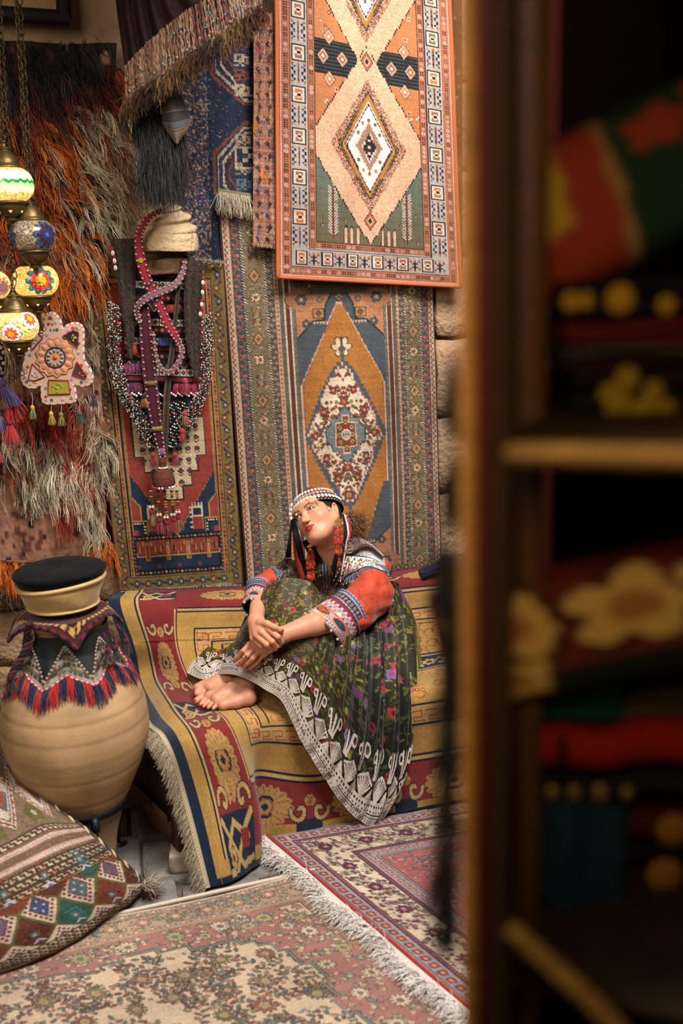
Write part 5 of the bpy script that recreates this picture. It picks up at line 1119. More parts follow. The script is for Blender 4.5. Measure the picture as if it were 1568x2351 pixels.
# mesh the skin finely where it shows and coarsely under the clothes: one continuous surface
zc = float(hd((0, -.13, 0))[2]); headbox = (HC-[.16, .17, 0], HC+[.16, .15, .16]); headbox[0][2] = zc
hb = (np.array([ay(530, 1540, 3.45)[0], 3.37, ay(560, 1542, 3.47)[2]]), np.array([ay(760, 1400, 3.5)[0], 3.60, ay(600, 1395, 3.5)[2]]))
fb = (np.array([of(440, 1600, Z)[0]-.02, 3.35, .49]), np.array([of(600, 1600, Z)[0], 3.80, .60]))
def sk_color(V):
    c = np.tile(lin(hx('c98e70')), (len(V), 1)); L = hdi(V); inh = (np.abs(L[:, 0]) < .09) & (np.abs(L[:, 1]) < .13) & (L[:, 2] > -.12) & (L[:, 2] < .13)
    def segd(P_, pts):
        d = np.full(len(P_), 9.0)
        for a, b in zip(pts[:-1], pts[1:]):
            a, b = np.array(a), np.array(b); ab = b-a; t = np.clip((P_-a)@ab/(ab@ab), 0, 1); d = np.minimum(d, np.linalg.norm(P_-a-t[:, None]*ab, axis=1))
        return d
    ui = np.where(inh)[0]; P_ = L[ui]; cc = c[ui]
    ch = np.exp(-((np.abs(P_[:, 0])-.040)/.018)**2-((P_[:, 1]+.008)/.018)**2)*(P_[:, 2] > .02); cc = cc*(1-ch[:, None]*np.array([.02, .18, .20]))
    P2 = P_*[1, 1, 0]; br = np.minimum(*[segd(P2, [(s_*.014, .0385, 0), (s_*.028, .0430, 0), (s_*.040, .0420, 0), (s_*.049, .037, 0)]) for s_ in (-1, 1)]); m = (br < .0030*(1.25-np.abs(P_[:, 0])/.08)) & (P_[:, 2] > .03); cc[m] = cc[m]*.15+lin(hx('38211a'))*.85
    ey = np.minimum(*[np.abs(np.hypot((P_[:, 0]-s_*.0308)/.0132, (P_[:, 1]-.0242)/.0052)-1)+9*(P_[:, 2] < .06) for s_ in (-1, 1)]); m = (ey < .30); cc[m] = cc[m]*.35+lin(hx('2a1812'))*.65
    sh = np.minimum(*[np.hypot((P_[:, 0]-s_*.031)/.018, (P_[:, 1]-.029)/.009)+9*(P_[:, 2] < .06) for s_ in (-1, 1)]); m = (sh < 1) & ~(ey < .28); cc[m] *= np.array([.86, .74, .70])
    z2 = lambda L_: [(a[0], a[1], 0) for a in L_]; tp = 1-.75*np.clip(np.abs(P_[:, 0])/.0245, 0, 1)**2; lp = np.minimum(segd(P2, z2(UL))-.0040*tp, segd(P2, z2(LL))-.0052*tp); m = (lp < 0) & (P_[:, 2] > .070); cc[m] = lin(hx('b0222c'))
    m = (segd(P2, z2(ML)) < .0009) & (P_[:, 2] > .078); cc[m] = lin(hx('5c1016')); c[ui] = cc
    dh = np.minimum(np.linalg.norm(V-palm[1], axis=1), np.linalg.norm(V-pl[1], axis=1)); kn = np.exp(-(dh/.07)**2)*.10; c = c*(1-kn[:, None]*np.array([.1, 1, 1]))
    return np.clip(c, 0, 1)
bodyb = MB()
def region(lo, hi, h, it, drop=()):
    F, l0 = S.field(lo, hi, h); V, Q = surfnets(F, l0, h); V = smooth_mesh(V, Q, it); ctr = V[Q].mean(1); keep = np.ones(len(Q), bool)
    for a, b in drop: keep &= ~((ctr > a+.007).all(1) & (ctr < b-.007).all(1))
    if drop: V = V-vn(V, Q)*.0012
    bodyb.add(V, Q[keep], sk_color(V))
inset = .004
region(headbox[0]-[0, 0, inset], headbox[1], .0018, 1); region(hb[0], hb[1], .0024, 2); region(fb[0], fb[1], .0027, 2)
region(np.array([-.75, 3.3, .45]), np.array([.35, 4.15, 1.40]), .009, 1, (headbox, hb, fb))
M_skin = mat('skin', rough=.48, noise=.06, nscale=120, bump=.08, bscale=420, spec=.4)
_b = M_skin.node_tree.nodes['Principled BSDF']; _b.inputs['Subsurface Weight'].default_value = .12; _b.inputs['Subsurface Radius'].default_value = (1, .35, .2); _b.inputs['Subsurface Scale'].default_value = .006
woman = thing('person', 'seated barefoot woman in shell headdress, orange blouse and dark flowered skirt, holding her shins', 'person', (PV[0], PV[1], .5))
body = bodyb.build('body', M_skin, woman)
M_eye = mat('eye', rough=.12, spec=.6); M_nail = mat('nail_lacquer', 'a8141e', rough=.25, spec=.6)
for s_ in (-1, 1):
    r = .0126*HS; c0 = hd((s_*.031, .0252, .0722)); ph = np.linspace(0, math.pi, 26); th = np.arange(28)*2*math.pi/28
    gz_ = HR@Rx(rad(-4))@Ry(rad(-4)); N_ = np.stack([np.sin(ph)[:, None]*np.cos(th), np.sin(ph)[:, None]*np.sin(th), np.cos(ph)[:, None]*np.ones(28)], -1)
    colr = np.where(ph[:, None] < .20, lin(hx('0a0606')), np.where(ph[:, None] < .50, lin(hx('3a2012')), lin(hx('d8cdc4')))); colr = np.repeat(colr, 28, 0)
    MB().grid(c0+(N_*r)@gz_.T, colr, cu=True).build('eye', M_eye, body)
for p, r in NAILS:
    v = nz(CP-p)*.4+[-.25, 0, .75]; M = np.array(Vector(v).to_track_quat('Z', 'Y').to_matrix()); b = MB(); b.ball(p, r, 10, None, (1, .85, .4), M); b.build('nail', M_nail, body)
b = MB(); p = ay(565, 1506, 3.447); t = nz(ay(555, 1518, 3.465)-ay(568, 1504, 3.45)); M = np.array(Vector(t).to_track_quat('Z', 'Y').to_matrix()); th = np.linspace(0, 2*math.pi, 24)
b.tube(ay(565, 1507, 3.455)+(np.stack([np.cos(th), np.sin(th), 0*th], 1)*.0115)@M.T, .0012, 6, cap=False); b.ball(p+[-.002, -.008, .006], .0045, 8); b.build('ring', mat('silver', 'e0dcd6', rough=.15, metal=.9), body)
# ---------------------------------------------------------------- blouse, skirt and what she wears
def weave_skirt():
    W, H = 760, 640; c = Cv(W, H, .5, '1c1d16'); g = random.Random(17)
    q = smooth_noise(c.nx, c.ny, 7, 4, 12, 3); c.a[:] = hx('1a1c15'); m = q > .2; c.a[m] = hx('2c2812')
    xg = c.x[None, :]/W; gold = np.clip(1.25-np.abs(xg-.33)*3.2, 0, 1)[..., None]; c.a = c.a*(1-gold*.75)+hx('423612')*gold*.75  # golden sheen of the satin painted into the ground colour
    for _ in range(2600):
        x, y = g.uniform(0, W), g.uniform(0, H); a = g.uniform(0, 6.28); i, j = min(c.nx-1, int(x*c.r)), min(c.ny-1, int(y*c.r))
        col = g.choice(('6a5c1e', '7c6a22', '85752a')) if q[j, i] > .1 or g.random() < 1.1-abs(x/W-.33)*3.2 else g.choice(('3f4c22', '525e2a', '34421f', '5c6430'))  # leaves turn gold inside the painted sheen
        r = g.uniform(4.5, 8); c.ell(x, y, r, r*.42, col, inner=.55, rot=a); c.line([(x-math.cos(a)*r*1.4, y-math.sin(a)*r*1.4), (x+math.cos(a)*r, y+math.sin(a)*r)], 1.5, col)
        if g.random() < .2: c.ell(x, y, r*.6, r*.22, g.choice(('6a3a44', '5a6a2a', '66702c')), rot=a)
    for _ in range(170):
        x, y = g.uniform(0, W), g.uniform(0, H); k = g.random(); r = g.uniform(9, 14)
        if k < .42: c.flo(x, y, r, 5, g.choice(('a3283a', 'b5323a', '8c2030')), '5a1424', None, k=.35)
        elif k < .8: c.flo(x, y, r, 6, g.choice(('5c3f80', '6d5090', '4c3a70')), 'a32840', None, k=.3)
        else: c.ell(x, y, 6, 8, '8a9a34')
    return c.wear(8, .1, .0, .05)
def Yc(p): 
    v = ay(*p)
    return v if v[2] > .014 else of(p[0], p[1], .014)
SK = [[(592, 1356, 3.72), (568, 1400, 3.70), (546, 1450, 3.68), (526, 1496, 3.665), (508, 1528, 3.65), (498, 1549, 3.65)],
      [(608, 1350, 3.64), (590, 1400, 3.59), (574, 1450, 3.565), (558, 1500, 3.555), (544, 1530, 3.55), (536, 1549, 3.545)],
      [(632, 1333, 3.62), (627, 1390, 3.56), (614, 1450, 3.53), (598, 1500, 3.52), (580, 1540, 3.52), (574, 1563, 3.50)],
      [(672, 1326, 3.62), (674, 1395, 3.55), (657, 1460, 3.50), (634, 1520, 3.47), (617, 1560, 3.46), (608, 1582, 3.45)],
      [(715, 1338, 3.63), (724, 1400, 3.54), (707, 1480, 3.47), (682, 1540, 3.44), (662, 1590, 3.43), (650, 1613, 3.43)],
      [(748, 1368, 3.66), (767, 1430, 3.54), (752, 1520, 3.45), (732, 1600, 3.41), (707, 1680, 3.40), (692, 1700, 3.40)],
      [(790, 1392, 3.70), (810, 1460, 3.54), (802, 1560, 3.45), (787, 1680, 3.42), (757, 1760, 3.41), (740, 1778, 3.41)],
      [(835, 1402, 3.74), (852, 1470, 3.58), (852, 1590, 3.47), (840, 1730, 3.45), (807, 1830, 3.44), (792, 1852, 3.44)],
      [(878, 1386, 3.80), (897, 1460, 3.66), (902, 1600, 3.52), (894, 1750, 3.48), (862, 1860, 3.46), (845, 1893, 3.46)],
      [(900, 1368, 3.86), (930, 1450, 3.74), (940, 1590, 3.58), (934, 1740, 3.52), (900, 1836, 3.50), (880, 1872, 3.50)],
      [(903, 1358, 3.98), (946, 1460, 3.88), (956, 1600, 3.70), (944, 1720, 3.62), (915, 1810, 3.58), (897, 1846, 3.56)]]
K = np.array([[Yc(SK[j][i]) for j in range(11)] for i in range(6)])
def pleats(P, U, V, amp=1.0):
    U = U-1
    n = normals(P); n *= np.sign(n@np.array([-.15, -1, .35]))[..., None]
    w = np.clip((U-3.2)/1.2, 0, 1); top = np.clip(V*1.6, 0, 1)
    d = w*(.013*np.sin(U*8.2+.5*np.sin(V*1.3))+.007*np.sin(U*17+V*.8+1))*(.35+.65*top)+.004*np.sin(U*5+V*2)*(1-w)
    d *= 1-.72*np.clip((V-2.6)/1.6, 0, 1)
    return P+n*(d*amp)[..., None], n
cvs = weave_skirt()
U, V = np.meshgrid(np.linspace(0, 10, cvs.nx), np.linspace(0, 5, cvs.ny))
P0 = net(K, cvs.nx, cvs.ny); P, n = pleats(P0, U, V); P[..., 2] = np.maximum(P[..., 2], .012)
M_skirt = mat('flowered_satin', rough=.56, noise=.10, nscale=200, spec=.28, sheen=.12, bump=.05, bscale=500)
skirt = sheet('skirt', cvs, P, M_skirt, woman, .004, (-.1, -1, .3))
tagp = lambda o, l: o.__setitem__('label', l)
tagp(skirt, 'dark green skirt printed with red and purple flowers')
# the side and back of the skirt, so that it is a garment and not a front only
Ks = np.array([[Yc(SK[-1][i]) for i in range(6)], [Yc(SK[-1][i])+[.03, .10, .0] for i in range(6)], [Yc(SK[-1][i])+[-.02, .17, .02 if i > 2 else 0] for i in range(6)]]).transpose(1, 0, 2)
Ks[3:, 1:, 1] = np.minimum(Ks[3:, 1:, 1], 3.66+Ks[3:, 1:, 0]*.1)
Ps = net(Ks, 60, 120); Ps[..., 2] = np.maximum(Ps[..., 2], .012)
csd = cvs.a[:120, :60]; MB().grid(Ps, lin(csd)).build('skirt_side', M_skirt, woman)
# lace: real openwork, the holes are left out of the cloth
def lace_mask(W, H, r):
    c = Cv(W, H, r, '000000'); w = 'ffffff'; g = random.Random(2)
    for i, (p, d) in enumerate(per(0, W, 46)):
        m = p+d/2
        for a in np.linspace(-.9, .9, 9): c.line([(m, 46), (m+math.sin(a)*21, 46-math.cos(a)*22)], 2.6, w)
        c.line([(m-19, 30), (m, 22), (m+19, 30)], 2.4, w)
        for k in (-9, 0, 9): c.line([(m+23+k*.4, 24), (m+23+k, 3)], 3.6, w)
        c.ell(m+23+13, 6, 6.5, 6.5, w, .55); c.ell(m+23-12, 8, 5, 5, w, .5); c.line([(m+18, 24), (m+28, 24)], 3, w)
        for a in np.linspace(-.7, .7, 5): c.line([(m+23, 34), (m+23+math.sin(a)*14, 34+math.cos(a)*14)], 2.6, w)
    c.rect(0, 44, W, 97, w)
    for y in (50, 84, 92):
        for p, d in per(0, W, 7.5): c.dia(p+d/2, y, 2.3, 2.4, '000000')
    for i, (p, d) in enumerate(per(0, W, 92)):
        c.rect(p+10, 62, p+66, 64.2, '000000'); c.rect(p+10, 70, p+66, 72.2, '000000'); c.ell(p+66, 67, 5, 5, '000000', .62); 
        for k in range(3): c.ell(p+76+k*5, 67, 2, 6, '000000', .3)
    for p, d in per(0, W, 9): c.dia(p+d/2, 57.5, 2.6, 1.7, '000000'); c.dia(p+d, 77.5, 2.6, 1.7, '000000')
    for p, d in per(0, W, 8): c.ell(p+d/2, 97, 3.6, 3.4, w)
    return c.a[..., 0] > .5
LW, LH = 750, 101
def lace(name, Kx, u0, u1, v0, v1, W=LW, off=.006, r=1.15, pl=True, VL=5, parent=None):
    m = lace_mask(W, LH, r); ny, nx = m.shape
    us = np.linspace(u0, u1, nx+1); vs = np.linspace(v0, v1, ny+1)
    P_ = net(Kx, 0, 0, us, vs); U, V = np.meshgrid(us, vs)
    if pl: P_, n = pleats(P_, U, V)
    else: n = normals(P_); n *= np.sign(n@np.array([-.2, -.6, .8]))[..., None]
    P_ = P_+n*(off+.0012*np.sin(np.linspace(0, 1, ny+1)*90))[..., None] if False else P_+n*off
    P_[..., 2] = np.maximum(P_[..., 2], .016); g = np.random.default_rng(3); col = np.tile(lin(hx('cfc4ba')), (ny+1, nx+1, 1))*(1+g.normal(size=(ny+1, nx+1, 1))*.10); col[::3] *= .86
    b = MB(); b.grid(P_, col, mask=m)
    return b.build(name, M_lace, parent or woman)
M_lace = mat('cotton_lace', rough=.95, noise=.15, nscale=300, bump=.7, bscale=400)
o = lace('lace_border', K, .05, 10, 2.80, 5.04); tagp(o, 'wide white crocheted border with fans and curls along the hem')
# hem cloth spread on the seat behind the feet
KB = np.array([[of(*p, z) for p in r] for r, z in (([(478, 1468), (505, 1458), (540, 1462), (575, 1452), (612, 1452)], .60), ([(468, 1490), (490, 1496), (525, 1500), (562, 1488), (606, 1486)], .585), ([(448, 1520), (472, 1540), (508, 1528), (545, 1520), (590, 1518)], .56), ([(431, 1549), (470, 1563), (508, 1556), (545, 1545), (578, 1545)], .532))])
cb_ = Cv(160, 90, 1, '000000'); cb_.a = cvs.a[40:40+90, 60:60+160].copy()
Pb = net(KB, 160, 90); Pb[..., 2] += .008*np.sin(np.linspace(0, 14, 160))[None]*np.linspace(1, .3, 90)[:, None]; sheet('skirt_hem', cb_, Pb, M_skirt, woman, .003, (0, -.5, 1))
lace('hem_lace', KB, 0, 4, 1.15, 3.05, W=184, off=.012, r=1.1, pl=False)
# blouse
T = Sdf(); T.cap(NB+[0, .01, -.03], CH, .070, .118, .05); T.cap(CH, ay(812, 1478, 3.93), .118, .118, .06); T.cap(SHL, SHR, .058, .058, .05)
T.cap(ay(840, 1292, 3.84), ay(856, 1360, 3.75), .060, .074, .03); T.cap(ay(856, 1360, 3.75), ay(812, 1402, 3.62), .076, .074, .03); T.cap(ay(735, 1306, 3.745), ay(778, 1303, 3.765), .042, .042, .03); T.cap(SHR, ay(604, 1347, 3.74), .056, .044, .03)
T.cap(ay(812, 1404, 3.615), ay(800, 1412, 3.60), .074, .074, .02)
lo, hi = np.array([-.45, 3.4, .55]), np.array([.42, 4.15, 1.22]); F, l0 = T.field(lo, hi, .006)
gx = np.arange(F.shape[0]); G = smooth_noise(F.shape[2], F.shape[0], 6, 7, 5, 3); F += (.0045*G)[:, None, :].astype(np.float32)+(.003*np.sin((gx[:, None, None]*.9+np.arange(F.shape[2])[None, None]*1.5+4*G[:, None, :])*.35)).astype(np.float32)
Vb, Qb = surfnets(F, l0, .006); Vb = smooth_mesh(Vb, Qb, 3)
sc = np.array([proj(v) for v in Vb]); X_, Y_ = sc[:, 0], sc[:, 1]
cb = np.tile(lin(hx('b8452b')), (len(Vb), 1)); mot = np.array([mn.noise(Vector(v*26)) for v in Vb]); cb[np.abs(mot) < .05] = lin(hx('963822')); mo2 = np.array([mn.noise(Vector(v*9+np.array([3, 1, 2]))) for v in Vb]); cb *= (1-.18*np.clip(mo2*2, 0, 1))[:, None]
# dark embroidered bib and right shoulder: a pattern fixed to the garment by its own frame
tf = np.stack([nz(SHL-SHR), nz(np.cross(nz(SHL-SHR), CH-NB)), nz(CH-NB)], 1); lc = (Vb-NB)@tf
bib = (np.abs(lc[:, 0]+.005) < .115) & (lc[:, 0] < .075) | (lc[:, 0] < -.06) & (lc[:, 0] > -.215)
bib &= (np.abs(lc[:, 1]) < .135)
pa = np.array([hx(x) for x in ('17161c', '1f2a3a', '3a241c', '5a4428', '20201e', '6a2c22', '2c3424')]); k = (np.floor(lc[:, 0]*150).astype(int)*3+np.floor(lc[:, 2]*150).astype(int)*5+np.floor(lc[:, 0]*40).astype(int)) % 7; cb[bib] = lin(pa[k[bib]]); 
M_blouse = mat('orange_silk', rough=.55, noise=.12, nscale=60, sheen=.2, bump=.15, bscale=180, spec=.3)
blouse = MB().add(Vb, Qb, cb).build('blouse', M_blouse, woman); tagp(blouse, 'orange silk blouse with dark embroidered bib')
bv = BVHTree.FromPolygons([Vector(v) for v in np.vstack([Vb])], Qb.tolist())
Bq = np.vstack(bodyb.Q); bvb = BVHTree.FromPolygons([Vector(v) for v in np.vstack(bodyb.V)], Bq.tolist())
def hit(px, py, off=.004, trees=None, dflt=3.72):
    d = Vector(ray(px, py)); d.normalize(); best = None
    for t in (trees or (bv, bvb)):
        r = t.ray_cast(Vector(CP), d)
        if r[0] is not None and (best is None or r[3] < best[1]): best = (r[0], r[3])
    if best is None: return ay(px, py, dflt)
    return np.array(best[0])-np.array(d)*off
def drape(pts, off=.004, seg=30, lift=0): q = cr(np.array(pts, float), np.linspace(0, len(pts)-1, seg)); return np.array([hit(x, y, off) for x, y in q])
# belt
b = MB(); q = cr(np.array([ay(858, 1408, 3.70), ay(880, 1392, 3.75), ay(900, 1370, 3.86), ay(903, 1352, 3.98)]), np.linspace(0, 3, 30)); b.tube(q, .010, 6, '4a4440', flat=.4); b.build('belt', M_cloth, woman)
# cuffs
def weave_cuff():
    W, H = 360, 96; c = Cv(W, H, .6, 'a33a2c'); g = random.Random(3)
    c.rect(0, 0, W, 8, '8ba0b5'); [c.rect(p, 1, p+3, 7, '5a6f8c') for p, d in per(0, W, 6)]
    c.rect(0, 8, W, 30, '7a2426'); c.rect(0, 12, W, 20, '1c1f24')
    for p, d in per(0, W, 12): c.ell(p+6, 16, 4.2, 3.6, '7f96ae', .45); c.rect(p, 23, p+9, 26, ('8ba0b5' if int(p/12) % 3 else '8a9a4c'))
    c.rect(0, 30, W, 36, '9c2c34'); c.rect(0, 32, W, 33.5, '2c3a30'); c.rect(0, 36, W, 58, 'b58a96')
    for i, (p, d) in enumerate(per(0, W, 15)):
        c.poly([(p, 37), (p+15, 37), (p+7.5, 47)], 'a33a50' if i % 2 else '8a2c3c'); c.poly([(p, 57), (p+15, 57), (p+7.5, 47)], ('c8642c', '44608c', 'b02c44', 'd8cdd0')[i % 4]); c.line([(p, 37), (p+7.5, 47), (p+15, 37)], 1.4, 'e0d5d4'); c.line([(p, 57), (p+7.5, 47), (p+15, 57)], 1.4, 'e0d5d4')
    c.rect(0, 58, W, 61, 'c8642c'); c.rect(0, 61, W, 76, 'b09aa4')
    for i, (p, d) in enumerate(per(0, W, 60)):
        c.ell(p+30, 68.5, 24, 8, 'c8642c'); c.ell(p+30, 68.5, 21, 6.3, '1c1c24'); c.ell(p+30, 68.5, 18, 4.4, ('c8642c', '2c4c6c')[i % 2])
        for k in range(6): c.rect(p+17+k*5, 66, p+19+k*5, 71, '1c1c24')
    c.rect(0, 76, W, 79, 'c8642c'); c.rect(0, 79, W, 89, 'c9bcb8')
    for i, (p, d) in enumerate(per(0, W, 8)): c.dia(p+4, 84, 3.5, 4.5, ('2c4c7c', 'a03a3a', '3a3a5c')[i % 3]); c.dia(p+4, 84, 1.5, 2, 'c9bcb8')
    c.rect(0, 89, W, 92, 'c8642c'); c.rect(0, 92, W, 96, '35506c')
    return c.wear(3, .03, 0, .06)
cvc = weave_cuff()
def cuff(c0, c1, e0, e1, f0, f1, name, beads=12, flip=0):
    nt, nv = cvc.nx, cvc.ny; th = np.linspace(0, 2*math.pi, nt); v = np.linspace(0, 1, nv)[:, None, None]
    ring = lambda c, e, f: c+np.cos(th)[:, None]*e+np.sin(th)[:, None]*f
    A, B_ = ring(c0, e0, f0), ring(c1, e1, f1); P_ = A*(1-v)+B_*v; P_ = P_+(.003*np.sin(th*5)[None, :, None]*v)*nz(P_-(c0*(1-v)+c1*v))
    n = nz(P_-(c0*(1-v)+c1*v)); b = MB(); b.grid(P_, cvc.lin()); b.grid((P_-n*.006)[::3, ::4], lin(hx('2a2326'))); b.grid(np.stack([P_[-1], P_[-1]-n[-1]*.006]), lin(hx('35506c'))); b.grid(np.stack([P_[0], P_[0]-n[0]*.02]), lin(hx('8ba0b5')))
    o = b.build(name, M_cloth, woman); bb_ = MB()
    for r_, rr, cc in ((0, .0042, '8ba0b5'), (27, .0030, '8ba0b5')):
        i0 = int(r_/96*nv)
        bb_.tube(P_[i0, ::3]+n[i0, ::3]*.002, rr, 5, np.where((np.arange(len(P_[0, ::3]))[:, None] % 2) < 1, lin(hx(cc)), lin(hx('50627c'))))
    bb_.build('beaded_rows', M_bead, o)
    for k in range(beads):
        j = int(k/beads*nt); p = P_[-1, j]+nz(P_[-1, j]-P_[-8, j])*.003; q = MB(); q.ball(p, .0062, 8, 'b5a58c'); q.build('bead', M_pearl, o)
    return o
M_pearl = mat('pearl_bead', 'bfae96', rough=.25, metal=.3, spec=.6)
c0, c1 = ay(808, 1400, 3.61), ay(741, 1448, 3.52); ax = nz(c1-c0); vw = nz(ray(770, 1430)); e2_ = nz(ay(784, 1491, 3.52)-ay(702, 1406, 3.50))
e = nz(ay(834, 1446, 3.6)-ay(778, 1357, 3.6)); e = nz(e-ax*(e@ax)); f = nz(np.cross(ax, e))
tagp(cuff(c0, c1, e*.086, e2_*.096, f*.074, f*.064, 'cuff'), 'wide embroidered and beaded cuff with pearl buttons on the lower arm')
c0, c1 = ay(598, 1350, 3.735), ay(583, 1396, 3.63); ax = nz(c1-c0); e = nz(np.array([1, 0, .1])); e = nz(e-ax*(e@ax)); f = nz(np.cross(ax, e)); tagp(cuff(c0, c1, e*.053, e*.047, f*.050, f*.046, 'cuff', 8), 'narrower embroidered cuff at the left wrist in view')
# beaded white shoulder piece with tasselled edge
cy = Cv(220, 150, .8, 'd0cbd0'); g = random.Random(5)
for i in range(14):
    for j in range(7): cy.dia(8+i*9, 8+j*8+(4 if i % 2 else 0), 3.6, 3.6, ('8c2c3c', 'c87a3a', '5a3a5c', '3a5a70', '8c2c3c')[(i*3+j) % 5])
cy.rect(126, 0, 220, 62, 'bfc4cf'); [cy.line([(126, y), (220, y)], 2, c_) for y, c_ in ((8, '44608c'), (14, 'a33a44'), (20, '44608c'), (50, '6a7f9c'))]
for i, (p, d) in enumerate(per(128, 220, 9)): cy.poly([(p, 44), (p+9, 44), (p+4.5, 26)], ('44608c', 'b5502c')[i % 2])
cy.rect(0, 62, 220, 67, '3a4c70'); cy.rect(0, 67, 220, 140, 'd5d0cf')
for _ in range(120): x, y = g.uniform(2, 218), g.uniform(70, 136); cy.flo(x, y, g.uniform(3, 6), 4, g.choice(('8c2c3c', 'c87a3a', '3a5a70', 'b59a3a', '5a3a5c', '35603c', 'a33a50')))
cy.rect(0, 140, 220, 150, '5a7088'); cy.wear(2, .03, 0, .08)
q = [[(812, 1232), (838, 1240), (862, 1258), (882, 1280)], [(800, 1262), (828, 1268), (858, 1278), (884, 1296)], [(790, 1300), (820, 1296), (852, 1292), (884, 1306)], [(789, 1326), (815, 1312), (845, 1300), (884, 1312)]]
uv = net(np.array([[(*p, 0) for p in r] for r in q], float), 60, 44); Py = np.array([[hit(a[0], a[1], .006, (bv,), 3.78) for a in r] for r in uv])
for _ in range(4): Py[1:-1, 1:-1] = (Py[1:-1, 1:-1]*2+Py[:-2, 1:-1]+Py[2:, 1:-1]+Py[1:-1, :-2]+Py[1:-1, 2:])/6
yt = np.linspace(0, 43, cy.ny); xt = np.linspace(0, 59, cy.nx); Py = net(Py, 0, 0, xt, yt)
yoke = sheet('shoulder_yoke', cy, Py, M_cloth, woman, .004, -vw); tagp(yoke, 'white beaded and embroidered shoulder panel')
M_gold = mat('gold_metal', 'c59a45', rough=.3, metal=.85)
def beadfringe(grp, n, L, col, parent, lean=(0, 0, 0)):
    b = MB()
    for i, p in enumerate(cr(np.array(grp), np.linspace(0, len(grp)-1, n))): 
        q_ = p+np.array([.003*math.sin(i*2), -.004, -L])+np.asarray(lean)*((i/(n-1))-.5); b.tube([p, (p+q_)/2+[0, -.003, 0], q_], .0021, 5, col)
    b.build('bead_strands', M_bead, parent); b = MB()
    for i, p in enumerate(cr(np.array(grp), np.linspace(0, len(grp)-1, n))): q_ = p+np.array([.003*math.sin(i*2), -.004, -L])+np.asarray(lean)*((i/(n-1))-.5); b.ball(q_-[0, 0, .002], .0034, 7)
    b.build('bells', M_gold, parent)
for x0, y0, x1, y1, L in ((796, 1326, 818, 1312, .026), (830, 1306, 852, 1298, .026), (864, 1292, 884, 1300, .034)):
    beadfringe([hit(x0, y0, .010, (bv,), 3.74), hit((x0+x1)/2, (y0+y1)/2, .010, (bv,), 3.74), hit(x1, y1, .010, (bv,), 3.74)], 9, L, '5f7c98', yoke, (.03, 0, 0))
beadfringe([ay(622, 1300, 3.70), ay(636, 1306, 3.68), ay(650, 1314, 3.67)], 9, .024, '6a86a0', blouse, (-.03, 0, 0))
# chest: braided placket, beads
b = MB()
for dx, c_ in ((-3, '7f93a8'), (0, '2a3a44'), (3, '7f93a8'), (9, '8a7040'), (-9, '6a5a34')): b.tube(drape([(744+dx, 1290), (745+dx*1.2, 1318), (748+dx, 1350)], .006), .0013, 5, c_)
b.build('placket_braid', M_yarn, blouse)
b = MB(); g = random.Random(4)
for _ in range(300):
    x, y = g.choice(((g.uniform(780, 812), g.uniform(1234, 1345)), (g.uniform(628, 668), g.uniform(1280, 1325)), (g.uniform(700, 745), g.uniform(1270, 1340)))); b.ball(hit(x, y, .005, (bv,)), g.uniform(.0012, .0023), 6, g.choice(('c9b48a', 'a07c3c', 'd5cfc5', '7a2c24', '5f7c98', '3a3030')))
stuff(b.build('sewn_beads', M_bead, blouse))
# --- head cloth, hair, headdress
def hp(th, y, k=1.0, z0=-.012):                           # a point on the skull at angle th (0 = brow) and height y
    yy = min(.985, abs((y-.036)/.086)); r = math.sqrt(1-yy*yy); return np.array([.073*r*k*math.sin(th), y, z0+.090*r*k*math.cos(th)])
hair = MB(); rows = []
for y in np.linspace(.118, -.045, 22):
    th = np.linspace(-math.pi, math.pi, 60); rr = []
    for t in th:
        lim = .062 if abs(t) < .85 else (.062-.045*min(1, (abs(t)-.85)/.3) if abs(t) < 1.22 else (.017-.065*min(1, (abs(t)-1.22)/.45)))
        yv = max(y, lim); yk = min(.985, abs((yv-.036)/.086)); r_ = math.sqrt(1-yk*yk); kk = 1.065; rr.append(hd((.073*r_*kk*math.sin(t), yv, -.014+.090*r_*kk*math.cos(t))))
    rows.append(rr)
P_ = np.array(rows); hcol = lin(hx('17120f')); hair.grid(P_, hcol)
hair.build('head_scarf', mat('black_cloth', rough=.85, noise=.3, nscale=150, bump=.3, bscale=300), body)
cap = thing('x', 'x', 'x', HC); bpy.data.objects.remove(cap)
hdress = bpy.data.objects.new('headdress', None); COL.objects.link(hdress); hdress.location = HC; hdress.parent = woman; bpy.context.view_layer.update(); hdress.matrix_parent_inverse = woman.matrix_world.inverted()
bpy.context.view_layer.update()
tagp(hdress, 'red cap sewn with white cowrie shells and silver coins, chains over the brow')
def brim(th): return .056-.010*(1-math.cos(th))
TOP = .134
def capp(th, y, k=1.0):
    yy = min(.985, abs((y-.030)/.106)); r = math.sqrt(1-yy*yy); return hd((.088*r*k*math.sin(th), .030+(y-.030)*(1+(k-1)*.7), -.016+.107*r*k*math.cos(th)))
rows = [[capp(t, brim(t)+(TOP-brim(t))*s_) for t in np.linspace(-math.pi, math.pi, 72)] for s_ in np.linspace(-.1, 1, 16)]
b = MB(); b.grid(np.array(rows), np.where((np.arange(16) < 3)[:, None, None], lin(hx('1f2230')), lin(hx('7a2630')))*np.ones((16, 72, 3))); b.build('cap', M_cloth, hdress)
M_shell = mat('cowrie', rough=.3, noise=.08, nscale=200, spec=.5)
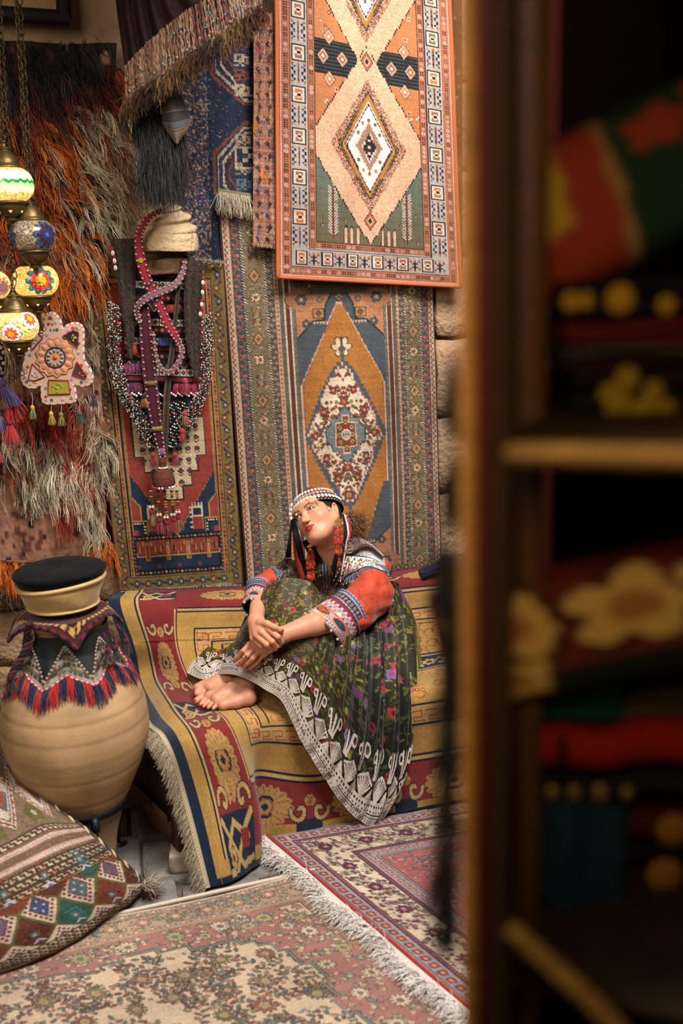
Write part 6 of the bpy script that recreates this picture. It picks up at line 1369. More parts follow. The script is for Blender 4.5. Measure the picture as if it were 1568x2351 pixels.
def cowrie(p, n, up, s=.0088):
    n = nz(n); up = nz(up-n*(up@n)); sd_ = np.cross(up, n); M = np.stack([sd_, up, n], 1); b = MB(); th = np.linspace(0, 2*math.pi, 14, endpoint=False); ph = np.linspace(0, math.pi/2, 6)
    X = np.sin(ph)[:, None]*np.cos(th)*s*.70; Y = np.sin(ph)[:, None]*np.sin(th)*s; Z = np.cos(ph)[:, None]*s*.5*np.ones(14)
    slot = (np.abs(X) < s*.13) & (np.abs(Y) < s*.72); Z = Z-slot*s*.22; col = np.where(slot[..., None], lin(hx('7a5a50')), lin(hx('e3d8c8')))
    b.grid((np.stack([X, Y, Z], -1)@M.T)+p, col, cu=True); return b
def ringpts(s_, n, t0=-2.1, t1=1.95, k=1.03):
    out_ = []
    for t in np.linspace(t0, t1, n):
        y = brim(t)+(TOP-brim(t))*s_; p = capp(t, y, k); nn_ = nz(p-capp(t, y, .9)); up = nz(capp(t, y+.006, k)-p); out_.append((p, nn_, up))
    return out_
for p, n_, up in ringpts(.12, 27): cowrie(p, n_, up).build('cowrie', M_shell, hdress)
for p, n_, up in ringpts(.56, 24, -2.1, 1.95): cowrie(p, n_, up, .0080).build('cowrie', M_shell, hdress)
M_silver = mat('silver_coin', 'cfc8c0', rough=.3, metal=.7, noise=.25, nscale=300)
for p, n_, up in ringpts(.345, 24, -2.0, 1.9): M = np.array(Vector(n_).to_track_quat('Z', 'Y').to_matrix()); b = MB(); b.lathe([(0, .0022), (.0045, .002), (.0065, .0026), (.0072, .0012), (.0072, 0)], 14, p, None, M); b.build('coin', M_silver, hdress)
b = MB(); q = [capp(t, brim(t)-.003, .985) for t in np.linspace(-2.1, 2.0, 90)]; b.tube(q, .0032, 5, np.where((np.arange(90)[:, None] % 3) < 1, lin(hx('a8946a')), lin(hx('1f1d22')))); b.build('braid_trim', M_yarn, hdress)
def chain(pts, n, r=.0013, col='a8946a', name='chain', par=None, m=None):
    q_ = cr(np.array(pts), np.linspace(0, len(pts)-1, n)); b = MB()
    for i, p in enumerate(q_): b.ball(p, r, 6, col)
    return b.build(name, m or M_gold, par or hdress)
face = lambda x, y, o=.004: hit(x, y, o, (bvb,), 3.66)
for L in ([(700, 1146), (712, 1154), (722, 1166)], [(722, 1148), (728, 1156), (731, 1162)], [(742, 1152), (750, 1162), (755, 1170)], [(752, 1154), (758, 1163), (763, 1174)], [(690, 1152), (684, 1165), (680, 1177)]): chain([face(*p) for p in L], 15)
for (x, y) in ((680, 1182), (755, 1170)): p = face(x, y, .006); M = np.array(Vector(CP-p).to_track_quat('Z', 'Y').to_matrix()); b = MB(); b.lathe([(0, .001), (.0048, .001), (.0052, 0)], 14, p, None, M); b.build('pendant_coin', M_silver, hdress)
# shells down the left of the face, striped lappets, dark scarf ends, tassels
for i, (x, y) in enumerate(((669, 1160), (667, 1170), (666, 1180), (668, 1190))): cowrie(face(x, y, .008), nz(CP-HC)+[-.5, 0, 0], np.array([.1, 0, 1]), .0085).build('cowrie', M_shell, hdress)
def ribbon(name, pts, w, cols, par, m=None, seg=60, off=.0, waves=0, across=None):
    q_ = cr(np.array(pts, float), np.linspace(0, len(pts)-1, seg)); t = nz(np.gradient(q_, axis=0)); vwv = nz(CP-q_); s_ = nz(np.cross(t, vwv)) if across is None else np.tile(across, (seg, 1)); k = len(cols)
    w = np.broadcast_to(w, (seg,)) if np.ndim(w) == 0 else np.interp(np.linspace(0, 1, seg), np.linspace(0, 1, len(w)), w)
    f = np.linspace(-1, 1, 2*k); F_s = q_[:, None]+s_[:, None]*(f[None, :, None]*w[:, None, None])+vwv[:, None]*((1-f**2)*.003)[None, :, None]
    if waves: F_s += vwv[:, None]*(waves*np.sin(np.linspace(0, seg*.3, seg)))[:, None, None]
    C_ = np.repeat(np.array([lin(hx(c_)) for c_ in cols]), 2, 0)[None]*np.ones((seg, 1, 1)); b = MB(); b.grid(F_s, C_); b.grid(F_s-vwv[:, None]*.004, C_*.6); return b.build(name, m or M_cloth, par)
H3 = lambda x, y, o=.012: hit(x, y, o)
ribbon('lappet', [ay(788, 1180, 3.76), ay(793, 1200, 3.74), ay(796, 1225, 3.72), H3(792, 1245), H3(785, 1290), H3(778, 1335)], [.006, .009, .009, .008], ['e0d5c8', '1c1a1e', '1c1a1e'], hdress)
ribbon('lappet', [ay(797, 1190, 3.78), ay(800, 1215, 3.76), ay(797, 1240, 3.74)], [.010, .012, .010], ['a3343a', 'b8434a', 'a3343a'], hdress); [cowrie(ay(797+d, 1204+i*16, 3.745), nz(CP-HC), np.array([0, 0, 1.]), .0065).build('cowrie', M_shell, hdress) for i, d in enumerate((0, 1))]
ribbon('scarf_end', [ay(672, 1190, 3.66), ay(677, 1215, 3.68), ay(684, 1245, 3.68), H3(693, 1285), H3(704, 1325)], [.007, .012, .013, .011, .010], ['15161a', '1c2024', '15161a'], hdress)
ribbon('scarf_end', [ay(676, 1225, 3.69), ay(680, 1250, 3.69), H3(686, 1285), H3(698, 1328)], [.008, .012, .016, .014], ['b8402c', 'c24e30', '8a2c20'], hdress)
ribbon('scarf_end', [ay(670, 1185, 3.70), ay(667, 1220, 3.71), ay(664, 1255, 3.72), H3(660, 1285), H3(652, 1302)], [.003, .005, .008, .013, .014], ['1a1412', '33261a', '1a1412'], hdress)
ribbon('scarf_end', [ay(700, 1240, 3.72), ay(716, 1262, 3.72), H3(728, 1290), H3(742, 1330)], [.014, .022, .022, .014], ['101114', '16181c', '101114'], hdress)
ribbon('scarf_end', [ay(802, 1190, 3.80), ay(804, 1225, 3.80), H3(776, 1270), H3(760, 1335)], [.012, .016, .010, .009], ['101114', '16181c', '101114'], hdress)
g = np.random.default_rng(6); k = 900; c_ = np.array([ay(812+g.uniform(-10, 12)*0, 1212, 3.82)]); roots = ay(806, 1205, 3.82)+g.normal(size=(k, 3))*np.array([.014, .02, .018]); d = np.stack([g.uniform(.3, 1.3, k), g.normal(size=k)*.5, g.uniform(-.9, .3, k)], 1)
b = MB(); strands(b, roots, d, g.uniform(.07, .13, k), .0008, lcols(['5a3c24', '7a5634', '4a2f1c', '94704a'], k, 2), 4, seg=10, n=3, grav=.45, curl=1.5, fm=1.7); stuff(b.build('curly_hair', M_hair, body))
# earrings
def pom(b, p, r, col, n=150, seed=0):
    g = np.random.default_rng(seed); d = nz(g.normal(size=(n, 3))); b.ball(p, r*.75, 8, col); strands(b, np.tile(p, (n, 1))+d*r*.4, d, r*.62, r*.10, lcols([col], n, seed, .15), seed, seg=2, n=3, grav=0, curl=.1)
def earring(p0, par, dim=1, f=None):
    e_ = bpy.data.objects.new('earring', None); COL.objects.link(e_); e_.parent = par; e_.matrix_parent_inverse = par.matrix_world.inverted(); tagp(e_, 'gold half-disc earring with orange tassels and pompoms')
    M = np.array(Vector(CP-p0).to_track_quat('Z', 'Y').to_matrix()); px, py = proj(p0); A = lambda x, y, o=0: ay(px+x, py+y, p0[1]-.008-o)
    for x, y, r in ((3, 8, .011), (-3, 11, .009), (0, 17, .007)):
        b = MB(); th = np.linspace(0, math.pi, 14); o_ = A(x, y); pts = np.array([[r*math.cos(t), r*math.sin(t), 0] for t in th])@M.T+o_; b.prism(pts, .0016, nz(CP-p0)); b.build('gold_disc', M_gold, e_, smooth=False)
    col = 'c8401e'
    for i, (x, y, L) in enumerate(((-4, 20, .022), (5, 18, .024), (-6, 36, .020), (1, 40, .020), (6, 34, .024), (-5, 66, .020), (1, 68, .02), (6, 64, .024), (3, 92, .026))):
        b = MB(); tassel(b, A(x, y, .002*(i % 2)), L, .0095, [col, 'd4552a'], i, head='a83418', n=46, thr=.0011); b.build('tassel', M_yarn, e_)
    for i, (x, y) in enumerate(((-5, 58), (6, 57), (4, 82))): b = MB(); pom(b, A(x, y, .006), .0088, 'b5301c', seed=i); b.build('pompom', M_yarn, e_)
    b = MB(); b.tube([A(0, 2), A(-2, 40), A(3, 95)], .0009, 4, 'b09a6a'); b.build('cord', M_yarn, e_)
ep = proj(hd((.076, -.028, .004))); earring(ay(ep[0]+1, ep[1]+2, hd((.076, -.028, .004))[1]-.035), hdress); earring(ay(712, 1246, 3.68), hdress)
# necklace beads on the chest right side
for i, L in enumerate(([(783, 1240), (792, 1262), (782, 1300), (764, 1338)], [(800, 1236), (802, 1270), (788, 1312), (770, 1345)])): 
    q_ = drape(L, .010, 40); b = MB(); [b.ball(p, .0032, 7, ('2a2626', 'c9b48a', '7a2c24')[j % 3]) for j, p in enumerate(q_)]; b.build('necklace', M_bead, woman)
# ---------------------------------------------------------------- shaggy carpets at the left
def shag(name, label, q, base, zones, n_lock, n_fine, off, seed, Lk=(.10, .2)):
    cb = Cv(120, 200, .5, base).marks(0, 0, 120, 200, 260, ('6a3a30', '2c2424', 'a06a50'), seed, (3, 8)).wear(seed, .1)
    o, P = hang(name, label, q, cb, off, .01, 3, 3, seed, thick=.012); tag(o, label, 'carpet'); g = np.random.default_rng(seed)
    for tag_n, nl, kids, r, sd, jit in (('locks', n_lock, 8, .0015, 1, .0055), ('fine_hair', n_fine, 3, .0009, 2, .009)):
        R, C_, D, L = [], [], [], []
        for (x0, y0, x1, y1, cols, wgt, dr) in zones:
            k = int(nl*wgt); x = g.uniform(x0, x1, k); y = g.uniform(y0, y1, k); x += 14*np.sin(y*.03+seed)
            R += [ow(a, b_, off+.01) for a, b_ in zip(x, y)]; C_.append(lcols(cols, k, int(x0+y0)+sd, .25)); D.append(np.tile(dr, (k, 1))+g.normal(size=(k, 3))*np.array([.30, .3, .30])); L.append(g.uniform(*Lk, k))
        R = np.repeat(np.array(R), kids, 0); D = np.repeat(np.vstack(D), kids, 0); C2 = np.repeat(np.vstack(C_), kids, 0); L = np.repeat(np.concatenate(L), kids); n = len(R); D = D+g.normal(size=(n, 3))*.07; D = D[:, :1]*WDIR+D[:, 1:2]*WN+D[:, 2:]*np.array([0, 0, 1.0]); b = MB()
        R = R+g.normal(size=(n, 3))*jit
        strands(b, R, D, L*g.uniform(.75, 1.05, n), r, np.clip(C2*(1+g.normal(size=(n, 1))*.16), 0, 1), seed*7+sd, seg=7, n=3, grav=.75, curl=.55, wall=off+.006, grp=np.arange(n)//kids*kids); stuff(b.build(tag_n, M_hair, o))
OR_, CRM, RED_, BLK = ['d66c1c', 'c25c1a', 'e28430', 'a84c1c'], ['d2c2a4', 'e2d4b8', 'b0a184', 'c6b698'], ['8c2c20', 'a3402c', '7a2420', 'b0523c'], ['1f1c1c', '2c2a2a', '35383c', '1c1a18']
rt = (.55, .45, -.45)
shag('shaggy_carpet', 'long-haired shaggy carpet in orange, red and cream, upper left behind the lanterns', [(-60, 95), (268, 100), (-40, 790), (232, 800)], '3a2620',
     [(-60, 95, 270, 190, BLK+['3a3c2c'], .12, (.3, .4, -.5)), (0, 170, 250, 300, ['5a241c', '42201c', '7a2c20', '2c2422'], .13, (.3, .5, -.6)), (-40, 250, 90, 560, OR_+RED_, .16, rt), (60, 260, 180, 700, OR_, .20, rt), (170, 235, 290, 520, CRM, .17, (.7, .45, -.45)), (225, 150, 275, 420, RED_, .09, (.55, .4, -.6)), (40, 330, 170, 600, CRM+BLK, .08, rt), (120, 520, 215, 700, OR_+CRM[:1], .09, (.4, .5, -.6)), (-40, 560, 110, 780, OR_+RED_+CRM, .09, (.2, .5, -.6))], 430, 520, .035, 21)
shag('shaggy_carpet', 'cream and red shaggy carpet with bare pink weave, lower left behind the star ornament', [(-50, 700), (226, 706), (-20, 1330), (246, 1292)], '9c6a54',
     [(-50, 720, 230, 850, ['8a7a62', 'a89878', '6a4a38', 'b08a5c'], .16, (.35, .5, -.5)), (-40, 900, 230, 1000, RED_+['b5302a'], .16, (.1, .4, -.7)), (0, 990, 130, 1120, CRM+['7a6a58', '4a4440'], .17, (.15, .45, -.7)), (130, 940, 195, 1190, RED_+['c06a50'], .12, (.1, .4, -.8)), (192, 900, 236, 1230, CRM+['6a6458'], .18, (.05, .4, -.9)), (60, 1060, 190, 1130, CRM, .10, (.1, .45, -.8)), (-20, 1000, 60, 1080, ['b5561a', '6a2a24', '3a3434'], .06, (.1, .4, -.8)), (200, 1235, 240, 1262, OR_, .05, (.0, .4, -.8))], 330, 380, .04, 33, (.08, .17))
shag('shaggy_carpet', 'orange tufted shag hanging at the far left above the stone courses', [(-80, 1285), (88, 1290), (-80, 1345), (84, 1350)], 'a0501c', [(-80, 1288, 84, 1330, OR_+['e08a3a'], .75, (.1, .5, -.7)), (-60, 1340, 80, 1352, ['2c2422', '6a6058', '8a7a68'], .25, (.1, .4, -.8))], 110, 120, .05, 41, (.06, .13))
# ---------------------------------------------------------------- mosaic lanterns
M_glass = mat('mosaic_glass', rough=.2, emit=1.15, spec=.6); M_glass2 = mat('dim_mosaic_glass', rough=.18, emit=.22, spec=.6); M_glow = mat('lamp_glow', 'ffd070', emit=2.2)
def star(U, V, cu, cv_, r, n):                          # distance in petals
    d = np.hypot(U-cu, V-cv_)/r; th = np.arctan2(V-cv_, U-cu); return d/(.72+.28*np.abs(np.cos(th*n/2))), th
def mosaic(kind, seed):
    nu, nv = 150, 54; g = np.random.default_rng(seed); U, V = np.meshgrid(np.arange(nu)/nu*6, np.linspace(0, 1, nv)*1.6-.8)
    base = np.array([hx(c_) for c_ in (('f0c850', 'e8b040', 'd07028', 'f5e08a', 'c8d8a0', 'b04a20') if kind != 'blue' else ('8a7a58', 'a08a50', '4a4a68', '6a4a38', 'b0a080', '38304a'))])
    ch = g.integers(0, len(base), (nv, nu)); c = base[ch]*(1+g.normal(size=(nv, nu, 1))*.08)
    if kind == 'green':
        z = np.abs(((U*3.2) % 1)-.5)
        for v0, v1, col in ((-.46, -.22, 'f2efb8'), (-.24, -.08, 'a8d890'), (-.10, .04, '126a40'), (.02, .18, '9ad080'), (.16, .34, 'f0e8a0')):
            m = (V > v0+z*.16-.08) & (V < v1+z*.16-.08); c[m] = hx(col)
    else:
        P_ = {'red': ((.5, 0), (2.5, 0), (4.5, 0)), 'blue': ((.9, 0), (2.9, 0), (4.9, 0)), 'white': ((.0, .32), (2, .32), (4, .32), (1, -.34), (3, -.34), (5, -.34)), 'pale': ((1, .1), (3, .1), (5, .1))}[kind]
        rings = {'red': ((.62, '2f7a80'), (.46, 'd03828'), (.25, 'e89020')), 'blue': ((.60, '31507c'), (.44, '4a2420'), (.30, '2a2c5c'), (.10, '46589a')), 'white': ((.50, 'e8ecf0'), (.33, 'd04828'), (.18, 'd08820')), 'pale': ((.4, 'a06a58'), (.25, '6a4a48'))}[kind]
        for cu, c0_ in P_:
            for r, col in rings:
                for du in (-6, 0, 6):
                    d, th = star(U, V, cu+du, c0_, r, 10); m = d < 1; c[m] = hx(col)*(1+.12*np.sign(np.sin(th[m]*10)))[:, None]
                    m = np.abs(d-1) < .06; c[m] = c[m]*.35
    c[0] = c[-1] = hx('3a2c1c'); return np.clip(lin(np.clip(c, 0, 1)), 0, 1)
def chainlinks(b, A, B_, link=.022, r=.0016, w=.007, col='5a4a30'):
    A, B_ = np.array(A), np.array(B_); L = np.linalg.norm(B_-A); n = int(L/(link*.78)); t = nz(B_-A); s1 = nz(np.cross(t, [0, 1, .1])); s2 = np.cross(t, s1); th = np.arange(9)*2*math.pi/8
    for i in range(n): c_ = A+t*(i+.5)*L/n; s_ = s1 if i % 2 else s2*.9+s1*.3; b.tube(c_+np.cos(th)[:, None]*t*link/2+np.sin(th)[:, None]*s_*w, r, 4, col, cap=False)
def lantern(label, cx, cy, Y, kind, seed, k=1.0, chain_to=None, lit=True):
    o = ay(cx, cy, Y); t = thing('mosaic_lantern', label, 'lamp', o, 'hanging mosaic lanterns')
    nv = 54; v = np.linspace(.10, .90, nv); prof = np.stack([.082*np.sin(v*math.pi)**.62, .053*np.cos(v*math.pi)*1.06], 1)*k; a = np.arange(150)/150*2*math.pi-math.pi/2
    P_ = np.stack([prof[:, :1]*np.cos(a), prof[:, :1]*np.sin(a), prof[:, 1:]*np.ones(150)], -1)+o
    MB().grid(P_, mosaic(kind, seed), cu=True).build('mosaic_globe', M_glass if lit else M_glass2, t)
    g = MB(); pr = cr(np.array([(.048, .050), (.052, .053), (.050, .058), (.044, .066), (.040, .078), (.030, .094), (.020, .104), (.021, .108), (.024, .110), (.020, .114), (.009, .117), (.007, .128), (.010, .131), (.006, .136)])*k, np.linspace(0, 13, 60)); M_c = np.where(np.sin(pr[:, 1:]*900) > .3, lin(hx('75603a')), lin(hx('5f4e30'))); g.lathe(pr, 40, o, M_c); g.build('brass_cap', M_brass, t)
    g = MB(); pr = cr(np.array([(.050, -.050), (.056, -.052), (.057, -.058), (.050, -.062), (.046, -.076), (.032, -.094), (.018, -.102), (.020, -.106), (.024, -.109), (.018, -.113), (.009, -.117), (.006, -.130), (.001, -.136)])*k, np.linspace(0, 12, 60)); g.lathe(pr, 40, o, np.where(np.sin(pr[:, 1:]*900) > .3, lin(hx('75603a')), lin(hx('54452b')))); h_ = g.build('brass_holder', M_brass, t)
    for i in range(6):
        an = i*math.pi/3-math.pi/2+.3; d = np.array([math.cos(an), math.sin(an), 0]); c_ = o+d*.0415*k+[0, 0, -.080*k]; tg = np.array([-d[1], d[0], 0]); w = np.array([0, 0, 1.0])-d*.9*-.5
        q = MB(); q.prism([c_+nz(w)*.009*k, c_+tg*.006*k, c_-nz(w)*.009*k, c_-tg*.006*k], .0015, d, 'ffd070' if lit else '15120c'); q.build('pierced_star', M_glow if lit else M_iron, h_, smooth=False)
    b = MB()                                            # openwork pendant under the holder
    s = .020*k; z0 = -.175*k
    for (x, z, r) in ((0, 0, .011), (-.013, .004, .008), (.013, .004, .008), (0, -.016, .008), (0, .014, .006)): th = np.arange(15)*2*math.pi/14; b.tube(o+np.stack([x*k+r*k*np.cos(th), 0*th, z0+z*k+r*k*np.sin(th)], 1), .0012, 4, '3a2e20', cap=False)
    b.tube([o+[0, 0, -.134*k], o+[0, 0, z0+.02*k]], .0009, 4, '3a2e20'); stuff(b.build('pendant', M_brass, t))
    b = MB(); th = np.arange(15)*2*math.pi/14; b.tube(o+[0, 0, .144*k]+np.stack([.009*np.cos(th), 0*th, .009*np.sin(th)], 1), .0018, 5, '5a4a30'); b.build('ring', M_brass, t)
    if chain_to: b = MB(); top = ay(*chain_to, Y); top[2] = 3.5; top[:2] = o[:2]+(ay(*chain_to, Y)[:2]-o[:2])*1.0; chainlinks(b, o+[0, 0, .15*k], top); chainlinks(b, o+[.006, .01, .15*k], top+[.012, 0, 0], .03, .0022, .010, '463a28'); stuff(b.build('chain', M_brass, t))
    return t
lantern('lit mosaic lantern with green and white zigzag band, topmost of the cluster', 18, 425, 3.60, 'green', 1, 1.06, (8, 0))
lantern('unlit mosaic lantern with dark blue stars, second from the top', 75, 541, 3.64, 'blue', 2, .98, (52, 0), False)
lantern('lit mosaic lantern with red flowers edged in teal, just below the blue one', 81, 645, 3.76, 'red', 3, 1.02, (80, 300))
lantern('lit mosaic lantern with white and red half flowers, lowest of the cluster', 38, 749, 3.62, 'white', 4, .95, (40, 300))
lantern('pale mosaic lantern cut off by the left edge of view', -26, 655, 3.66, 'pale', 5, .92, (-26, 300))
# ---------------------------------------------------------------- turban-shaped carved stone
M_cream = mat('cream_limestone', 'c9b08a', rough=.9, noise=.2, nscale=24, bump=.7, bscale=55)
tc_ = ow(386, 578, .10); nu, nv = 90, 70; A_, Z_ = np.meshgrid(np.linspace(0, 2*math.pi, nu, endpoint=False), np.linspace(0, 1, nv))
pz = cr(np.array([(.112, 0.0), (.120, .003), (.121, .03), (.120, .052), (.117, .062), (.114, .072), (.108, .094), (.099, .115), (.088, .134), (.074, .152), (.055, .168), (.030, .179), (.0, .182)]), Z_.ravel()*12).reshape(nv, nu, 2)
sw = np.sin(Z_*33-1.9*np.sin(A_+.8)); fold = .0105*(np.abs(sw)**.6*np.sign(sw))*np.clip((Z_-.36)*8, 0, 1); rr = pz[..., 0]+fold*np.clip(pz[..., 0]/.06, 0, 1)
P_ = np.stack([rr*np.cos(A_), rr*np.sin(A_)*.9, pz[..., 1]+.004*np.sin(A_*2)], -1)+tc_
for i in range(nv):
    for j in range(0, nu): pass
nb_ = np.array([mn.noise(Vector(p*30)) for p in P_.reshape(-1, 3)]).reshape(nv, nu); P_ += (P_-tc_)*(.02*nb_)[..., None]
b = MB(); b.grid(P_, None, cu=True); b.add(np.vstack([P_[0], tc_[None]+[0, 0, .006]]), [[(i+1) % nu, i, nu] for i in range(nu)]); tb = b.build('carved_turban', M_cream); tag(tb, 'cream stone carved like a wound turban, jutting from the wall', 'carving')
b = MB(); rough_block(b, (0, 0, 0), (.17, .16, .06), RW, 5, .008); o = b.build('stone', M_stone, None); o.location = tuple(ow(390, 612, .035)); o.parent = wall
# ---------------------------------------------------------------- the hanging harness of beads, bands and tassels
hz = ow(375, 600, .12); hn = thing('beaded_harness', 'camel harness of bead strings, dark woven bands and tassels, hung from the stone turban', 'hanging', ow(380, 585, .16))
W3 = lambda x, y, o=.10: ow(x, y, o)
def band(name, pts, w, cols, off, parent=hn, m=None, edge=None, fuzz=0, seg=70, twist=0, lift=None):
    offs = np.linspace(off, off, len(pts)) if lift is None else lift
    K3 = [W3(p[0], p[1], o) for p, o in zip(pts, offs)]; q_ = cr(np.array(K3), np.linspace(0, len(pts)-1, seg)); t = nz(np.gradient(q_, axis=0)); s_ = nz(np.cross(t, WN)); w = np.interp(np.linspace(0, 1, seg), np.linspace(0, 1, len(w)), w) if np.ndim(w) else np.full(seg, w)
    k = len(cols); f = np.linspace(-1, 1, 2*k); P_ = q_[:, None]+s_[:, None]*(f[None, :, None]*w[:, None, None])+WN*((1-f**2)*.004)[None, :, None]; col = np.repeat(np.array([lin(hx(c_)) for c_ in cols]), 2, 0)[None]*(1+.12*np.sin(np.arange(seg)*1.9))[:, None, None]
    b = MB(); b.grid(P_, np.clip(col, 0, 1)); b.grid(P_-WN*.005, col*.6); 
    for e_ in (0, -1): b.grid(np.stack([P_[:, e_], P_[:, e_]-WN*.005]), np.stack([col[:, e_]*.8]*2))
    return b.build(name, m or M_flat, parent), q_, s_, w
M_black = mat('goat_hair', rough=1, noise=.35, nscale=260, bump=.7, bscale=380)
for nm, pts, w in (('woven_band', [(282, 548), (290, 640), (297, 740), (300, 820)], [.048, .036, .022, .006]), ('woven_band', [(445, 598), (443, 700), (444, 790), (452, 868)], [.034, .036, .030, .008])):
    o, q_, s_, w_ = band(nm, pts, w, ['2e2522', '3a302b', '332925', '40352e', '2e2522'], .14, m=M_black); g = np.random.default_rng(2); k = 500; t = g.random(k)*69; r_ = cr(q_, t)+cr(s_, t)*np.interp(t, np.arange(70), w_)[:, None]*g.uniform(-1, 1, k)[:, None]+WN*.004
    b = MB(); strands(b, r_, g.normal(size=(k, 3))+WN, .018, .0006, lcols(['5a4a40', '2a2220', '7a6a58'], k, 1), 3, seg=3, n=3, curl=.6); stuff(b.build('loose_hair', M_hair, o))
def buttons(q_, s_, w_, par, n, col='a3917c'):
    for e_ in (-.72, .72):
        for i in range(n):
            t = (i+.5)/n*(len(q_)-1); p = cr(q_, np.array([t]))[0]+cr(s_, np.array([t]))[0]*np.interp(t, np.arange(len(w_)), w_)*e_+WN*.006; M = np.array(Vector(WN).to_track_quat('Z', 'Y').to_matrix()); b = MB(); b.lathe([(.0006, .0010), (.0014, .0008), (.0024, .0020), (.0038, .0017), (.0043, 0)], 8, p, col, M); b.build('button', M_bead, par)
ribA = [(372, 482), (345, 497), (326, 522), (318, 548), (322, 590), (333, 630), (348, 665), (368, 705), (385, 742), (402, 770), (414, 790)]
rl = (.20, .235, .235, .215, .21, .195, .18, .175, .17, .17, .165)
o, q_, s_, w_ = band('button_ribbon', ribA, [.010, .012, .014, .016, .020, .020, .020, .018, .018, .016, .008], ['6a1c2a', '8c2434', '96283e', '8c2434', '6a1c2a'], .15, lift=rl, m=M_cloth); tagp(o, 'crimson ribbon edged with buttons'); buttons(q_, s_, w_, o, 30)
for t_ in (.42, .56, .66): p = cr(q_, np.array([t_*69]))[0]+WN*.005; M = np.array(Vector(WN).to_track_quat('Z', 'Y').to_matrix()); b = MB(); [b.ball(p+(np.array([math.cos(a), math.sin(a), 0])*.007)@M.T, .0045, 6, '2c3c5a' if t_ != .42 else 'b5a030', (1, 1, .4), M) for a in np.arange(5)*1.256]; b.ball(p, .004, 6, 'b5b040', (1, 1, .6), M); b.build('flower_patch', M_cloth, o)
ribB = [(425, 596), (418, 630), (400, 655), (372, 668), (340, 682), (318, 700), (314, 722), (326, 742), (345, 748)]
o, q_, s_, w_ = band('button_ribbon', ribB, [.008, .012, .014, .015, .015, .013, .010, .008, .006], ['6a4a54', '7a5662', '6a4a54'], .19, m=M_cloth, lift=(.15, .16, .18, .19, .19, .18, .16, .15, .14)); tagp(o, 'faded mauve ribbon edged with buttons'); buttons(q_, s_, w_, o, 22)
ribC = [(414, 792), (418, 806), (410, 832), (392, 854), (374, 850), (362, 830), (356, 800), (352, 760)]
o, q_, s_, w_ = band('button_ribbon', ribC, [.008, .012, .012, .012, .010, .008, .006, .005], ['6a4a54', '7a5662', '6a4a54'], .17, m=M_cloth); buttons(q_, s_, w_, o, 16)
o, q_, s_, w_ = band('long_strap', [(330, 700), (336, 780), (344, 860), (354, 940), (366, 1010), (374, 1052)], [.020, .026, .028, .026, .020, .012], ['5a2a38', '3a1420', '451826', '3a1420', '5a2a38'], .155, m=M_cloth); tagp(o, 'long maroon strap edged with buttons'); buttons(q_, s_, w_, o, 26)
for z_, c_ in ((.45, '6a5a2c'), (.72, '7a6a34'), (.93, '7a4a6a')): p = cr(q_, np.array([z_*69]))[0]+WN*.005; b = MB(); b.box(p, (.040 if z_ < .9 else .026, .003, .02 if z_ < .9 else .035), c_, np.stack([WDIR, -WN, [0, 0, 1]], 1)); b.build('patch', M_cloth, o, smooth=False)
band('goat_hair_cord', [(415, 600), (400, 760), (384, 900), (378, 1040)], [.006, .009, .014, .012], ['4a3a2c', '2c2420', '5a4a38'], .145, m=M_black)
# striped bag panel behind
cp_ = Cv(170, 310, .6, '1d1a1e'); g = random.Random(7)
for y0, kind in ((10, 0), (40, 1), (72, 2), (92, 3), (130, 1), (150, 2), (176, 1), (196, 4), (214, 2), (232, 3), (252, 1), (272, 4)):
    if kind == 0: cp_.rect(0, y0, 170, y0+18, '5a2428')
    if kind == 1:
        cp_.rect(0, y0, 170, y0+17, 'cfc4b0')
        for p, d in per(0, 170, 17): cp_.dia(p+8, y0+8, 7, 7, '2a2226'); cp_.dia(p+8, y0+8, 3, 3, 'b5503c'); cp_.rect(p-1, y0, p+1, y0+17, '5a2428')
    if kind == 2: cp_.rect(0, y0, 170, y0+15, '4c1c28'); [cp_.dia(p+7, y0+7, 5, 5, g.choice(('b5803c', '3a5a5c', 'a03a3c'))) for p, d in per(0, 170, 14)]
    if kind == 3: cp_.rect(0, y0, 170, y0+22, '2a2c34'); [cp_.line([(p, y0+20), (p+12, y0+3), (p+24, y0+20)], 2.4, g.choice(('b56a3c', 'c0b49a'))) for p, d in per(0, 170, 24)]
    if kind == 4: cp_.rect(0, y0, 170, y0+10, '8a2c34')
cp_.wear(2, .05, .03, .1); P_ = quadP([W3(284, 606, .085), W3(446, 612, .085), W3(286, 898, .11), W3(444, 902, .11)], cp_.nx, cp_.ny); pan = sheet('striped_panel', cp_, P_, M_flat, hn, .01, WN)
for (x0, x1, y, cols, L) in ((284, 330, 836, ['b5305a', 'a83c6a', '3c2c6a'], .035), (284, 325, 880, ['2c3c7c', 'a02c34'], .04), (400, 450, 882, ['b5304a', 'a8285a'], .04), (372, 410, 700, ['b5303a', 'c04a30'], .03), (365, 408, 776, ['2c4cac', '2c3c7c'], .03), (296, 312, 790, ['c03a2c'], .04)):
    fringe('panel_fringe', W3(x0, y, .125), W3(x1, y, .125), 110, L, cols, pan, r=.0014, seed=x0, spread=.15)
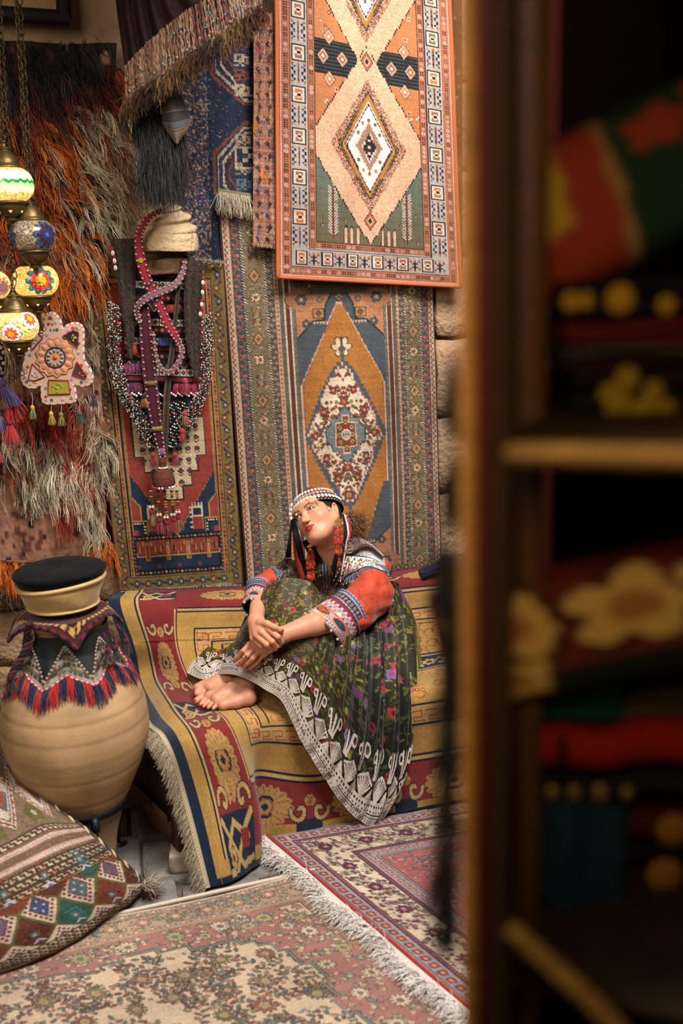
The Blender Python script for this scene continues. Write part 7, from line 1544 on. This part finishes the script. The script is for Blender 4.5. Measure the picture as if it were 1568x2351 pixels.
# bead strings, hung in nested loops
g = random.Random(11); b1 = MB(); b2 = MB()
for i in range(17):
    k = i/16; jx = g.uniform(-2, 2)
    L = [(250+k*26+jx, 690+k*20), (249+k*27, 800+k*10), (262+k*26, 885-k*5), (302+k*18, 960-k*22), (338+k*14, 1030-k*60)]; R_ = [(487-k*22+jx, 715+k*20), (486-k*22, 800), (481-k*22, 880), (455-k*18, 950-k*18), (416-k*10, 1015-k*52)]
    for S_ in (L, R_):
        Ln = sum(math.dist(S_[a], S_[a+1]) for a in range(4)); n = int(Ln/4.2); q_ = cr(np.array([W3(x, y, .125+.012*math.sin(i*2.1)) for x, y in S_]), np.linspace(0, 4, n))
        for j, p in enumerate(q_):
            q = p+np.array([g.gauss(0, .004), g.gauss(0, .003), g.gauss(0, .002)]); c_ = g.choice(('d8cfc2', 'c9bfb0', 'e0d8cc', '1c1a1c', '2a2624', '1c1a1c')) if k < .6 else g.choice(('d8cfc2', '7a9aa8', '2c5a5c', 'b5482c', '8a3a30', '2a2624', '9aa89a')); b1.ball(q, g.uniform(.0022, .0033) if k < .6 else .0036, 5, c_)
        b1.tube(q_[::4], .0007, 3, '2a2620')
for r_ in range(11):
    nb = 34-r_*2
    for j in range(nb):
        for (x0, x1) in ((286+r_*6.5, 456-r_*5),): 
            x = x0+(x1-x0)*(j+.5)/nb; y = 903+r_*11+12*math.sin(j/nb*3.14)*(r_ > 0)+(j % 3)*3; b2.ball(W3(x, y, .128), .0052 if r_ < 1 else .0038, 6, 'ded6ca' if r_ < 1 else g.choice(('ded6ca', '5a8a98', '2c5a5c', 'b5482c', '1c1a1c', 'c9bfb0')))
tri = [W3(x, y, .105) for x, y in ((284, 896), (455, 900), (440, 960), (405, 1020), (380, 1035), (350, 1020), (305, 960))]; b = MB(); b.prism(tri, .006, WN, '1a181c'); b.build('black_backing', M_cloth, hn, smooth=False)
stuff(b1.build('bead_strings', M_bead, hn)); stuff(b2.build('bead_netting', M_bead, hn))
# red tufts and shells beside the bands
for i, (x, y) in enumerate(((256, 572), (260, 590), (262, 606), (468, 640), (467, 662), (465, 690), (462, 712))):
    b = MB(); pom(b, W3(x, y, .15), .012, '8c2c30', 60, i); b.build('red_tuft', M_yarn, hn); cowrie(W3(x+(3 if i < 3 else -2), y+9, .17), WN, np.array([0, 0, 1.]), .010).build('shell', M_shell, hn)
# small tassels among the beads, and the great tassel at the foot
for i, (x, y, L, c_) in enumerate(((330, 905, .04, ['b5803c', 'a04a2c', '2a2420']), (425, 870, .045, ['b5302a', 'a03050']), (424, 945, .04, ['b58a4c', '8c3a34']), (418, 985, .035, ['a3302c']), (352, 1040, .045, ['8c2c38']), (402, 1040, .045, ['8c2c38']))):
    b = MB(); tassel(b, W3(x, y, .16), L, .018, c_, i, head=c_[-1], n=60); b.build('tassel', M_yarn, hn)
bt = bpy.data.objects.new('great_tassel', None); COL.objects.link(bt); bt.parent = hn; bt.matrix_parent_inverse = hn.matrix_world.inverted(); tagp(bt, 'knotted brown tassel head with white beads and red wool ends')
bc = W3(376, 1100, .165); pr = cr(np.array([(.002, .09), (.014, .085), (.016, .05), (.026, .038), (.040, .015), (.045, -.010), (.042, -.030), (.030, -.036), (0, -.036)]), np.linspace(0, 8, 50)); b = MB(); colp = np.where((np.sin(pr[:, 1:]*700) > 0), lin(hx('6a3526')), lin(hx('4a2a20'))); b.lathe(pr, 36, bc, colp); b.build('woven_head', mat('knotted_wool', rough=1, noise=.3, nscale=150, bump=1, bscale=130), bt)
b = MB(); [b.ball(bc+[.016*math.cos(a), .016*math.sin(a), .048], .0045, 6, 'e0d8cc') for a in np.arange(12)*.5236]; [b.ball(bc+[.046*math.cos(a), .046*math.sin(a), -.030], .0058, 6, g.choice(('e0d8cc', 'c9bfb0', '8c2c30'))) for a in np.arange(20)*.314]; stuff(b.build('bead_ring', M_bead, bt))
for i, (dx, L) in enumerate(((-30, .085), (-14, .12), (2, .125), (18, .115), (30, .10))):
    p = W3(376+dx, 1128, .175+.01*(i % 2)); b = MB(); n = int(L/.011)
    for j in range(n): b.ball(p-[0, 0, j*.011], .0082, 8, g.choice(('8c2c30', '3a3428', '7a6a34', '2a2222', 'a3562c')), (1, 1, .62))
    b.build('stacked_discs', M_yarn, bt); b = MB(); tassel(b, p-[0, 0, n*.011], .05, .020, (['9c2c30', '7a2028'] if i % 4 else ['9a7a4c', '6a3a28']), i+9, head='7a2028', n=70); b.build('tassel', M_yarn, bt)
    for s_ in (-1, 1): cowrie(p+np.array([s_*.006, -.012, -n*.011+.014]), WN, np.array([0, 0, 1.]), .007).build('shell', M_shell, bt)
# ---------------------------------------------------------------- star-shaped felt ornament
zo = lambda x, y, o=.0: ay(x/7.127, 640+y/7.127, 3.86-o); SN = np.array([0, -1.0, 0])
out_ = [(780, 590), (860, 560), (935, 600), (1000, 700), (1030, 830), (1120, 765), (1230, 730), (1330, 760), (1370, 840), (1370, 1000), (1370, 1150), (1385, 1330), (1480, 1480), (1520, 1620), (1480, 1710), (1350, 1750), (1205, 1700), (1230, 1800), (1250, 1960), (1200, 2010), (1000, 2030), (820, 2040), (720, 2000), (700, 1850), (690, 1725), (560, 1780), (430, 1740), (370, 1620), (400, 1450), (440, 1250), (450, 1100), (500, 980), (640, 900), (740, 850), (750, 700)]
orn = thing('felt_ornament', 'pink felt wall ornament shaped like a turtle, sewn with sequins round a leather flower', 'ornament', zo(900, 1300))
O_ = np.array([zo(*p) for p in out_]); q_ = cr(np.vstack([O_, O_[:1]]), np.linspace(0, len(O_), 150))[:-1]; b = MB(); b.prism(q_, .016, SN, 'c09c88', zo(900, 1300)); b.build('felt_body', mat('felt', rough=1, noise=.12, nscale=200, bump=.3, bscale=300, sheen=.2), orn)
ed = np.vstack([q_, q_[:2]]); s2 = np.where((np.arange(len(ed))[:, None] % 3) < 2, lin(hx('cfc0b8')), lin(hx('8a2c38'))); b = MB(); b.tube(ed+SN*.010, .0062, 7, s2); b.build('whipped_edge', M_yarn, orn)
M_leather = mat('tan_leather', rough=.5, noise=.1, nscale=60, bump=.15, bscale=120); cx_, cy_ = 905, 1285
sc_ = lambda a, r, o=.018: zo(cx_+math.cos(a)*r, cy_+math.sin(a)*r, o)
b = MB(); n = 13; pts = [sc_(i*math.pi/n, 330 if i % 2 == 0 else 285, .016) for i in range(2*n)]; b.prism(pts, .004, SN, 'c88c6c', sc_(0, 0, .016)); lf = b.build('leather_disc', M_leather, orn, smooth=False); b = MB(); b.tube(np.array(pts+pts[:1])+SN*.003, .0016, 5, 'b09a5c'); b.build('gilt_edge', M_gold, lf)
Ms = np.stack([[1, 0, 0], [0, 0, 1], [0, -1, 0]], 1)
for i in range(n):
    a = i*2*math.pi/n; p = sc_(a, 235, .020); b = MB(); R2 = Ms@Rz(-a); b.ball(p, .0115, 10, 'c98a6a', (1.15, .95, .22), R2); pet = b.build('petal', M_leather, lf); b = MB(); u_ = sc_(a, 290, .023); b.tube([sc_(a, 190, .0235), sc_(a, 280, .0235)], .0007, 4, 'e0b898'); b.build('vein', M_leather, pet)
b = MB(); b.tube([sc_(a, 165, .023) for a in np.linspace(0, 2*math.pi, 24)], .0024, 6, '26403c'); b.build('green_ring', M_cloth, lf)
for i in range(11): a = i*2*math.pi/11; b = MB(); b.ball(sc_(a, 115, .023), .0072, 9, '7fa0ac', (1, .6, .35), Ms@Rz(-a)); b.build('petal', M_leather, lf)
b = MB(); b.lathe([(0, .003), (.0075, .003), (.0088, .001), (.009, 0)], 24, sc_(0, 0, .021), 'c8702c', Ms); b.build('flower_centre', M_leather, lf)
for nm, pts, cols in (('inset', [(1030, 940), (1200, 845), (1290, 880), (1270, 1130)], ('2c201e', 'a09030')), ('inset', [(700, 960), (620, 880), (500, 1010), (530, 1160)], ('b59a98', '8a7a30')), ('inset', [(530, 1390), (470, 1640), (560, 1670), (730, 1600)], ('b59a94', '8c8a2c')), ('inset', [(1260, 1360), (1185, 1570), (1400, 1640), (1420, 1600)], ('4a2e28', '7a5a4c')), ('inset', [(800, 1655), (1120, 1665), (1150, 1880), (790, 1890)], ('8f8a2c', '9c9636'))):
    P4 = np.array([zo(*p, .017) for p in pts]); c4 = P4.mean(0); b = MB(); b.prism(P4, .003, SN, cols[0]); o = b.build(nm, M_cloth, orn, smooth=False); b = MB(); b.tube(np.vstack([P4, P4[:1]])+SN*.003, .0028, 6, '8c2430'); b.build('cord', M_yarn, o); b = MB(); g = random.Random(int(pts[0][0]))
    for _ in range(9): w_ = np.array([g.random() for _ in range(len(P4))]); w_ /= w_.sum(); b.ball((w_@P4)*.8+c4*.2+SN*.003, .005, 7, cols[g.random() < .5], (1, .5, 1))
    stuff(b.build('padding', M_cloth, o))
g = random.Random(3); ctr = q_.mean(0); cc_ = ('a8342c', '6a8a9c', 'c9b04c', 'b8b4b4', '35586c', 'b0a0b0')
for i in range(0, len(q_)-1, 4):
    t = nz(q_[(i+1) % len(q_)]-q_[i-1]); inn = np.cross(t, SN); inn *= np.sign((sc_(0, 0)-q_[i])@inn) or 1; p = q_[i]+inn*.016+SN*.017; b = MB(); th = np.arange(11)*2*math.pi/10; b.tube(p+np.stack([np.cos(th), 0*th, np.sin(th)], 1)*.0042, .0022, 5, cc_[(i//4) % 6], cap=False); b.build('sequin', M_bead, orn)
for (x, y) in ((860, 740), (830, 830), (885, 830)): b = MB(); b.ball(zo(x, y, .018), .0058, 8, '4a8a74', (.6, .4, 1)); b.build('glass_leaf', M_bead, orn)
for i, (x, y, c_) in enumerate(((74, 932, ['b5703c', '4a6a50', 'b59a3c']), (117, 946, ['9a8430', 'b59a3c']), (140, 948, ['9a8a34', '7a7028']), (182, 944, ['26403c', '3a5a50']), (215, 905, ['24344c', '35506a', '5a2c34']))):
    b = MB(); p = ay(x, y, 3.84); top = ay(x-2, 915 if i else 900, 3.86) if i < 4 else ay(210, 870, 3.86); b.tube([top, (top+p)/2+[.004, 0, 0], p], .0010, 4, 'b5a890'); tassel(b, p, .038, .015, c_, i, head=c_[-1], n=60, lean=(.2*(i % 2)-.1, 0, 0)); b.build('tassel', M_yarn, orn)
# purple and red tassels and a studded strap at the left edge
t_ = thing('tasselled_strap', 'black strap studded with shell buttons, ending in purple and red tassels, far left', 'strap', ay(5, 860, 3.72))
q2 = [ay(x, y, 3.72) for x, y in ((-6, 770), (2, 800), (5, 830), (4, 868))]; ribbon('strap', q2, [.014, .016, .014, .010], ['b09a5c', '15161a', '15161a', '15161a', 'b09a5c'], t_)
for i, (x, y) in enumerate(((-3, 782), (6, 786), (1, 798), (8, 809), (2, 822), (8, 834), (1, 846), (5, 856))): b = MB(); b.lathe([(.001, .002), (.003, .001), (.005, .004), (.007, .003), (.0078, 0)], 12, ay(x, y, 3.705), ('a08a74', '8a6a9a', 'b59a84')[i % 3], Ms); b.build('button', M_bead, t_)
for x, y, L, r, c_, ln, sd in ((6, 868, .085, .034, ['5a4a78', '6c5a8a', '4a3c66'], (.75, 0, .1), 1), (21, 962, .075, .026, ['a8202c', 'b8302c', '8c1a24'], (0, 0, 0), 2), (-6, 940, .06, .03, ['5a4a78', '6c5a8a'], (.1, 0, 0), 3), (-10, 1020, .05, .026, ['8c1a2c', 'a8202c'], (0, 0, 0), 4)):
    b = MB(); p = ay(x, y, 3.71); b.tube([ay(4, 866, 3.72), p], .0012, 4, c_[0]); tassel(b, p, L, r, c_, sd, head=c_[0], n=170, hr=.6, lean=ln, thr=.0016); b.build('tassel', M_yarn, t_)
b = MB(); g = np.random.default_rng(3); k = 60; strands(b, np.tile(ay(24, 925, 3.72), (k, 1))+g.normal(size=(k, 3))*.006, np.tile([.1, 0, -1.], (k, 1))+g.normal(size=(k, 3))*.35, .08, .0022, lcols(['a8202c', 'b8382c'], k), 5, seg=6, n=4, curl=.6, grav=.8); stuff(b.build('red_yarn', M_yarn, t_))
# ---------------------------------------------------------------- fringed drape at the top, dark tassels and a folded scarf
dp = thing('fringed_drape', 'dark red drape with long beaded string fringe and tufted hem, hanging at the top', 'drape', ay(420, 60, 3.72))
cdr = Cv(120, 100, .6, '2c1210').marks(0, 0, 120, 100, 200, ('20100c', '38180f'), 1).wear(3, .1); Kd = np.array([[ay(x, y, Y) for x, y, Y in r] for r in ([(262, -60, 3.85), (330, -60, 3.75), (420, -70, 3.7), (560, -80, 3.7)], [(270, 20, 3.82), (330, 10, 3.74), (400, -20, 3.7), (520, -60, 3.7)], [(288, 150, 3.8), (345, 90, 3.74), (420, 28, 3.7), (540, -40, 3.7)])])
Pd = net(Kd, cdr.nx, cdr.ny); Pd[..., 1] += .015*np.sin(np.linspace(0, 40, cdr.nx))[None]; sheet('cloth', cdr, Pd, M_cloth, dp, .006, (0, -1, 0))
tl = [ay(*p) for p in ((288, 150, 3.79), (345, 92, 3.73), (420, 30, 3.69), (500, -20, 3.69), (590, -60, 3.69))]; bl_ = [ay(*p) for p in ((290, 250, 3.77), (350, 205, 3.71), (430, 150, 3.67), (520, 88, 3.67), (605, 28, 3.67))]
g = random.Random(8); b = MB(); bb_ = MB()
for i in range(78):
    t = (i+g.uniform(-.3, .3))/77*4; A, B_ = cr(np.array(tl), np.array([t]))[0], cr(np.array(bl_), np.array([t]))[0]; n = 16; q_ = A+(B_-A)*np.linspace(0, 1, n)[:, None]+np.array([[g.gauss(0, .0015), g.gauss(0, .004), 0] for _ in range(n)]); b.tube(q_, .0026+.0008*np.sin(np.arange(n)*2.6), 5, g.choice(('8a6a54', '9c7a60', '7a5a48', '6a3a30')))
    for k in range(g.choice((0, 1, 1, 2))): p = q_[g.randint(4, n-2)]; bb_.ball(p+[0, -.004, 0], .0046, 6, g.choice(('5a7a86', '6c8a94', '3a4a58', '8c3a34', 'a3906a')))
stuff(b.build('string_fringe', M_yarn, dp)); stuff(bb_.build('beads', M_bead, dp))
g = np.random.default_rng(9); k = 2600; t = g.random(k)*4; roots = cr(np.array(bl_), t)+g.normal(size=(k, 3))*np.array([.006, .012, .012])+[0, 0, .01]; ci = np.clip((t*3.2+g.normal(size=k)*.5).astype(int), 0, 12) % 5; pal_ = np.array([lin(hx(c_)) for c_ in ('6a4a2c', '4a3a20', '4c201c', '2a2620', '8a6a44')])
b = MB(); strands(b, roots, np.tile([.05, -.4, -.9], (k, 1))+g.normal(size=(k, 3))*.5, g.uniform(.03, .065, k), .0016, pal_[ci]*(1+g.normal(size=(k, 1))*.2).clip(.4, 1.5), 6, seg=4, n=3, curl=.5, grav=.5); stuff(b.build('tufted_hem', M_hair, dp))
tb_ = thing('dark_tassels', 'bunch of long black and grey yarn tassels hanging above the stone turban', 'tassel', ay(350, 230, 3.82))
for i, (x, y, L, Y) in enumerate(((318, 232, .16, 3.84), (335, 225, .30, 3.83), (352, 235, .36, 3.84), (368, 290, .30, 3.82), (385, 240, .24, 3.85), (392, 320, .22, 3.86), (408, 300, .20, 3.87), (343, 300, .26, 3.82))):
    g = np.random.default_rng(i); k = 170; r_ = ay(x, y, Y)+g.normal(size=(k, 3))*np.array([.012, .008, .01]); b = MB(); strands(b, r_, np.tile([.02, -.05, -1.], (k, 1))+g.normal(size=(k, 3))*.10, L*g.uniform(.8, 1.05, k), .0017, lcols((['0b0c0f', '121517', '08090a', '1c1e20'] if i not in (5, 6) else ['352b20', '423628', '1e1a15']), k, i), i, seg=8, n=3, curl=.28, grav=.6); o = b.build('yarn_tassel', M_yarn, tb_); stuff(o)
tg_ = MB(); tassel(tg_, ay(283, 262, 3.80), .05, .018, ['2c3a20', '4a5a2c'], 3, n=60); tag(tg_.build('green_tassel', M_yarn), 'small dark green tassel hanging below the drape end', 'tassel')
cs_ = Cv(70, 150, 1, '4e4a4c'); [cs_.rect(0, y, 70, y+h_, c_) for y, h_, c_ in ((0, 20, '5c5856'), (20, 2, '9a948c'), (45, 22, '615c60'), (67, 2, '8a847c'), (92, 14, '6a6a76'), (108, 42, '8c7a68'), (112, 3, '5c5452'))]; cs_.wear(4, .05, .03, .08)
Ks_ = np.array([[ay(x, y, Y) for x, y, Y in r] for r in ([(372, 196, 3.80), (388, 186, 3.77), (404, 182, 3.80)], [(370, 225, 3.79), (394, 220, 3.75), (418, 222, 3.80)], [(372, 268, 3.79), (400, 262, 3.75), (434, 258, 3.80)], [(378, 292, 3.80), (404, 300, 3.76), (436, 286, 3.80)], [(400, 326, 3.80), (406, 330, 3.78), (414, 322, 3.80)])])
ss_ = sheet('folded_scarf', cs_, net(Ks_, 70, 150), M_flat, None, .012, (0, -1, 0)); tag(ss_, 'folded grey and beige striped woven scarf hanging beside the dark tassels', 'scarf')
# ---------------------------------------------------------------- the shop cabinet close to the camera at the right
l = bpy.data.lights.new('cabinet_fill', 'POINT'); l.energy = 7.5; l.color = (1.0, .72, .42); l.shadow_soft_size = .12; o = bpy.data.objects.new('cabinet_fill', l); COL.objects.link(o); o.location = (.05, .25, 2.25)  # unseen warm light added to brighten the cabinet and its cloths
cy0 = .86
cab = thing('cabinet', 'dark open wooden cabinet with yellowish shelf edges, close by on the right', 'cabinet', (float(ay(1062, 1100, cy0)[0]), cy0, 0))
def vpost(name, x0, x1, y0, y1, col, z0=0.0, z1=3.0, bev=.003, m=None):
    b = MB(); b.box(((x0+x1)/2, (y0+y1)/2, (z0+z1)/2), (x1-x0, y1-y0, z1-z0), col, bev=bev); return b.build(name, m or M_wood, cab, smooth=False)
X = lambda px, Y=cy0, py=1100: float(ay(px, py, Y)[0])
xa, xb, xc, xd = X(1056), X(1092), X(1122), X(1160)
vpost('edge_moulding', xa, xb, cy0-.004, cy0+.05, 'c08438'); vpost('side_panel', xb, xc, cy0, cy0+.46, '5a1d14'); vpost('inner_jamb', xc, xd, cy0+.02, cy0+.05, '3c2a14'); vpost('inner_bead', xc+.004, xc+.010, cy0+.01, cy0+.02, '4c3418')
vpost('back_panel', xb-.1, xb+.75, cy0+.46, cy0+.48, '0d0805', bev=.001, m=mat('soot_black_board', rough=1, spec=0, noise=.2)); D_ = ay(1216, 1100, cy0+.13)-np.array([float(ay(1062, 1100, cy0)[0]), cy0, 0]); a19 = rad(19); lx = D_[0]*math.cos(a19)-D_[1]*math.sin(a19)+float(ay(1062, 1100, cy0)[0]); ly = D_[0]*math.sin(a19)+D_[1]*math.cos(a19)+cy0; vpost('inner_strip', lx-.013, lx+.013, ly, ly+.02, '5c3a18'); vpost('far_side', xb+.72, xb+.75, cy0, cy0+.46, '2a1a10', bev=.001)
def zof(py, Y=cy0, px=1350): return float(ay(px, py, Y)[2])
def shelf(py, th_px, px0=1150):
    z = zof(py); b = MB(); b.box(((X(px0)+xb+.72)/2, cy0+.24, z), (xb+.72-X(px0), .44, .018), '3a2812', bev=.003); s = b.build('shelf', M_wood, cab, smooth=False)
    b = MB(); b.box(((X(px0)+xb+.72)/2, cy0+.014, z), (xb+.72-X(px0), .018, th_px*.00040), 'a87c34', bev=.004); b.build('shelf_edge', M_wood, s, smooth=False); return z
zs1 = shelf(1034, 44); zs2 = zof(2290)
b = MB(); b.box(((X(1150)+xb+.72)/2, cy0+.26, zs2-.02), (xb+.72-X(1150), .40, .018), '3a2812', bev=.003); b.build('shelf', M_wood, cab, smooth=False)
b = MB(); b.tube([ay(1160, 2105, cy0+.01), ay(1340, 2225, cy0), ay(1520, 2365, cy0-.01)], .010, 8, '8a6626'); b.build('slanting_rail', M_wood, cab)
b = MB(); b.box((xb+.36, cy0+.23, 3.0), (.78, .50, .04), '3a2812'); b.build('top_board', M_wood, cab, smooth=False)
cab.rotation_euler.z = rad(-19)
# folded cloths and cushions on the shelves
def pillow(name, label, cat, c, d, rot, cvp, group=None, puff=.5, m=None):
    # a soft box; its front and top carry the woven colours
    n = 40; u = np.linspace(-1, 1, n); U, V = np.meshgrid(u, u); b = MB(); cols = cvp.lin(); iy = np.linspace(0, cvp.ny-1, n).astype(int); ix = np.linspace(0, cvp.nx-1, n).astype(int)
    h = (1-np.abs(U)**(2/puff))**puff*(1-np.abs(V)**(2/puff))**puff; R = Rz(rot[1])@Rx(rot[0])@Ry(rot[2])
    for s_ in (-1, 1): P_ = np.stack([U*d[0]/2, s_*h*d[1]/2, -V*d[2]/2], -1)@R.T+c; b.grid(P_, cols[np.ix_(iy, ix)])
    o = b.build(name, m or M_cloth); return tag(o, label, cat, group)
def fold(name, label, x0, x1, y_top, y_bot, Y, cols, layers=3, group=None, depth=.28, cat='textile'):
    # a cloth folded into layers, rounded at the fold that faces the room
    A, B_ = float(ay(x0, (y_top+y_bot)/2, Y)[0]), float(ay(x1, (y_top+y_bot)/2, Y)[0]); zt, zb = zof(y_top, Y), zof(y_bot, Y); H = (zt-zb)/layers; b = MB()
    for i in range(layers):
        z = zb+H*(i+.5); th = np.linspace(math.pi/2, 3*math.pi/2, 12); prof_ = [(Y+depth, z+H*.48)]+[(Y+.03+.03*math.cos(t), z+H*.48*math.sin(t)) for t in th]+[(Y+depth, z-H*.48)]
        xs = np.linspace(A, B_, 30); P_ = np.array([[(x, p[0]+.004*math.sin(x*60+i), p[1]+.002*math.sin(x*40+i*2)) for x in xs] for p in prof_]); k = len(cols); c_ = cols[i % k]
        cc = lin(hx(c_))*np.ones((len(prof_), 30, 1)); b.grid(P_, cc)
        for e_ in (0, -1): q = P_[:, e_]; b.add(np.vstack([q, q.mean(0)[None]]), [[j, j+1, len(q)] for j in range(len(q)-1)], cc[0, 0])
    o = b.build(name, M_cloth); return tag(o, label, cat, group)
def spots(o, pts, Y, r, col, sc=(1, .3, 1), name='flower_spot'):
    for i, (x, y, k) in enumerate(pts): b = MB(); b.ball(ay(x, y, Y), r*k, 12, col, sc); b.build(name, M_cloth, o)
Yc_ = 1.02; G_ = 'folded textiles on the cabinet shelves'
c1_ = Cv(100, 100, .8, '1c3a1a'); c1_.poly([(0, 0), (42, 0), (36, 100), (0, 100)], 'a8321c'); c1_.poly([(2, 10), (24, 8), (18, 60), (0, 62)], 'c89a20'); c1_.line([(42, 0), (36, 100)], 4, 'a87838'); c1_.flo(62, 26, 14, 5, 'a8301c'); c1_.flo(88, 20, 14, 5, 'a8301c'); c1_.poly([(66, 60), (100, 56), (100, 100), (72, 100)], 'b08a4c'); c1_.poly([(72, 68), (100, 64), (100, 100), (76, 100)], '4a1c14')
pc = ay(1440, 430, 1.10); pillow('cushion', 'green cushion with a red and yellow end panel, top of the cabinet stack', 'cushion', pc, (.26, .11, .155), (rad(-10), 0, rad(-24)), c1_)
o = fold('folded_textile', 'dark purple folded cloth with yellow spots, under the green cushion', 1290, 1700, 640, 735, Yc_, ['1d1622', '17121c'], 2); spots(o, ((1424, 686, 1.25), (1345, 690, .7), (1310, 692, .8), (1530, 700, .8)), Yc_-.002, .012, 'b58a24')
fold('folded_textile', 'dull red folded cloth with a grey stripe, in the upper stack of the cabinet', 1300, 1700, 742, 850, Yc_, ['3a1a16', '4a4234', '6a2018', '7a261c'], 4)
o = fold('folded_textile', 'black folded cloth with yellow blossoms, at the bottom of the upper stack', 1320, 1700, 850, 1000, Yc_, ['14160f', '181a12', '241410'], 3); spots(o, ((1420, 930, 1.2), (1480, 948, 1.3), (1400, 905, .9), (1440, 870, 1.0), (1500, 900, .9), (1530, 940, .8)), Yc_-.002, .013, 'a0801f')
c2_ = Cv(120, 90, .8, '7a2416'); c2_.rect(0, 62, 120, 90, '20241a')
for x, y, r in ((24, 32, 23), (68, 32, 26), (106, 22, 22), (22, 66, 15), (112, 62, 18)): c2_.flo(x, y, r*1.2, 5, '5a1a14', None, None, .4, .3); c2_.flo(x, y, r, 5, 'f0bc50', 'c07a2c', None, x, .4)
pc = ay(1375, 1425, 1.03); pillow('cushion', 'red cushion with big golden blossoms, on the lower pile of the cabinet', 'cushion', pc, (.36, .12, .14), (rad(-12), 0, rad(-10)), c2_)
fold('folded_textile', 'deep green folded cloth beneath the blossom cushion', 1222, 1430, 1580, 1668, Yc_, ['0f3a2a', '123f2e'], 2); fold('folded_textile', 'brown folded cloth right of the deep green one', 1436, 1700, 1590, 1668, Yc_+.02, ['4a3a1c', '3a2c18'], 2)
o = fold('folded_textile', 'bright red folded cloth tied with a black band, in the lower pile', 1240, 1700, 1682, 1782, Yc_, ['9c1c12'], 1); b = MB(); b.box(ay(1292, 1732, Yc_-.003), (.008, .01, .045), '140d0c', bev=.002); b.build('black_band', M_cloth, o, smooth=False)
fold('folded_textile', 'dark folded cloth edged with coins, below the red one', 1250, 1700, 1790, 1850, Yc_+.01, ['1c1a12'], 1)
for i, x in enumerate((1268, 1318, 1378, 1440)): b = MB(); b.ball(ay(x, 1822, Yc_+.002), .0105 if i == 2 else .0085, 12, 'b58a50', (1, .35, 1.1)); tag(b.build('brass_coin', M_brass), ('first', 'second', 'third, largest', 'last')[i]+' brass coin from the left on the dark cloth in the cabinet', 'coin', 'coins on the dark cloth')
# blue trousers hanging folded
cj = Cv(60, 100, .8, '17384c').marks(0, 0, 60, 100, 120, ('1d4258', '122e40'), 3, (2, 5)); cj.poly([(26, 60), (34, 60), (32, 100), (22, 100)], '0d1e28')
Kj = np.array([[ay(x, y, Yc_+.0+d) for x, y, d in r] for r in ([(1250, 1846, 0), (1300, 1844, -.01), (1360, 1846, .0), (1432, 1850, .01)], [(1240, 1930, 0), (1300, 1930, -.015), (1360, 1935, 0), (1436, 1940, 0)], [(1228, 2000, 0), (1290, 2020, -.012), (1350, 2040, 0), (1424, 2050, 0)], [(1262, 2090, 0), (1310, 2110, -.01), (1350, 2120, 0), (1400, 2130, 0)], [(1330, 2190, 0), (1350, 2200, -.01), (1370, 2205, 0), (1385, 2200, 0)])])
tag(sheet('folded_denim', cj, net(Kj, 48, 80), M_cloth, None, .02, (0, -1, 0)) if False else sheet('folded_denim', cj, net(Kj, cj.nx, cj.ny), M_cloth, None, .02, (0, -1, 0)), 'blue denim cloth hanging down from the lower pile in the cabinet', 'textile')
o = fold('folded_textile', 'dark red folded cloth with orange patches, low at the right edge', 1440, 1700, 1870, 2080, Yc_+.04, ['2a0f10', '120e0c', '4a1410'], 3); spots(o, ((1525, 2010, 1.6), (1545, 1905, 1.5)), Yc_+.035, .014, 'a8702c')
b = MB(); b.ball(ay(1560, 2140, Yc_), .05, 20, 'b5841c', (1, 1, .62)); tag(b.build('yellow_cap', M_cloth), 'mustard yellow rounded cap near the bottom right edge', 'cap')
o = fold('folded_textile', 'maroon and orange patterned folded cloth, lowest in the cabinet', 1380, 1700, 2170, 2300, Yc_, ['4a1412', '8a4416', '5a1814'], 3)
pillow('folded_textile', 'small crumpled crimson cloth beside the blue denim, above the slanting rail', 'textile', ay(1250, 2070, Yc_+.06), (.05, .05, .07), (0, 0, .5), Cv(10, 10, 1, '6a1418'))
# black tasselled cloth hanging from the outer edge of the cabinet
hb = thing('tasselled_hanging', 'black and cream tasselled strip hanging down the outer side of the cabinet', 'hanging', (xa-.004, cy0+.02, 1.6)); g = np.random.default_rng(12)
for i, (y0, w, L) in enumerate(((880, 8, .05), (1090, 8, .05), (1290, 40, .06), (1440, 22, .06), (1570, 28, .06), (1690, 30, .06), (1830, 40, .07), (1975, 48, .08), (2090, 36, .06))):
    p = ay(1046-w*.5, y0, cy0+.02); b = MB(); k = 110; r_ = p+g.normal(size=(k, 3))*np.array([w*.00012, .004, .012]); strands(b, r_, np.tile([-.12, 0, -1.], (k, 1))+g.normal(size=(k, 3))*.22, L*.8, .0011, lcols(['100f0f', '1c1818', '0c0c0c', '2a2420'] if i % 3 else ['151210', '100f0f', '5a4a30'], k, i), i, seg=5, n=3, curl=.7, grav=.6); stuff(b.build('black_tassel', M_yarn, hb))
    b = MB(); [b.ball(ay(1052-g.uniform(0, w*.8), y0+30*j+20, cy0+.015), .0036, 7, ('8a6a34', '6a5a48')[j % 2]) for j in range(3)]; stuff(b.build('bead_row', M_bead, hb))
